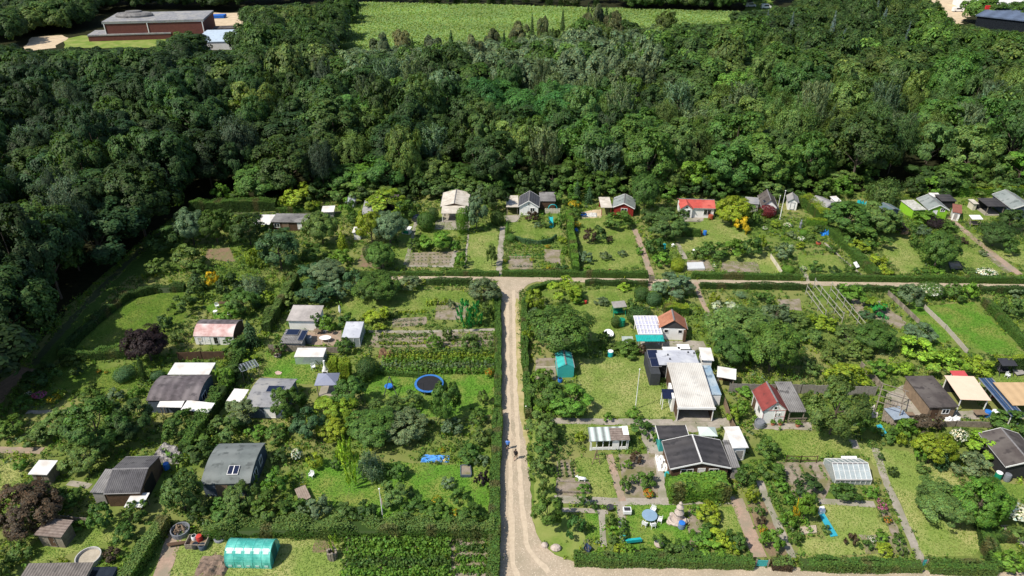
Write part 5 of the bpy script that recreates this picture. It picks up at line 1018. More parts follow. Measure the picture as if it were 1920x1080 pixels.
 ('bush', 1725, 652, 70, 42, 'lm'), ('bush', 1775, 680, 90, 36, 'lm'), ('bush', 1835, 685, 66, 30, 'yg'), ('bush', 1690, 692, 46, 30, 'lm'), ('fruit', 1642, 632, 68, 56, 'md'), ('fruit', 1725, 626, 62, 42, 'gy'), ('bush', 1590, 702, 82, 28, 'yg'), ('bush', 1560, 662, 60, 40, 'ol'), ('bush', 1610, 656, 56, 40, 'ol'), ('bush', 1520, 632, 56, 40, 'ol'), ('bush', 1545, 605, 50, 36, 'yg'), ('bush', 1590, 625, 50, 36, 'ol'), ('bush', 1650, 690, 44, 36, 'br'), ('bush', 1520, 690, 44, 34, 'ol'), ('bush', 1490, 600, 50, 30, 'ol'), ('bush', 1640, 572, 46, 20, 'yg'), ('bush', 1625, 590, 30, 20, 'bl'), ('bush', 1650, 580, 34, 26, 'em'),
 ('bush', 1790, 547, 42, 34, 'md'), ('bush', 1817, 546, 40, 38, 'br'), ('fruit', 1710, 554, 42, 42, 'gy'), ('bush', 1900, 574, 40, 42, 'ol'), ('bush', 1905, 548, 30, 20, 'gy'), ('bush', 1685, 548, 26, 18, 'md'), ('bush', 1600, 550, 60, 18, 'br'),
 # right, lower
 ('bush', 1440, 839, 50, 46, 'md'), ('bush', 1518, 913, 56, 34, 'dk'), ('bush', 1585, 923, 56, 34, 'md'), ('bush', 1633, 923, 30, 28, 'br'), ('fruit', 1513, 950, 38, 56, 'br'), ('feather', 1496, 955, 17, 38, 'ye'), ('bush', 1548, 993, 22, 18, 'ol'), ('fruit', 1750, 841, 68, 68, 'yg'), ('bush', 1728, 850, 34, 40, 'br'), ('cone', 1769, 859, 28, 42, 'bl'), ('bush', 1843, 836, 60, 50, 'lm'), ('bush', 1828, 872, 74, 50, 'gy'), ('fruit', 1772, 946, 94, 74, 'ol'), ('fruit', 1840, 942, 92, 92, 'br'), ('bush', 1742, 798, 62, 36, 'bn'), ('bush', 1700, 800, 44, 40, 'br'), ('bush', 1665, 815, 40, 26, 'md'), ('bush', 1895, 1052, 60, 54, 'br'), ('bush', 1690, 825, 24, 28, 'yg'), ('bush', 1890, 795, 70, 36, 'md'), ('bush', 1905, 1000, 40, 30, 'ol'),
 ('bush', 1597, 1012, 26, 28, 'bn'), ('bush', 1625, 1022, 30, 22, 'md'), ('bush', 1660, 1030, 36, 24, 'yg'), ('bush', 1685, 1012, 30, 26, 'md'), ('bush', 1690, 1030, 20, 22, 'ol'), ('bush', 1655, 1006, 30, 18, 'br'), ('bush', 1652, 856, 14, 18, 'dk'), ('bush', 1675, 884, 18, 22, 'dk'), ('bush', 1730, 880, 30, 24, 'ol'),
 # lower middle, right of the road
 ('fruit', 1018, 800, 56, 52, 'ol'), ('bush', 1020, 840, 50, 42, 'md'), ('bush', 1012, 874, 42, 44, 'ol'), ('bush', 1022, 916, 34, 46, 'ol'), ('bush', 1030, 880, 24, 24, 'md'), ('fruit', 1026, 960, 54, 62, 'md'), ('bush', 1078, 988, 38, 48, 'em2'), ('bush', 1208, 899, 48, 38, 'md'), ('bush', 1172, 909, 28, 30, 'md'), ('bush', 1193, 858, 30, 26, 'bn'), ('bush', 1178, 870, 18, 18, 'br'), ('bush', 1098, 938, 26, 28, 'md'), ('bush', 1115, 948, 16, 16, 'md'), ('bush', 1094, 915, 26, 20, 'br'), ('bush', 1328, 963, 50, 40, 'yg'), ('bush', 1306, 957, 20, 26, 'br'), ('bush', 1330, 990, 28, 20, 'md'), ('bush', 1320, 1012, 50, 30, 'br'), ('bush', 1350, 1008, 48, 34, 'yg'), ('bush', 1382, 1012, 40, 40, 'md'), ('bush', 1335, 1032, 48, 24, 'br'), ('bush', 1372, 1034, 34, 22, 'yg'),
 ('bush', 1400, 892, 46, 44, 'md'), ('bush', 1410, 930, 32, 40, 'yg'), ('bush', 1424, 957, 22, 22, 'md'), ('bush', 1446, 880, 56, 40, 'md'), ('bush', 1450, 1012, 40, 48, 'br'), ('bush', 1428, 975, 22, 20, 'bn'), ('bush', 1432, 993, 22, 20, 'yg'), ('bush', 1465, 910, 30, 26, 'br'), ('bush', 1478, 935, 24, 24, 'br'), ('bush', 1480, 975, 28, 34, 'br'), ('bush', 1492, 1010, 26, 34, 'md'), ('bush', 1200, 800, 44, 34, 'md'), ('bush', 1225, 820, 22, 26, 'br'), ('bush', 1088, 820, 24, 22, 'yg'), ('bush', 1150, 995, 24, 20, 'br'), ('bush', 1150, 1012, 24, 20, 'ol'), ('bush', 1145, 975, 22, 36, 'md'), ('bush', 1178, 1035, 36, 26, 'br'), ('bush', 1212, 1035, 30, 22, 'md'), ('bush', 1258, 1038, 40, 24, 'ol'), ('bush', 1125, 1040, 36, 22, 'br'), ('bush', 1160, 1032, 24, 26, 'yg'), ('bush', 1280, 1030, 24, 24, 'ol'), ('bush', 1105, 985, 14, 14, 'br'), ('bush', 1190, 775, 34, 26, 'br'), ('bush', 1140, 782, 24, 20, 'br'),
 ('feather', 625, 1018, 26, 34, 'lm'),
]
for row in DATA: P(*row)
# flowering shrubs: leaves of their own with blossom as a part
for kind, u, v, w_, h_, col, fl, desc in [
 ('round', 1745, 544, 46, 34, 'md', 'wh', 'big white flowering shrub'), ('bush', 1850, 511, 36, 18, 'md', 'wh', 'low white flowering shrub'), ('bush', 1798, 819, 30, 36, 'md', 'wh', 'white flowering shrub'), ('bush', 1900, 961, 46, 46, 'md', 'wh', 'tall cream flowering shrub'), ('bush', 557, 853, 24, 34, 'md', 'wh', 'slender white flowering shrub'),
 ('bush', 74, 741, 26, 19, 'md', 'pk', 'pink flowering shrub'), ('bush', 53, 738, 16, 11, 'md', 'wh', 'small white flowering shrub'), ('bush', 1077, 383, 23, 16, 'md', 'ye', 'yellow flowering shrub'), ('bush', 1080, 421, 21, 13, 'md', 'ye', 'low yellow flowering shrub'), ('bush', 1655, 952, 20, 22, 'md', 'pk', 'pink hydrangea'), ('bush', 1664, 975, 17, 16, 'md', 'or', 'salmon flowering plant'), ('bush', 1650, 940, 16, 12, 'md', 'pk', 'pale pink flowering plant'),
 ('bush', 818, 936, 20, 16, 'br', 'ye', 'yellow flowering plant'), ('bush', 852, 962, 22, 13, 'br', 'ye', 'low yellow flowering plant'), ('bush', 828, 844, 14, 11, 'br', 'ye', 'yellow flowering plant'), ('bush', 918, 698, 18, 18, 'br', 'or', 'orange and red flowering plant'), ('bush', 100, 748, 26, 18, 'md', 'ye', 'orange yellow flower clump'), ('bush', 1434, 428, 12, 9, 'br', 'wh', 'cream hydrangea'), ('bush', 1478, 422, 16, 11, 'br', 'wh', 'cream hydrangea'), ('bush', 1503, 448, 16, 12, 'br', 'wh', 'cream flowering shrub'), ('bush', 1482, 462, 16, 10, 'br', 'wh', 'white flowering plant'), ('bush', 1506, 503, 13, 11, 'br', 'wh', 'cream hydrangea'), ('bush', 1634, 1011, 16, 12, 'md', 'wh', 'white flowering plant'), ('bush', 1027, 462, 12, 7, 'br', 'or', 'orange flower clump'), ('bush', 947, 490, 8, 18, 'br', 'ye', 'yellow marigold row'), ('bush', 997, 487, 12, 10, 'br', 'ye', 'yellow flower patch'), ('bush', 1030, 501, 16, 8, 'br', 'ye', 'yellow flower patch'), ('bush', 1216, 925, 24, 16, 'br', 'or', 'orange flower clump'), ('bush', 185, 696, 9, 8, 'br', 'or', 'red flowering plant'), ('bush', 199, 698, 7, 7, 'br', 'or', 'red flowering plant'), ('bush', 1340, 498, 12, 8, 'br', 'wh', 'pale flowering plant'), ('bush', 1660, 512, 18, 9, 'br', 'ye', 'yellow flower patch'), ('bush', 1432, 998, 18, 30, 'br', 'or', 'rusty orange flower clump')]:
    P(kind, u, v, w_, h_, col, desc=desc, blossom=(fl, .4 if w_ > 20 else .2))
# shrubs along the foot of the wood
ks = [('md', 'bush'), ('br', 'bush'), ('dk', 'bush'), ('md', 'bush'), ('ol', 'bush')]
for i, u in enumerate(list(range(590, 1930, 33))):
    if 1630 < u < 1700: continue
    v = 352 - (4 if u > 1500 else 0) + rnd.uniform(-6, 6) + (4 if u < 760 else 0); col, k = ks[rnd.randrange(5)]
    P(k, u, v, rnd.uniform(44, 62), rnd.uniform(28, 44), col, group='bushes along the foot of the wood')
for i, u in enumerate(range(640, 1930, 44)):
    if 1625 < u < 1700: continue
    v = 330 - (5 if u > 1500 else 0) + rnd.uniform(-7, 7)
    P(('fruit', 'oak', 'bush')[rnd.randrange(3)], u, v, rnd.uniform(56, 84), rnd.uniform(44, 66), ('md', 'br', 'dk', 'ol', 'md')[rnd.randrange(5)], group='small trees at the foot of the wood')
# ------------------------------------------------------------------ vegetable rows
def veg_row(label, p0, p1, size, height, col, gap=.35, name='vegetable_row', blades=9, group=None):
    a, b = G(*p0), G(*p1); L = (b - a).length; n = max(3, int(L / gap)); Ps, Ns, Cs = [], [], []; rgb = np.array(COL[col][1])
    for i in range(n):
        c = a.lerp(b, (i + .5) / n) - a; s = size * rnd.uniform(.7, 1.25); hh = height * rnd.uniform(.75, 1.2)
        m = int(blades * (1 + hh * 3)); d = rdir(m); d[:, 2] = np.abs(d[:, 2])
        q = d * RNG.uniform(.4, 1, (m, 1)) * [s, s, hh]; Ps.append(q + np.array([c.x + rnd.uniform(-.08, .08), c.y + rnd.uniform(-.08, .08), .06])); Ns.append(d + rdir(m) * .6); Cs.append(leafcol(m, rgb * rnd.uniform(.85, 1.15), .25))
    lf = .09 if height < .5 else .15
    o = bpy.data.objects.new(name, mesh_np(name, quads(np.vstack(Ps), np.vstack(Ns), lf * RNG.uniform(.7, 1.4, sum(map(len, Ps)))), np.vstack(Cs), LEAF)); C.objects.link(o); o.location = a
    return tag(o, label, 'vegetables', group)
for i in range(5):
    veg_row(f'tall bean row above the trampoline lawn, {["nearest the lawn", "second from the lawn", "in the middle", "second from the far end", "farthest from the lawn"][i]}', (700 + 8 * i, 700 - 9 * i), (930, 700 - 9 * i), .5, 1.4, ['br', 'gy', 'br', 'yg', 'md'][i], .6, name='bean_row', group='tall bean rows')
for i in range(4):
    veg_row(f'dense tall vine row right of the polytunnel, {["farthest back", "second from the back", "second from the front", "nearest the frame edge"][i]}', (655 - 4 * i, 1022 + 19 * i), (845, 1022 + 19 * i), .8, 1.15, ['br', 'br', 'md', 'br'][i], .4, blades=16, name='vine_row', group='vine rows beside the polytunnel')
for i in range(3):
    veg_row(f'low leafy row right of the vine rows, {["farthest back", "middle one", "nearest"][i]}', (855, 1030 + 20 * i), (915, 1030 + 20 * i), .55, .7, ['md', 'br', 'br'][i], .4, blades=14, name='vegetable_row', group='leafy rows by the road hedge')
for i in range(5):
    u0 = 1463 + 18 * i; veg_row(f'thin vegetable row left of the silvery greenhouse, {["leftmost", "second from left", "middle one", "second from right", "rightmost"][i]}', (u0, 872), (u0 + 15, 900), .22, .22, ['gy', 'gy', 'br', 'md', 'br'][i], .4, group='thin rows by the greenhouse')
for i in range(3):
    u0 = 1447 + 20 * i; veg_row(f'bushy potato row below the thin vegetable rows, {["left one", "middle one", "right one"][i]}', (u0 + (0 if i else -12), 895 + 14 * i), (u0 + 36, 1010), .4, .5, ['br', 'md', 'br'][i], .6, group='potato rows by the stepping path')
for i in range(3):
    veg_row(f'leek row in the bed below the white cottage, {["far one", "middle one", "near one"][i]}', (957, 475 + 5 * i), (1020, 474 + 5 * i), .4, .45, ['br', 'em', 'br'][i], .6, group='rows in the cottage bed')
veg_row('blue green cabbage row at the near end of the cottage bed', (960, 500), (1020, 501), .35, .4, 'bl', .6)
veg_row('blue green cabbage row beside the tan yard lawn, far one', (738, 603), (795, 600), .4, .4, 'gy', .6); veg_row('blue green cabbage row beside the tan yard lawn, near one', (735, 611), (795, 608), .4, .4, 'gy', .6)
veg_row('yellow green lettuce row behind the cabbages', (742, 588), (800, 584), .4, .5, 'yg', .6); veg_row('tall sweetcorn row behind the lettuces', (800, 573), (842, 570), .4, 1.4, 'yg', .5)
veg_row('ragged leafy row in the long bed above the beans, far one', (710, 632), (800, 630), .45, .5, 'ol', .6); veg_row('ragged leafy row in the long bed above the beans, near one', (710, 646), (800, 645), .45, .5, 'yg', .6); veg_row('dry straw coloured row at the right of the long bed', (820, 640), (920, 636), .4, .5, 'ol', .6)
veg_row('leafy row in the bed below the red roofed bungalow', (1330, 496), (1356, 500), .4, .4, 'br', .5)
for i in range(4): veg_row(f'thin onion row in the dug bed below the beige roofed hut, {["farthest", "second farthest", "second nearest", "nearest"][i]}', (772, 478 + 5.5 * i), (848, 477 + 5.5 * i), .12, .12, 'gy', .7, group='rows in the dug bed')
for i in range(3): veg_row(f'staked row in the small bed left of the white animal figure, {["left", "middle", "right"][i]}', (1048 + 11 * i, 868), (1052 + 11 * i, 898), .15, .5, 'ol', .5, group='staked rows')
veg_row('leafy green row in the dug bed beside the wooden rails', (1620, 575), (1665, 600), .6, .5, 'em', .6)
# ------------------------------------------------------------------ far buildings
BRICK = M('dark_red_brick', (.17, .06, .045), (.13, .045, .035), scale=1.2, rib=('Z', 2.2, .25), bump=.1)
r = cabin('brick_hall', 'hall', 'long dark red brick hall with flat grey roof in a clearing', (190, 41), (381, 36), (206, 25), 7.5, .2, 'flat', BRICK, 'grey', oh=.3, th=.7, trim=None)
w_, d_, oh_ = META[r]
dm = MB(); dm.lathe([(7.6, 0), (7.6, .7), (6.8, 1.3), (3.4, 1.7), (3.3, 2.1), (.1, 2.2)], 28, (9.8, d_ * .55, 7.62), 1, .62); dm.build('roof_dome', ROOF['rib'], r)
MB().box(-.02, w_ + .02, .05, .26, 6.62, 7.0).build('white_gutter', WHITE, r)
for x_ in (.4, w_ * .43, w_ - .9): MB().box(x_, x_ + .3, .05, .26, 0, 6.6).build('downpipe', WHITE, r)
cabin('brick_annex', 'annex', 'low flat grey annex in front of the brick hall', (163, 66), (320, 61), (178, 57), 2.6, .1, 'flat', BRICK, 'grey', oh=.15, th=.5)
cabin('low_hall', 'hall', 'low hall with pale blue flat roof right of the brick hall', (358, 79), (452, 77), (364, 57), 3.2, .1, 'flat', WHITE, M('pale_blue_sheet', (.42, .50, .58), (.38, .46, .54), scale=.3), oh=.15, th=.3)
cabin('garden_shed', 'shed', 'low dark flat building at the right end of the brick hall', (398, 54), (438, 53), (400, 49), 2.5, .1, 'flat', BROWNW, 'dbrown')
mb = MB(); mb.slab([(-5, -2, 1.2), (5, -1, 1.4), (5, 3, 1.6), (-4, 3, 1.2)], 1.2); tag(mb.build('blue_tarpaulin', M('blue_tarp', (.02, .12, .45), (.015, .09, .35), scale=.5), loc=G(402, 34)), 'blue tarpaulin heap in the sand yard behind the brick hall', 'tarpaulin')
r = cabin('warehouse', 'warehouse', 'modern warehouse with blue grey sloped roof, top right corner', (1830, 28), (1975, 44), (1815, 8), 7, 1.0, 'flat', DARKGL, M('steel_blue_roof', (.12, .16, .24), (.09, .12, .18), scale=.3, rib=('X', .2, .25)), oh=.6, th=.5, phrase='the warehouse')
cabin('warehouse', 'warehouse', 'white roofed hall behind the blue grey warehouse', (1845, 8), (1990, 12), (1838, -14), 6, .3, 'flat', WHITE, 'white', oh=.3, th=.6)
MB().box(-.5, 5, 0, .5, 0, 4.5)
mb = MB(); mb.box(-1.7, 1.7, -.4, .4, 0, 2.2); mb.box(-1.2, 1.2, -.5, -.42, .6, 1.8); tag(mb.build('red_billboard', M('red_plastic', (.6, .03, .03), bump=0), loc=G(1853, 20, 7)), 'bright red box on the warehouse roof, top right', 'sign')
def van(label, u, v, L=5.2, rz=0):
    t = thing('parked_van', label, 'van', G(u, v), rz, None)
    b = MB(); b.extrude([(-L / 2, .35), (-L / 2, 1.2), (-L / 2 + .9, 1.35), (-L / 2 + 1.5, 2.2), (L / 2, 2.25), (L / 2, .35)], 'x', -.95, .95); o = b.build('body', WHITE, t); o.rotation_euler.z = R(90)
    for s_ in (-1, 1):
        for x_ in (-1.5, 1.6): MB().tube((x_, s_ * .97, .35), (x_, s_ * .8, .35), .34, n=12).build('wheel', DARKM, t)
    MB().box(-1.2, 1.2, -.98, -.952, 1.3, 1.95).build('window', DARKGL, t); return t
van('white van parked in the far meadow, left one', 1407, 13); van('white van parked in the far meadow, right one', 1436, 16); van('pale van parked in the sand yard by the warehouse', 1795, 22)

# ------------------------------------------------------------------ people on the road
SKIN = M('skin', (.5, .3, .21), (.46, .27, .19), bump=0, rough=.6)
def person(label, u, v, shirt, shorts, hair, stride, head_to):
    p0 = G(u, v); t = bpy.data.objects.new('person', None)
    H = 1.72; rg = []
    body = bmesh.new(); me = bpy.data.meshes.new('person')
    J = {'pel': (0, 0, .92), 'waist': (0, .0, 1.08), 'chest': (0, .01, 1.30), 'neck': (0, .0, 1.47), 'head0': (0, .01, 1.54), 'head1': (0, .015, 1.66)}
    V, E, RAD = [], [], []
    def pt(p, r, par=None):
        V.append(p); RAD.append(r); i = len(V) - 1
        if par is not None: E.append((par, i))
        return i
    pel = pt((0, 0, .93), (.155, .11)); wa = pt((0, 0, 1.09), (.14, .10), pel); ch = pt((0, .01, 1.30), (.175, .12), wa); nk = pt((0, 0, 1.46), (.06, .06), ch)
    hd = pt((0, .02, 1.54), (.075, .085), nk); pt((0, .02, 1.65), (.078, .092), hd)
    for s in (-1, 1):
        hip = pt((s * .1, 0, .84), (.088, .092), pel); kn = pt((s * .105, s * stride * .45 + .03, .48), (.058, .062), hip); an = pt((s * .105, s * stride, .09), (.037, .042), kn); pt((s * .12, s * stride + .16, .035), (.04, .028), an)
        sh = pt((s * .19, 0, 1.39), (.062, .062), ch); el = pt((s * .25, -s * stride * .3 - .02, 1.12), (.043, .043), sh); wr = pt((s * .25, -s * stride * .55 + .07, .89), (.028, .028), el)
        pm = pt((s * .25, -s * stride * .58 + .08, .82), (.036, .022), wr)
        for k in range(4): f1 = pt((s * .25 + (.0), -s * stride * .58 + .055 + .02 * k, .75), (.009, .009), pm); pt((s * .235, -s * stride * .58 + .06 + .02 * k, .705 - .008 * (1 < k < 3)), (.008, .008), f1)
        th_ = pt((s * .25, -s * stride * .58 + .125, .81), (.01, .01), pm); pt((s * .245, -s * stride * .58 + .14, .77), (.009, .009), th_)
    me.from_pydata(V, E, []); o = bpy.data.objects.new('person', me); C.objects.link(o); me.materials.append(SKIN)
    md = o.modifiers.new('skin', 'SKIN'); md.use_smooth_shade = True
    for i, sv in enumerate(me.skin_vertices[0].data): sv.radius = RAD[i]; sv.use_root = (i == 0)
    sb = o.modifiers.new('sub', 'SUBSURF'); sb.levels = 2; sb.render_levels = 2
    o.location = p0; o.rotation_euler.z = head_to; tag(o, label, 'person')
    s_ = MB(); s_.loft([((0, 0, .86), .185, .135), ((0, 0, 1.0), .175, .125), ((0, .005, 1.15), .175, .125), ((0, .01, 1.32), .205, .135), ((0, 0, 1.42), .18, .11), ((0, 0, 1.475), .085, .08)], 14)
    for s in (-1, 1):
        a, b = Vector((s * .16, 0, 1.40)), Vector((s * .25, -s * stride * .3 - .02, 1.13)); s_.tube(a, b, .083, .066, 9)
    s_.build('shirt', shirt, o, smooth=True)
    s_ = MB(); s_.loft([((0, 0, .78), .175, .125), ((0, 0, .86), .18, .13), ((0, 0, .99), .165, .12)], 14)
    for s in (-1, 1): s_.tube((s * .095, 0, .86), (s * .105, s * stride * .42 + .03, .5), .108, .085, 10)
    s_.build('trousers', shorts, o, smooth=True)
    h_ = MB(); h_.lathe([(.07, -.12), (.094, -.05), (.1, .03), (.085, .09), (.04, .125), (.01, .13)], 14, (0, .005, 1.63)); h_.build('hair', hair, o, smooth=True)
    f = MB(); f.box(-.012, .012, .1, .125, 1.58, 1.62); f.box(-.045, -.02, .095, .104, 1.61, 1.625); f.box(.02, .045, .095, .104, 1.61, 1.625); f.box(-.025, .025, .093, .104, 1.545, 1.555); f.build('face', M('face_features', (.3, .15, .11), bump=0), o)
    for s in (-1, 1): MB().loft([((s * .105, s * stride + .03, 0.0), .05, .13), ((s * .105, s * stride + .03, .045), .05, .13), ((s * .105, s * stride, .1), .045, .06)], 10).build('shoe', DARKM, o)
    return o
person('person in a bright blue shirt and dark shorts walking on the gravel road', 952, 843, M('blue_shirt', (.10, .25, .62), (.08, .2, .52), bump=0), M('dark_shorts', (.03, .03, .04), bump=0), M('dark_hair', (.03, .02, .015), bump=0), .16, 0)
person('person in a black shirt walking on the gravel road, nearer the camera', 967, 862, M('black_shirt', (.012, .012, .014), bump=0), M('sand_trousers', (.33, .25, .18), bump=0), M('dark_hair', (.03, .02, .015)), .24, R(-12))

# ------------------------------------------------------------------ garden furniture and gear
PLW = M('white_plastic', (.8, .8, .79), (.74, .74, .73), bump=0, rough=.4)
BLUEP = M('blue_plastic', (.03, .17, .55), (.025, .14, .46), bump=0, rough=.4)
TQP = M('turquoise_plastic', (.02, .38, .40), (.015, .32, .34), bump=0, rough=.4)
GRP = M('green_plastic', (.01, .22, .12), (.008, .18, .1), bump=0, rough=.4)
STONE = M('pale_stone', (.5, .42, .36), (.34, .28, .24), scale=5, bump=.5)
TERRA = M('terracotta', (.42, .16, .09), (.34, .12, .07), bump=.1)
REDP = M('red_paint', (.5, .05, .035), (.42, .04, .03), bump=0)
GREYP = M('grey_plastic', (.2, .21, .23), (.16, .17, .19), bump=0, rough=.5)
def chair(label, x, y, rz, mat, group=None, name='garden_chair'):
    t = thing(name, label, 'chair', (x, y, 0), rz, group)
    for sx in (-1, 1):
        for sy in (-1, 1): MB().tube((sx * .24, sy * .22, 0), (sx * .21, sy * .2, .42), .025, .03, 6).build('leg', mat, t)
        MB().box(sx * .27 - .025, sx * .27 + .025, -.2, .22, .58, .63).build('armrest', mat, t)
    MB().box(-.26, .26, -.24, .24, .42, .46).build('seat', mat, t)
    b = MB(); b.slab([(-.26, .22, .9), (.26, .22, .9), (.26, .27, .9), (-.26, .27, .9)], .03)
    for i in range(6): b.slab([(-.26 + .09 * i, .21, .9), (-.2 + .09 * i, .21, .9), (-.2 + .09 * i, .25, .9), (-.26 + .09 * i, .25, .9)], .45)
    b.build('backrest', mat, t); return t
def table(label, p, mat, round_=True, rx=.6, ry=.6, h=.72, rz=0, top=None):
    t = thing('garden_table', label, 'table', p, rz); b = MB()
    if round_: b.lathe([(rx * .96, 0), (rx, .015), (rx, .035), (rx * .96, .05)], 24, (0, 0, h - .05), 1, ry / rx)
    else: b.box(-rx, rx, -ry, ry, h - .05, h)
    b.build('tabletop', top or mat, t)
    for sx in (-1, 1):
        for sy in (-1, 1): MB().tube((sx * rx * .62, sy * ry * .62, 0), (sx * rx * .5, sy * ry * .5, h - .05), .03, n=6).build('leg', mat, t)
    return t
tp = G(1217, 974)
table('round blue grey patio table on the lush small lawn', tp, PLW, top=M('blue_grey_top', (.22, .32, .42), (.18, .27, .36), bump=0), rx=.85, ry=.85)
for i, (a, wd) in enumerate(((60, 'behind the table'), (-20, 'right of the table'), (-80, 'in front of the table, right one'), (-125, 'in front of the table, left one'))):
    chair(f'white plastic chair at the blue grey patio table, {wd}', tp.x + 1.15 * math.cos(R(a)), tp.y + 1.15 * math.sin(R(a)), R(a + 90 + 180), PLW, 'white chairs round the patio table') if False else chair(f'white plastic chair at the blue grey patio table, {wd}', tp.x + 1.15 * math.cos(R(a)), tp.y + 1.15 * math.sin(R(a)), R(a - 90), PLW, 'white chairs round the patio table')
def barrel(label, u, v, mat, r=.3, h=.9, lid=None, open_=False, name='water_butt'):
    t = thing(name, label, 'barrel', G(u, v)); b = MB()
    b.lathe([(r * .88, 0), (r, h * .15), (r * 1.04, h * .5), (r, h * .85), (r * .92, h)] + ([(r * .84, h), (r * .8, h * .55)] if open_ else []), 18); b.build('drum', mat, t, smooth=False)
    for z in (.28, .72): MB().lathe([(r * 1.05, 0), (r * 1.07, .02), (r * 1.05, .04)], 18, (0, 0, h * z)).build('hoop', mat, t)
    if lid: MB().lathe([(r * .97, 0), (r * .97, .05), (.05, .09)], 18, (0, 0, h + .003)).build('lid', lid, t)
    else: MB().lathe([(r * .8, 0), (r * .8, .01)], 18, (0, 0, h * .56 if open_ else h + .002)).build('water', DARKGL, t)
    return t
barrel('big grey open water tub in front of the half timbered cottage', 1423, 800, GREYP, .62, 1.0, open_=True)
barrel('green water butt at the dark house, right edge', 1869, 898, GRP, .36, 1.0, lid=PLW); barrel('grey water butt at the dark house, right edge', 1886, 901, GREYP, .36, .95, lid=GREYP)
barrel('blue barrel beside the scrap heap, lower left', 314, 880, BLUEP, .35, .9, lid=BLUEP); barrel('blue barrel beside the stone fountain on the patio lawn', 1277, 990, M('faded_blue', (.16, .24, .36), bump=0), .36, .8, lid=BLUEP)
barrel('turquoise barrel with white lid beside the dry lawn', 1144, 668, TQP, .42, .9, lid=PLW); barrel('green barrel below the upper garden swing', 1165, 611, GRP, .55, 1.2, lid=GRP)
barrel('blue barrel below the red roofed bungalow', 1321, 441, BLUEP, .35, .9, lid=BLUEP); barrel('red drum below the red roofed bungalow', 1313, 440, REDP, .3, .8, lid=REDP); barrel('small turquoise barrel behind the yellow green round bush', 1245, 467, TQP, .3, 1.0, lid=TQP)
barrel('red kettle grill at the right wall of the red roofed bungalow', 1332, 411, M('rust_red', (.35, .08, .04)), .5, .9, lid=M('rust_red', (.35, .08, .04)), name='kettle_grill')
barrel('bright blue barrel on the peach awning terrace', 1849, 781, BLUEP, .4, .9, lid=BLUEP); barrel('white plastic tank on the peach awning terrace', 1863, 784, PLW, .5, 1.1, lid=PLW)
barrel('black tub left of the polytunnel, left one', 368, 1027, DARKM, .35, .6); barrel('black tub left of the polytunnel, right one', 381, 1029, M('slate_plastic', (.07, .09, .12)), .38, .6)
barrel('dark round pond tub left of the polytunnel', 413, 1011, GREYP, .6, .35); barrel('blue bucket inside the front of the turquoise greenhouse tent', 1050, 716, BLUEP, .32, .6); barrel('black bin on the tan yard beside the low solar shed', 580, 642, GREYP, .5, 1.0, lid=GREYP)
barrel('teal bowl at the left wall of the black roofed house', 1252, 893, TQP, .4, .4, lid=TQP)
def pot(label, u, v, mat, r=.22, h=.35, fill=None):
    t = thing('plant_pot', label, 'plant pot', G(u, v)); MB().lathe([(r * .7, 0), (r, h), (r * 1.08, h), (r * 1.08, h + .05), (r * .9, h + .05)], 14).build('pot', mat, t); MB().lathe([(r * .86, 0), (r * .86, .01)], 14, (0, 0, h + .03)).build('earth', SOILB, t)
    if fill:
        m = bpy.data.objects.new('pot_plant', rnd.choice(PROTO['bush'])); C.objects.link(m); m.parent = t; m.location = (0, 0, h); m.scale = (r * 1.6, r * 1.6, r * 1.2); m.color = (*COL[fill][1], 1)
    return t
for i, (u, v, m_, f_, s_) in enumerate([(1165, 985, GREYP, 'br', 'first from the back'), (1166, 994, GREYP, 'md', 'second from the back'), (1167, 1003, DARKM, 'br', 'third from the back'), (1168, 1012, TQP, 'md', 'nearest the bottom hedge')]): pot(f'plant pot along the left edge of the patio lawn, {s_}', u, v, m_, .3, .4, f_)
pot('reddish stone planter on the near edge of the patio lawn', 1235, 1024, STONE, .5, .4, 'md'); pot('grey tub near the bottom hedge, left of two', 1277, 1038, GREYP, .55, .5, 'md'); pot('grey tub near the bottom hedge, right of two', 1295, 1040, GREYP, .45, .45, 'md')
pot('terracotta pot at the front of the half timbered cottage, leftmost', 1448, 797, TERRA, .25, .3, 'br'); pot('terracotta pot at the front of the half timbered cottage, second', 1462, 797, TERRA, .25, .3, 'br'); pot('terracotta pot at the veranda of the half timbered cottage', 1495, 800, TERRA, .3, .35, 'br')
pot('dark pot on the path crossing left of the patio lawn', 1144, 956, DARKM, .4, .45, None)
# trampoline
tr = thing('trampoline', 'round trampoline with blue rim and black mat on lush lawn', 'trampoline', G(805, 727)); anchor(tr.location, 'the trampoline')
rim = MB(); n = 40
for i in range(n):
    a, b = 6.2832 * i / n, 6.2832 * (i + 1) / n
    rim.slab([(1.68 * math.cos(a), 1.68 * math.sin(a), .82), (2.0 * math.cos(a), 2.0 * math.sin(a), .80), (2.0 * math.cos(b), 2.0 * math.sin(b), .80), (1.68 * math.cos(b), 1.68 * math.sin(b), .82)], .07)
rim.build('rim_pad', M('trampoline_blue', (.04, .17, .45), (.03, .13, .38), bump=0), tr); MB().lathe([(1.675, 0), (1.675, .02)], 40, (0, 0, .74)).build('mat', M('black_mat', (.018, .018, .02), bump=0), tr)
for i in range(6):
    a = 6.2832 * i / 6 + .3; MB().tube((1.85 * math.cos(a), 1.85 * math.sin(a), 0), (1.85 * math.cos(a), 1.85 * math.sin(a), .73), .035).build('leg', STEEL, tr)
    MB().tube((2.1 * math.cos(a), 2.1 * math.sin(a), .5), (2.1 * math.cos(a), 2.1 * math.sin(a), 2.4), .025).build('net_pole', DARKM, tr)
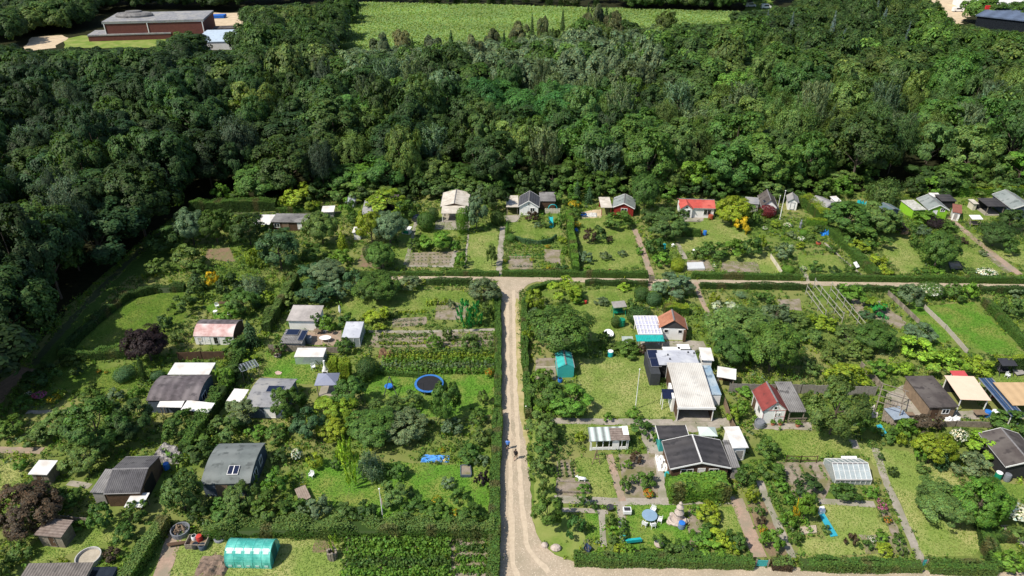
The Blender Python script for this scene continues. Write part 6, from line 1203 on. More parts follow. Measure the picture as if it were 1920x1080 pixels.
# nest swing
sw = thing('nest_swing', 'round blue nest swing on a dark tripod frame beside the trampoline', 'swing', G(730, 735)); MB().lathe([(.55, 0), (.62, .05), (.55, .1), (.3, .06)], 20, (-.1, .6, .55)).build('seat', BLUEP, sw)
for a, b in (((-.6, -.9, 0), (.1, .6, 2.2)), ((1.3, -1.2, 0), (.1, .6, 2.2)), ((.2, 1.9, 0), (.1, .6, 2.2))): MB().tube(a, b, .06).build('leg', DARKM, sw)
for a in range(3): MB().tube((-.1 + .5 * math.cos(a * 2.1), .6 + .5 * math.sin(a * 2.1), .64), (.1, .6, 2.15), .015).build('rope', DARKM, sw)
def pole(label, u, v, h, name='flagpole', r=.06, cat='pole'):
    t = thing(name, label, cat, G(u, v)); MB().tube((0, 0, 0), (0, 0, h), r, r * .5, 10).build('shaft', WHITE, t); MB().lathe([(.02, 0), (r * 1.6, .06), (r * 1.6, .12), (.02, .18)], 10, (0, 0, h)).build('finial', WHITE, t); MB().lathe([(r * 3, 0), (r * 2.4, .15)], 10).build('foot', STEEL, t); return t
pole('white flagpole on the dry lawn left of the cream shelter', 1191, 768, 6.6); t = pole('white flagpole with limp pennant in the lower left lawn', 718, 971, 4.4)
MB().box(.03, .16, -.02, .02, 2.1, 3.0).build('pennant', M('faded_pennant', (.5, .36, .28)), t)
pole('short white post in the road hedge', 986, 776, 1.2, 'post', .05, 'post'); pole('tall white clothes post in front of the dark gabled hut', 1462, 411, 6.2, 'clothes_post', .09); pole('white clothes post left of the playhouse', 1458, 392, 3.0, 'clothes_post', .07)
sp = thing('solar_panel', 'dark solar panel on white posts left of the cream shelter', 'solar panel', G(1252, 765)); MB().slab([(-.95, -.5, 2.0), (.95, -.5, 2.0), (.95, .9, 2.5), (-.95, .9, 2.5)], .06).build('panel', SOLAR, sp)
for x_ in (-.85, .85): MB().tube((x_, -.3, 0), (x_, -.3, 2.0), .05).build('post', WHITE, sp); MB().tube((x_, .7, 0), (x_, .7, 2.35), .05).build('post', WHITE, sp)
# fountain
fo = thing('stone_fountain', 'pale stacked stone fountain on the right of the patio lawn', 'fountain', G(1270, 978)); anchor(fo.location, 'the stone fountain')
MB().lathe([(1.0, 0), (1.1, .25), (.9, .45), (.7, .3)], 18, sx=1, sy=.8).build('basin', STONE, fo); s_ = MB(); s_.lathe([(.5, 0), (.42, .5), (.55, .9), (.3, 1.4), (.42, 1.7), (.16, 2.1), (.2, 2.3), (.05, 2.5)], 12, (.15, .3, .25)); s_.build('figure', STONE, fo)
for dx, dy, r_ in ((-.9, -.2, .35), (.5, -.8, .3), (-.4, .9, .3), (1.1, .1, .25)): MB().lathe([(r_, 0), (r_ * 1.1, r_ * .5), (r_ * .6, r_)], 8, (dx, dy, 0)).build('rock', STONE, fo)
# fences
def fence(label, pts, h, mat, board=True, post=1.6, rails=2, name='fence', cap=None):
    P3 = [G(*p) for p in pts]; t = thing(name, label, 'fence', P3[0]); o = P3[0]; bd = MB()
    for a, b in zip(P3[:-1], P3[1:]):
        L = (b - a).length; d = (b - a).normalized(); nx = Vector((d.y, -d.x, 0)) * .03; n = max(1, round(L / post)); z = Vector((0, 0, h))
        for i in range(n + 1):
            q = a.lerp(b, i / n) - o; hh = h * rnd.uniform(1.0, 1.06); MB().tube(q, q + Vector((0, 0, hh)), .055, n=4).build('post', mat, t)
        if board:
            m = max(1, int(L / .5))
            for i in range(m): 
                q0, q1 = a.lerp(b, (i + .02) / m) - o, a.lerp(b, (i + .98) / m) - o; hz = h * rnd.uniform(.93, .99); bd.slab([q0 + nx + Vector((0, 0, hz)), q1 + nx + Vector((0, 0, hz)), q1 - nx + Vector((0, 0, hz)), q0 - nx + Vector((0, 0, hz))], hz - .04)
        else:
            for k in range(rails):
                hz = h * (k + .75) / rails
                q0, q1 = a - o, b - o; bd.tube(q0 + Vector((0, 0, hz)), q1 + Vector((0, 0, hz)), .045, n=4)
        FOOT.append([a + nx * 4, b + nx * 4, b - nx * 4, a - nx * 4])
    bd.build('boards' if board else 'rails', cap or mat, t); return t
fence('long grey board fence behind the half timbered cottage', [(1366, 736), (1500, 738), (1640, 742)], 1.6, M('grey_fence', (.26, .24, .21), (.17, .155, .135), scale=3))
fence('grey board fence in front of the peach awning terrace', [(1700, 803), (1790, 800), (1880, 803)], 1.0, OLDW); fence('weathered board fence left of the weathered wooden shed', [(98, 978), (135, 983), (172, 987)], 1.3, OLDW)
fence('brown board fence behind the brown barrel cabin', [(336, 676), (380, 674), (422, 674)], 1.5, BROWNW); fence('pale grey board fence below the tan yard', [(505, 657), (570, 660), (634, 662)], 1.1, OLDW)
fence('cream picket fence right of the dry bungalow lawn', [(1444, 484), (1455, 500), (1465, 516)], .9, CREAM, post=1.2); fence('dark post and wire fence beside the mown lawn', [(1473, 867), (1500, 868), (1530, 868)], 1.2, BROWNW, board=False)
fence('low wooden rail on the soil bed by the lush lawn, right', [(1732, 580), (1772, 618), (1812, 664)], .9, M('pale_rail', (.42, .38, .32), (.34, .3, .25)), board=True, post=2.2); fence('dark plank fence between the dug bed and lush lawn', [(1664, 553), (1695, 582), (1722, 608)], .9, OLDW, post=2)
for i, (a, b) in enumerate((((1510, 552), (1545, 600)), ((1525, 540), (1578, 605)), ((1556, 548), (1620, 625)))):
    fence(f'{["leftmost", "middle", "rightmost"][i]} weathered rail trellis running back through the overgrown vegetable garden', [a, b], 1.9, M('trellis_wood', (.40, .38, .33), (.30, .28, .24)), board=False, rails=2, post=2.5)
fence('broken grey rail fence right of the leafy fruit trees', [(1560, 605), (1595, 650)], 1.2, OLDW, board=False, rails=2); fence('narrow board fence beside the lime vine bushes', [(1612, 690), (1650, 730)], 1.2, OLDW)
fence('pale board fence at the right side of the cream shelter', [(1357, 760), (1370, 800), (1376, 812)], 1.3, TANW); fence('white grey board fence below the long bed', [(1005, 690), (1040, 690)], .25, CREAM)
def gate(label, a, b, h, mat):
    a, b = G(*a), G(*b); t = thing('garden_gate', label, 'gate', a, math.atan2(b.y - a.y, b.x - a.x)); L = (b - a).length
    for x_ in (0, L): MB().box(x_ - .06, x_ + .06, -.06, .06, 0, h + .1).build('post', OLDW, t)
    g = MB(); n = max(3, int(L / .14))
    for i in range(n): g.box(.08 + (L - .16) * i / n, .08 + (L - .16) * (i + .86) / n, -.02, .02, .08, h)
    g.box(.07, L - .07, .022, .05, .25, .33); g.box(.07, L - .07, .022, .05, h - .3, h - .22); g.build('leaf', mat, t); MB().box(L - .2, L - .1, -.05, -.022, h * .6, h * .65).build('handle', STEEL, t)
gate('turquoise wooden gate in the hedge on the bottom road', (1416, 1062), (1439, 1063), 1.0, M('turquoise_boards', (.05, .35, .34))); gate('small turquoise gate between the two bottom road hedges', (1725, 1062), (1735, 1062), 1.0, M('turquoise_boards', (.05, .35, .34)))
gate('dark wooden gate on the cross path by the red hut path', (1217, 527), (1226, 527), 1.0, OLDW)
# flat gear and heaps
def slab_px(name, label, cat, pts, h, th, mat):
    P3 = [G(*p, h) for p in pts]; c = sum(P3, Vector()) / len(P3); m = MB(); m.slab([p - Vector((c.x, c.y, 0)) for p in P3], th)
    return tag(m.build(name, mat, loc=(c.x, c.y, 0)), label, cat)
def crumple(name, label, cat, u, v, rx, ry, h, mat, seed=0):
    bm = bmesh.new(); n = 14
    g = [[bm.verts.new(((i / n - .5) * 2 * rx * (1 + .12 * noise.noise(Vector((j * .5, seed, 0)))), (j / n - .5) * 2 * ry * (1 + .12 * noise.noise(Vector((i * .5, seed + 4, 0)))), (.06 if 0 < i < n and 0 < j < n else .01) + max(0, h * (noise.noise(Vector((i * .35, j * .35, seed))) + .35)) * (0 < i < n and 0 < j < n))) for j in range(n + 1)] for i in range(n + 1)]
    for i in range(n):
        for j in range(n): bm.faces.new((g[i][j], g[i + 1][j], g[i + 1][j + 1], g[i][j + 1]))
    me = bpy.data.meshes.new(name); bm.to_mesh(me); bm.free(); me.materials.append(mat); o = bpy.data.objects.new(name, me); C.objects.link(o); o.location = G(u, v) + Vector((0, 0, .02)); return tag(o, label, cat)
MATQ = M('turquoise_mat', (.03, .33, .42), (.025, .28, .36), bump=.1)
slab_px('turquoise_mat', 'narrow turquoise mat along the left of the mown square lawn', 'mat', [(1534, 960), (1543, 958), (1571, 1004), (1558, 1006)], .12, .1, MATQ); slab_px('loose_sheet', 'turquoise panel lying below the junk yard', 'panel', [(1643, 797), (1652, 795), (1663, 812), (1654, 817)], .3, .08, MATQ)
slab_px('wooden_platform', 'pale wooden platform left of the mown square lawn', 'platform', [(1500, 988), (1530, 984), (1532, 998), (1503, 1001)], .2, .18, M('pale_planks', (.5, .42, .32), (.4, .33, .25), rib=('X', 5, .3)))
slab_px('wooden_platform', 'weathered wooden table top standing in the lush left lawn', 'platform', [(552, 917), (572, 909), (583, 932), (563, 943)], .7, .12, M('weathered_planks', (.36, .29, .23), (.26, .2, .16), rib=('X', 5, .35)))
crumple('blue_tarpaulin', 'crumpled blue and yellow tarpaulin lying on the lush left lawn', 'tarpaulin', 816, 861, 1.7, .55, .35, M('blue_tarp2', (.04, .2, .6), (.12, .35, .7), scale=1.5, spots=((.6, .45, .12), 1.2, .6)), 3)
crumple('blue_tarpaulin', 'bright blue tarpaulin heap at the slanting hedge', 'tarpaulin', 1545, 440, .7, .6, 1.2, M('bright_blue_tarp', (.03, .25, .7), (.02, .2, .6)), 5); crumple('blue_tarpaulin', 'pale turquoise tarpaulin behind the weathered grey hut', 'tarpaulin', 1614, 388, .9, .7, 1.6, TQP, 8)
crumple('scrap_heap', 'grey heap of scrap and rubble right of the dark corrugated shed', 'scrap heap', 318, 852, 1.8, 1.6, 1.0, M('scrap', (.4, .38, .36), (.1, .09, .09), scale=5), 2); crumple('brushwood_heap', 'brown heap of earth and prunings on the tan bare plot', 'heap', 400, 1062, 1.6, 1.2, .5, M('prunings', (.25, .18, .13), (.13, .09, .07), scale=4, bump=.8), 6); crumple('compost_heap', 'reddish brown compost heap in the bean rows', 'compost heap', 725, 667, 1.2, .6, 1.0, M('compost', (.26, .16, .09), (.17, .1, .06), scale=4, bump=.8), 9)
crumple('white_sheet', 'crumpled white sheets piled left of the black roofed house', 'sheet', 1240, 870, .6, 1.2, .7, WHITE, 12); crumple('white_sheet', 'pale crumpled sheets on the junk yard', 'sheet', 1625, 775, 1.2, .9, 1.0, M('pale_scrap', (.6, .55, .5), (.3, .26, .23), scale=4), 14); crumple('white_sheet', 'white bags on the ground before the brown board shed', 'bags', 1785, 790, .9, .4, .8, PLW, 15)
crumple('rubble_heap', 'pale gravel and sheeting left of the red hut', 'heap', 1105, 404, 1.6, .8, .4, M('pale_rubble', (.6, .58, .54), (.3, .3, .28), scale=4), 19)
# timber pile and junk yard
tp_ = thing('timber_pile', 'stack of long weathered planks on the junk yard', 'timber pile', G(1668, 778), R(60))
for i in range(16): MB().slab([(rnd.uniform(-2.6, -2), -.9 + .11 * i, .3 + .05 * (i % 4)), (rnd.uniform(1.6, 2.4), -.8 + .11 * i + rnd.uniform(-.1, .1), .8 + .05 * (i % 3)), (2.0, -.72 + .11 * i, .8 + .05 * (i % 3)), (-2.2, -.82 + .11 * i, .3 + .05 * (i % 4))], .05).build('plank', OLDW, tp_)
fr = thing('beam_structure', 'open frame of weathered beams standing over the junk yard', 'frame', G(1664, 768), R(58))
for x_ in (-2.2, 0, 2.2):
    for y_ in (-1.4, 1.4): MB().tube((x_, y_, 0), (x_, y_, 2.1), .07, n=4).build('post', OLDW, fr)
for y_ in (-1.4, 1.4): MB().tube((-2.5, y_, 2.17), (2.5, y_, 2.17), .07, n=4).build('beam', OLDW, fr)
for x_ in (-2.2, -.8, .8, 2.2): MB().tube((x_, -1.7, 2.3), (x_, 1.7, 2.3), .06, n=4).build('beam', OLDW, fr)
table('yellowish wooden bench table at the junk yard', G(1700, 782), TANW, False, .8, .35, .6); table('yellow wooden table under the peach awning', G(1835, 781), TANW, False, .8, .5, .75)
# tan yard
table('white oval table on the tan yard', G(611, 640), PLW, True, .9, .6); table('brown wooden table behind the white oval table', G(597, 626), TANW, False, .6, .4)
def parasol(label, u, v):
    t = thing('parasol', label, 'parasol', G(u, v)); MB().tube((0, 0, 0), (0, 0, 2.5), .03).build('pole', STEEL, t); MB().lathe([(.12, 0), (.2, .3), (.14, 1.0), (.04, 1.4)], 12, (0, 0, 1.0)).build('folded_canopy', PLW, t); MB().lathe([(.3, 0), (.3, .08), (.08, .12)], 14).build('foot', GREYP, t)
parasol('closed white parasol on the tan yard', 609, 622); parasol('closed white parasol behind the blue grey greenhouse', 639, 596)
chair('white garden chair below the yellow conical shrub, upper left lawn', *G(408, 577)[:2], R(40), PLW); table('small white table on the upper left lawn', G(405, 590), PLW, rx=.35, ry=.35); chair('white garden chair in front of the faded red hut lawn', *G(430, 593)[:2], R(-60), PLW); table('brown bench table on the upper left lawn', G(420, 574), BROWNW, False, .7, .35)
chair('white chair standing on the lush lawn before the slender white flowers', *G(585, 895)[:2], R(-20), PLW); chair('white chair beside the low glasshouse', *G(588, 692)[:2], R(30), PLW)
fp = thing('garden_fireplace', 'slim white garden fireplace behind the small pavilion', 'fireplace', G(611, 702)); MB().box(-.4, .4, -.35, .35, 0, .8).build('hearth', WHITE, fp); MB().lathe([(.35, 0), (.32, .3), (.14, .8), (.14, 1.6)], 12, (0, 0, .8)).build('flue', WHITE, fp); MB().box(-.25, .25, -.37, -.352, .3, .7).build('fire_opening', DARKM, fp)
slab_px('stone_disc', 'pinkish stone slab on the lawn above the grey barrel cabin', 'slab', [(515, 698), (521, 695), (529, 698), (526, 702), (518, 702)], .08, .07, M('pink_stone', (.55, .38, .33))); pot('stone bowl on the lawn below the tan yard', 521, 669, STONE, .5, .3, 'bn')
lt = thing('lattice_arbor', 'grey lattice arbor with lime climbing plant left of the grey barrel cabin', 'arbor', G(470, 706), R(35))
lm_ = MB()
for i in range(7): lm_.box(-1.2, 1.2, -.9 + .3 * i - .03, -.9 + .3 * i + .03, 1.9, 1.94); lm_.box(-1.2 + .4 * i - .03, -1.2 + .4 * i + .03, -.95, .95, 1.945, 1.98)
lm_.build('lattice', M('blue_grey_lattice', (.3, .34, .36)), lt)
for sx in (-1, 1):
    for sy in (-.8, .8): MB().tube((sx * 1.1, sy, 0), (sx * 1.1, sy, 1.895), .05, n=4).build('post', OLDW, lt)
# polytunnel
A_, rz_, wt, dt = frame_px((423, 1060), (508, 1062), (433, 1018), .4)
pt_ = thing('polytunnel', 'turquoise film polytunnel with rounded roof and pale window nets', 'polytunnel', A_, rz_); anchor(A_ + Vector((2.5, 1.5, 0)), 'the polytunnel'); FOOT.append([A_, A_ + Vector((wt, 0, 0)), A_ + Vector((wt, dt, 0)), A_ + Vector((0, dt, 0))])
dt = max(dt, 2.6); pr = [(0, 0), (0, .6)] + [(dt / 2 - dt / 2 * math.cos(math.pi * i / 16), .6 + 1.55 * math.sin(math.pi * i / 16)) for i in range(1, 16)] + [(dt, .6), (dt, 0)]
FILM = M('turquoise_tunnel_film', (.06, .37, .31), (.045, .28, .235), scale=4, rough=.28, bump=.35, c3=(.16, .55, .46), scale3=.9, spec=.5)
MB().extrude(pr, 'x', 0, wt).build('film', FILM, pt_)
for i in range(6):
    x_ = wt * i / 5
    rb = MB()
    for (a, b), (c, e) in zip(pr[:-1], pr[1:]): rb.tube((x_, a, b), (x_, c, e), .035, n=5)
    rb.build('hoop', M('tunnel_hoop', (.10, .5, .43)), pt_)
for i in range(5):
    for z0, ky in ((.35, 0), (1.3, 3)):
        x_ = wt * (i + .3) / 5; a, b = pr[2 + ky], pr[4 + ky]
        if ky == 0: MB().box(x_, x_ + .4 * wt / 5, -.03, -.004, .25, .5).build('window_net', M('pale_net', (.45, .62, .56)), pt_)
        else: MB().slab([(x_ - .1, a[0], a[1] + .04), (x_ + .5 * wt / 5, a[0], a[1] + .04), (x_ + .5 * wt / 5, b[0], b[1] + .04), (x_ - .1, b[0], b[1] + .04)], .03).build('window_net', M('white_net', (.55, .68, .64)), pt_)
MB().box(wt + .004, wt + .03, dt * .3, dt * .7, .05, 1.8).build('door_flap', M('dark_flap', (.02, .12, .10)), pt_)
# planters left of the polytunnel
cr = thing('log_basket', 'round wire basket full of logs left of the polytunnel', 'log basket', G(340, 1000)); MB().lathe([(.95, 0), (1.0, .7), (.9, .7), (.85, .1)], 18).build('basket', GREYP, cr)
for i in range(14): MB().tube((rnd.uniform(-.6, .6), rnd.uniform(-.6, .6), .4), (rnd.uniform(-.6, .6), rnd.uniform(-.6, .6), .8), .09).build('log', TANW, cr)
bx = thing('wooden_crate', 'open grey crate holding a red tin beside the polytunnel', 'crate', G(372, 1020))
for x0, x1, y0, y1 in ((-1.1, 1.1, -.7, -.62), (-1.1, 1.1, .62, .7), (-1.1, -1.02, -.615, .615), (1.02, 1.1, -.615, .615)): MB().box(x0, x1, y0, y1, 0, .7).build('side', OLDW, bx)
MB().box(-1.0, 1.0, -.6, .6, .02, .3).build('bottom', SOILB, bx); barrel('red tin standing in the open grey crate', 376, 1016, REDP, .3, .9, lid=REDP, name='red_tin'); barrel('white bucket beside the red tin', 366, 1014, PLW, .28, .8, name='bucket')
slab_px('wooden_bench', 'low wooden plank bench left of the log basket', 'bench', [(314, 1018), (352, 1013), (352, 1018), (314, 1024)], .4, .1, BROWNW)
pb = thing('paddling_pool', 'round white walled pool behind the ribbed brown shed', 'pool', G(168, 1050)); MB().lathe([(1.25, 0), (1.25, .6), (1.15, .6), (1.13, .25), (.05, .22)], 28).build('pool_wall', M('dull_white_plastic', (.5, .49, .47), (.36, .35, .33), scale=2.5), pb); MB().lathe([(1.12, 0), (1.12, .01)], 28, (0, 0, .3)).build('pool_liner', M('dirty_liner', (.42, .37, .29), (.3, .26, .2)), pb)
sp_ = thing('stump_planter', 'wooden stump planter with lime plant on the bare plot', 'planter', G(624, 1046)); 
for i in range(10): a = i * .628; MB().box(.42 * math.cos(a) - .1, .42 * math.cos(a) + .1, .42 * math.sin(a) - .1, .42 * math.sin(a) + .1, 0, .9 + .15 * (i % 3)).build('stave', OLDW, sp_)
# raised beds
def bed(label, pts, h, wood=OLDW):
    P3 = [G(*p) for p in pts]; c = sum(P3, Vector()) / 4; t = thing('raised_bed', label, 'raised bed', c); f = MB(); P3 = [p - c for p in P3]
    for a, b in zip(P3, P3[1:] + P3[:1]):
        d = (b - a).normalized(); nx = Vector((d.y, -d.x, 0)) * .05; u_ = d * .05; f.slab([a + nx + u_ + Vector((0, 0, h)), b + nx - u_ + Vector((0, 0, h)), b - nx - u_ + Vector((0, 0, h)), a - nx + u_ + Vector((0, 0, h))], h)
    f.build('frame', wood, t); g = MB(); g.slab([p * .94 + Vector((0, 0, h - .08)) for p in P3], h - .1); g.build('earth', SOIL, t); FOOT.append([p + c for p in P3])
bed('dark framed raised bed with bare soil in the lush left lawn', [(864, 895), (884, 895), (882, 876), (864, 876)], .4, BLUEGW); bed('wooden raised bed beside the white animal figure', [(1042, 924), (1106, 926), (1104, 908), (1044, 906)], .35)
bed('flat black cold frame at the foot of the lawn tree, right', [(1782, 507), (1806, 506), (1797, 492), (1778, 494)], .3, DARKM)
for i, (u, v) in enumerate(((1258, 660), (1280, 655))): table(f'white covered table behind the flat roofed house, {["left", "right"][i]} one', G(u, v + 4), PLW, False, 1.3 - .4 * i, .6, .9)
tb_ = thing('bathtub', 'white oval bathtub standing behind the big domed tree', 'bathtub', G(1141, 630)); MB().lathe([(.5, 0), (.7, .5), (.75, .55), (.62, .55), (.5, .15)], 20, sx=1, sy=1.5).build('tub', PLW, tb_)
cf = thing('cold_frame', 'small tilted glass cold frame left of the clear patio roof', 'cold frame', G(1176, 644)); MB().box(-.8, .8, -.5, .5, 0, .4).build('box', OLDW, cf); MB().slab([(-.85, -.55, .45), (.85, -.55, .45), (.85, .55, .95), (-.85, .55, .95)], .04).build('lid', GLASS, cf)
def swingseat(label, u, v, roof, frame, rz=0):
    t = thing('garden_swing', label, 'swing seat', G(u, v), rz)
    for sx in (-1, 1): MB().tube((sx * 1.0, -.8, 0), (sx * 1.0, 0, 1.9), .05).build('leg', frame, t); MB().tube((sx * 1.0, .8, 0), (sx * 1.0, 0, 1.9), .05).build('leg', frame, t); MB().tube((sx * .8, 0, 1.9), (sx * .8, 0, .5), .015).build('chain', STEEL, t)
    MB().tube((-1.05, 0, 1.9), (1.05, 0, 1.9), .05).build('top_bar', frame, t); MB().slab([(-1.1, -.7, 1.85), (1.1, -.7, 1.85), (1.1, .7, 2.15), (-1.1, .7, 2.15)], .05).build('canopy', roof, t); MB().box(-.8, .8, -.3, .3, .45, .55).build('seat', frame, t); MB().box(-.8, .8, .3, .37, .56, 1.05).build('backrest', frame, t)
swingseat('wooden swing seat with small white canopy on the far right lawn', 1824, 424, WHITE, OLDW); swingseat('grey swing seat with open slatted canopy behind the big domed tree', 1159, 590, GREYW, GRP, R(10)); swingseat('black framed swing seat on the right edge lawn', 1880, 700, DARKM, DARKM)
slab_px('sun_lounger', 'pale grey sun lounger at the right edge lawn', 'lounger', [(1893, 688), (1907, 686), (1925, 700), (1908, 703)], .4, .1, GREYW); chair('white chair with a towel at the right edge lawn', *G(1888, 708)[:2], R(20), PLW)
ar = thing('garden_arch_bench', 'cream slatted garden screen with turquoise arched top beside the white cottage', 'arbor', G(1036, 400)); sc_ = MB()
for i in range(10): sc_.box(-1.6 + .32 * i, -1.35 + .32 * i, -.04, .04, 0, 1.1)
sc_.box(-1.65, 1.65, .045, .1, .25, .35); sc_.box(-1.65, 1.65, .045, .1, .85, .95); sc_.build('screen', CREAM, ar); aq = MB()
for i in range(10):
    a, b = math.pi * i / 10, math.pi * (i + 1) / 10; aq.tube((.9 * math.cos(a), .0, 1.12 + .9 * math.sin(a)), (.9 * math.cos(b), .0, 1.12 + .9 * math.sin(b)), .09, n=6)
aq.build('arch', TQP, ar); MB().box(-1.5, 1.5, .12, .6, .38, .44).build('seat', CREAM, ar)
sl_ = thing('slide', 'turquoise plastic slide in the white cottage garden', 'slide', G(1033, 424)); MB().slab([(-.35, -.9, .2), (.35, -.9, .2), (.35, .9, 1.6), (-.35, .9, 1.6)], .12).build('chute', TQP, sl_); 
for x_ in (-.3, .3): MB().tube((x_, 1.0, 0), (x_, .9, 1.45), .04).build('leg', TQP, sl_); MB().slab([(x_ * 1.3 - .03, -.9, .38), (x_ * 1.3 + .03, -.9, .38), (x_ * 1.3 + .03, .9, 1.8), (x_ * 1.3 - .03, .9, 1.8)], .18).build('side_rail', TQP, sl_)
chair('blue and white deck chair beside the tall narrow hedge', *G(1081, 436)[:2], R(30), BLUEP); barrel('white rimmed round tub left of the red hut', 1094, 404, BLUEP, .6, .5, lid=None)
hb = thing('storage_box', 'white storage box with dark front in the far left lawn', 'storage box', G(763, 437), R(-15)); MB().box(-.8, .8, -.6, .6, 0, 1.0).build('box', WHITE, hb); MB().box(-.6, .6, -.63, -.604, .15, .85).build('door', GRP, hb); MB().slab([(-.9, -.7, 1.06), (.9, -.7, 1.06), (.9, .7, 1.2), (-.9, .7, 1.2)], .05).build('lid', WHITE, hb)
hb = thing('storage_box', 'grey table like box above the white storage box', 'storage box', G(781, 412), R(-15)); MB().box(-.7, .7, -.9, .9, 0, .7).build('box', GREYW, hb); MB().box(-.8, .8, -1, 1, .705, .77).build('lid', BLUEGW, hb)
gb = thing('grill', 'white metal grill cart at the left of the patio lawn', 'grill', G(1175, 964)); MB().box(-.45, .45, -.35, .35, .35, .8).build('firebox', PLW, gb); MB().box(-.35, .35, -.25, .25, .803, .83).build('grate', DARKM, gb)
for sx in (-1, 1):
    for sy in (-1, 1): MB().tube((sx * .38, sy * .28, 0), (sx * .38, sy * .28, .348), .03).build('leg', STEEL, gb)
bn = thing('garden_bench', 'turquoise garden bench on the near edge of the patio lawn', 'bench', G(1187, 1018), R(8)); MB().box(-.85, .85, -.25, .25, .4, .45).build('seat', TQP, bn); MB().box(-.85, .85, -.33, -.28, .45, .85).build('backrest', TQP, bn)
for sx in (-.7, .7): MB().box(sx - .05, sx + .05, -.24, .24, 0, .395).build('leg', OLDW, bn)
wb = thing('wheelbarrow', 'dark blue wheelbarrow by the bottom hedge corner', 'wheelbarrow', G(1101, 1034), R(95)); MB().lathe([(.3, 0), (.5, .35), (.46, .35), (.27, .04)], 4, (0, 0, .25), 1.3, .9).build('tray', M('navy_steel', (.03, .05, .1)), wb); MB().tube((-.9, -.04, .2), (-.9, .04, .2), .2, n=14).build('wheel', DARKM, wb)
for sy in (-.25, .25): MB().tube((-.9, sy * .2, .22), (1.1, sy, .6), .025).build('handle', OLDW, wb); MB().tube((.35, sy, 0), (.35, sy, .35), .025).build('leg', DARKM, wb)
rk = thing('boulder', 'grey boulder on the grass at the road corner', 'boulder', G(1042, 1030)); MB().lathe([(.5, 0), (.6, .25), (.45, .5), (.15, .6)], 9, sx=1, sy=.75).build('stone', STONE, rk); rk = thing('boulder', 'small pale stone pile left of the grey boulder', 'boulder', G(1021, 1024)); MB().lathe([(.4, 0), (.35, .3), (.1, .5)], 8).build('stone', STONE, rk)
an = MB(); an.loft([((-.5, 0, .45), .02, .02), ((-.45, 0, .42), .1, .1)]); an = MB()
for a, b, r0, r1 in (((-.42, 0, .5), (.4, 0, .52), .2, .21), ((.4, 0, .56), (.62, 0, .78), .13, .1), ((.58, 0, .76), (.82, 0, .7), .1, .05), ((-.6, 0, .42), (-.42, 0, .52), .03, .06)): an.tube(a, b, r0, r1, 10)
for sx in (-.33, .33):
    for sy in (-.1, .1): an.tube((sx, sy, 0), (sx, sy, .42), .04, .07, 7)
for sy in (-.1, .1): an.tube((.58, sy * .6, .82), (.52, sy * 1.5, .92), .035, .01, 5)
tag(an.build('animal_figure', PLW, loc=G(1091, 903), rz=R(170), smooth=True), 'white animal figure standing on the lawn below the striped greenhouse', 'garden figure')
wf = thing('wooden_trestle', 'thin wooden trestle frame leaning before the striped greenhouse', 'trestle', G(1117, 868))
for a, b in (((-.5, -.3, 0), (0, 0, 2.2)), ((.5, -.3, 0), (0, 0, 2.2)), ((0, .6, 0), (0, 0, 2.2)), ((-.3, -.18, .9), (.3, -.18, .9))): MB().tube(a, b, .045).build('bar', TANW, wf)
barrel('rust red fire bowl on a stand in the flowery garden', 1534, 459, M('rust_red', (.35, .08, .04)), .45, .6, name='fire_bowl'); barrel('red post box like tin in the herb garden, upper right', 1097, 569, REDP, .3, .5, lid=REDP, name='red_tin')
st = thing('garden_statue', 'slim grey statue between the cream hydrangeas', 'statue', G(1500, 428)); MB().lathe([(.3, 0), (.25, .3), (.2, .5), (.28, 1.1), (.12, 1.5), (.16, 1.7), (.05, 1.9)], 10).build('figure', GREYP, st)
st = thing('garden_statue', 'small white statue below the bungalow lawn', 'statue', G(1300, 476)); MB().lathe([(.3, 0), (.25, .3), (.2, .5), (.25, .8), (.1, 1.0)], 10).build('figure', PLW, st); st = thing('garden_statue', 'small white stone figure on the dry path side', 'statue', G(1262, 462)); MB().lathe([(.35, 0), (.3, .2), (.35, .4), (.1, .6)], 10).build('figure', PLW, st)
bx = thing('storage_box', 'wooden chest with reddish lid right of the slanting playhouse hedge', 'storage box', G(1528, 399)); MB().box(-.7, .7, -.5, .5, 0, .6).build('box', CREAM, bx); MB().box(-.75, .75, -.55, .55, .604, .68).build('lid', BLUEP, bx)
slab_px('white_bench', 'white bench on the slanting hedge side, lower end', 'bench', [(1600, 492), (1606, 490), (1612, 500), (1606, 502)], .45, .1, PLW)
slab_px('white_bench', 'white low slab beside the teal roofed shed', 'slab', [(1672, 412), (1682, 411), (1686, 416), (1676, 418)], .4, .15, PLW)
slab_px('metal_sheet', 'small grey sheet standing at the left meadow garden', 'sheet', [(405, 700), (413, 690), (417, 693), (409, 702)], .9, .2, BLUEGW)
cl = slab_px('plank_edging', 'white glazed cover behind the silvery greenhouse', 'cover', [(1578, 862), (1608, 862), (1606, 855), (1577, 855)], .6, .08, PLW)
slab_px('wire_tunnel', 'pale fleece cover on the bed below the bungalow', 'cover', [(1289, 504), (1322, 503), (1318, 491), (1288, 492)], .35, .33, M('fleece', (.55, .56, .56), (.44, .45, .46), scale=4))
slab_px('garden_pool', 'small teal garden pond frame above the mown square lawn', 'pond', [(1536, 950), (1545, 948), (1548, 958), (1538, 960)], .5, .45, PLW)
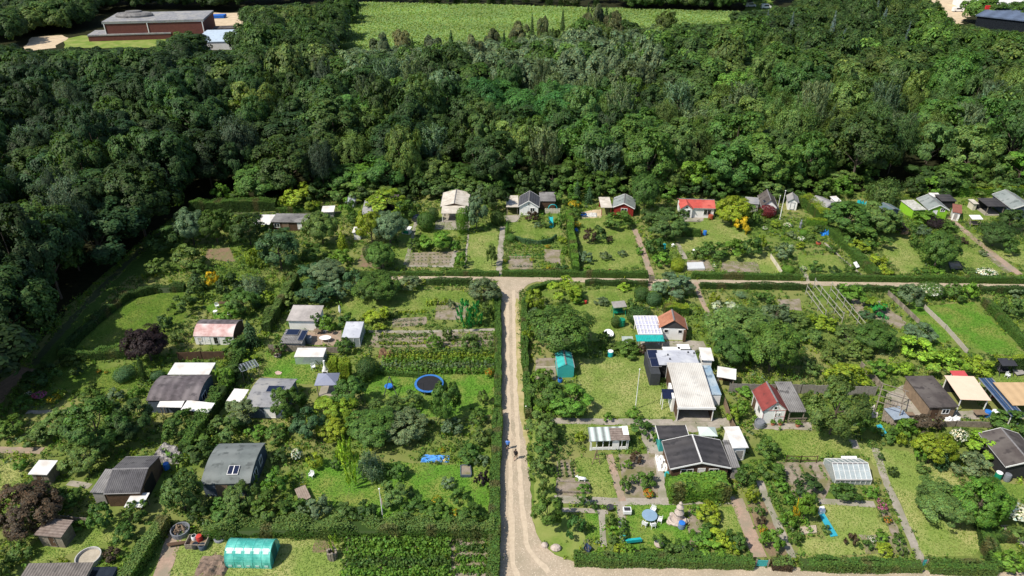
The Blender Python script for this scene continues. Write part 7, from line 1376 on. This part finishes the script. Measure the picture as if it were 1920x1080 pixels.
# ------------------------------------------------------------------ undergrowth between the beds, hedges and trees
allp = SHEETS + [[tuple(p)[:2] for p in f] for f in FOOT]
polys = [np.array([(p[0], p[1]) for p in q]) for q in allp]
boxes = [(q[:, 0].min() - .2, q[:, 0].max() + .2, q[:, 1].min() - .2, q[:, 1].max() + .2) for q in polys]
def inside(X, Y, q):
    r = np.zeros(len(X), bool); j = len(q) - 1
    for i in range(len(q)):
        xi, yi, xj, yj = q[i, 0], q[i, 1], q[j, 0], q[j, 1]; c = (yi > Y) != (yj > Y)
        if c.any():
            r ^= c & (X < (xj - xi) * (Y - yi) / ((yj - yi) if yj != yi else 1e-9) + xi)
        j = i
    return r
n = 84000
X = RNG.uniform(-135, 135, n); Y = RNG.uniform(38, 146, n)
zc = Y * CP + HC * SP; U = 960 + F * X / zc; Vv = 540 - F * (Y * SP - HC * CP) / zc
ok = (U > -260) & (U < 2200) & (Vv < 1150)
ew = np.array([(p.x, p.y) for p in EDGEW]); ok &= ~inside(X, Y, ew)
for q, b in zip(polys, boxes):
    m = ok & (X > b[0]) & (X < b[1]) & (Y > b[2]) & (Y < b[3]); idx = np.nonzero(m)[0]
    if len(idx): ok[idx[inside(X[idx], Y[idx], q)]] = False
X, Y = X[ok], Y[ok]
pal = [('md', 3), ('ol', 3), ('br', 3), ('yg', 2), ('dk', 1.5), ('gy', 1.5), ('lm', .5)]
prob = np.array([p[1] for p in pal]); prob /= prob.sum(); cum = np.cumsum(prob)
Ps, Ns, Cs, Ss = [], [], [], []
for x, y in zip(X, Y):
    t = noise.noise(Vector((x * .22, y * .22, 1))) * .5 + .5; t = min(max((t - .5) * 1.5 + .5 + rnd.uniform(-.25, .25), 0), .999)
    dn = noise.noise(Vector((x * .13, y * .13, 7)))
    if dn < -.3 and rnd.random() < .6: continue
    rgb = np.array(COL[pal[int(np.searchsorted(cum, t))][0]][1]) * rnd.uniform(.8, 1.2)
    h = max(.14, .4 + .8 * dn + rnd.uniform(-.1, .35)); s = rnd.uniform(.25, .55); m = rnd.randint(8, 14)
    d = rdir(m); d[:, 2] = np.abs(d[:, 2]); q = d * RNG.uniform(.35, 1, (m, 1)) * [s, s, h]
    Ps.append(q + [x, y, .04]); Ns.append(d + rdir(m) * .7); Cs.append(leafcol(m, rgb, .25)); Ss.append(RNG.uniform(.09, .17, m))
o = bpy.data.objects.new('undergrowth', mesh_np('undergrowth', quads(np.vstack(Ps), np.vstack(Ns), np.concatenate(Ss)), np.vstack(Cs), LEAF)); C.objects.link(o)
tag(o, 'mixed weeds, herbs and low plants growing between the garden beds', 'undergrowth', kind='stuff')
# short grass on the lawns
Ps, Cs, Ss = [], [], []
GR = {'lush_lawn': (.105, .245, .024), 'mown_lawn': (.16, .265, .045), 'dry_lawn': (.205, .295, .062), 'meadow': (.11, .21, .026)}
for ob in [o_ for o_ in C.objects if o_.name.split('.')[0] == 'lawn']:
    co = np.array([tuple(v.co) for v in ob.data.vertices]); q = co[:, :2]; mn, mx = q.min(0), q.max(0); ar = (mx - mn).prod(); n = int(ar * 55)
    if n < 5: continue
    xy = RNG.uniform(mn, mx, (n, 2)); k = inside(xy[:, 0], xy[:, 1], q)
    for f, b in zip(polys[len(SHEETS):], boxes[len(SHEETS):]):
        m = k & (xy[:, 0] > b[0]) & (xy[:, 0] < b[1]) & (xy[:, 1] > b[2]) & (xy[:, 1] < b[3]); idx = np.nonzero(m)[0]
        if len(idx): k[idx[inside(xy[idx, 0], xy[idx, 1], f)]] = False
    xy = xy[k]; n = len(xy)
    nz = np.array([noise.noise(Vector((x * .35, y * .35, 2))) + .6 * noise.noise(Vector((x * 1.3, y * 1.3, 5))) for x, y in xy])
    base = np.array(GR[ob.data.materials[0].name]); dry = np.array((.34, .31, .12)); t = np.clip(nz * .75 + .02, 0, .6)[:, None]
    Cs.append((base * (1 - t) + dry * t) * np.clip(RNG.normal(1, .14, (n, 1)), .6, 1.5)); Ps.append(np.c_[xy, np.full(n, .055)]); Ss.append(RNG.uniform(.05, .11, n))
P = np.vstack(Ps); o = bpy.data.objects.new('lawn_grass', mesh_np('lawn_grass', quads(P, np.array([0, 0, 1]) + rdir(len(P)) * .7, np.concatenate(Ss), asp=.5), np.vstack(Cs), LEAF, unit(np.array([0, 0, 1]) + rdir(len(P)) * .35))); C.objects.link(o)
tag(o, 'short uneven grass growing on the garden lawns', 'grass', kind='stuff')
# grass tufts and stray plants on beds and lawns
Ps, Ns, Cs, Ss = [], [], [], []
X = RNG.uniform(-100, 100, 16000); Y = RNG.uniform(40, 140, 16000); zc = Y * CP + HC * SP; U = 960 + F * X / zc; Vv = 540 - F * (Y * SP - HC * CP) / zc
ok = (U > -40) & (U < 1960) & (Vv < 1120); road = [np.array([(p[0], p[1]) for p in s]) for s in SHEETS if len(s) > 20]
skip = np.zeros(len(X), bool)
for f in FOOT: skip |= inside(X, Y, np.array([(p[0], p[1]) for p in f]))
for ob, s in zip([o_ for o_ in C.objects if o_.get('kind') == 'structure'], []): pass
for nm, pts in (('road', [(941, 519), (1012, 521), (990, 533), (974, 548), (974, 660), (996, 940), (1012, 1014), (1075, 1054), (1960, 1075), (2100, 1240), (936, 1240), (936, 1075)]), ):
    skip |= inside(X, Y, np.array([(p.x, p.y) for p in poly_world(pts)]))
on = np.zeros(len(X), bool)
for q, b in zip(polys[:len(SHEETS)], boxes[:len(SHEETS)]):
    on |= inside(X, Y, q)
ok &= on & ~skip & ~inside(X, Y, ew)
for x, y in zip(X[ok], Y[ok]):
    if noise.noise(Vector((x * .3, y * .3, 4))) < .05: continue
    rgb = np.array(COL[rnd.choice(['md', 'br', 'ol', 'yg'])][1]); m = 4; d = rdir(m); d[:, 2] = np.abs(d[:, 2]); s = rnd.uniform(.08, .2)
    Ps.append(d * s + [x, y, .05]); Ns.append(d + rdir(m) * .5); Cs.append(leafcol(m, rgb, .25)); Ss.append(RNG.uniform(.05, .1, m))
o = bpy.data.objects.new('grass_tufts', mesh_np('grass_tufts', quads(np.vstack(Ps), np.vstack(Ns), np.concatenate(Ss)), np.vstack(Cs), LEAF)); C.objects.link(o)
tag(o, 'small grass tufts and weeds scattered on lawns and beds', 'grass', kind='stuff')
# ------------------------------------------------------------------ labels of the plants: look first, then the nearest landmark
for u, v, ph in [(960, 700, 'the gravel road'), (275, 655, None), (205, 600, 'the left meadow'), (1160, 740, 'the dry lawn'), (1220, 970, 'the patio table'), (1760, 960, 'the long dry lawn'), (1590, 980, 'the mown square lawn'), (1830, 620, 'the lush right lawn'), (1520, 825, 'the cottage lawn'), (750, 880, 'the lush left lawn'), (1115, 890, 'the small square lawn'), (1680, 480, 'the dry yellow lawn'), (1840, 490, 'the far right lawn'), (1640, 590, 'the dug bed'), (1010, 432, 'the round lawn'), (808, 486, 'the dug soil bed'), (1140, 470, 'the rough lawn'), (1380, 500, 'the bungalow bed'), (1530, 490, 'the small striped lawn'), (410, 480, 'the brown soil patch'), (740, 680, 'the bean rows'), (180, 710, 'the lower meadow lawn'), (1000, 1000, 'the road corner'), (1040, 528, 'the road junction'), (540, 1040, 'the bare plot'), (1545, 640, 'the rail trellises'), (40, 700, 'the forest track')]:
    if ph: anchor(G(u, v), ph)
tmp = {}
def rel(o):
    x, y = o.location.x, o.location.y; ax, ay, ph = min(ANCH, key=lambda a: (a[0] - x) ** 2 + (a[1] - y) ** 2); dx, dy = x - ax, y - ay
    if abs(dx) > abs(dy): return ('right of ' if dx > 0 else 'left of ') + ph
    return ('behind ' if dy > 0 else 'in front of ') + ph
for o, desc in TODO: tmp.setdefault(f'{desc} {rel(o)}', []).append(o)
for lab, os_ in tmp.items():
    os_.sort(key=lambda o: PX(o.location)[0])
    us = [PX(o.location) for o in os_]
    for i, o in enumerate(os_):
        if len(os_) == 1: s = ''
        elif len(os_) == 2: s = 'left-hand ' if i == 0 else 'right-hand '
        else: s = 'leftmost ' if i == 0 else ('rightmost ' if i == len(os_) - 1 else ORD[i] + '-left ')
        o['label'] = s + lab
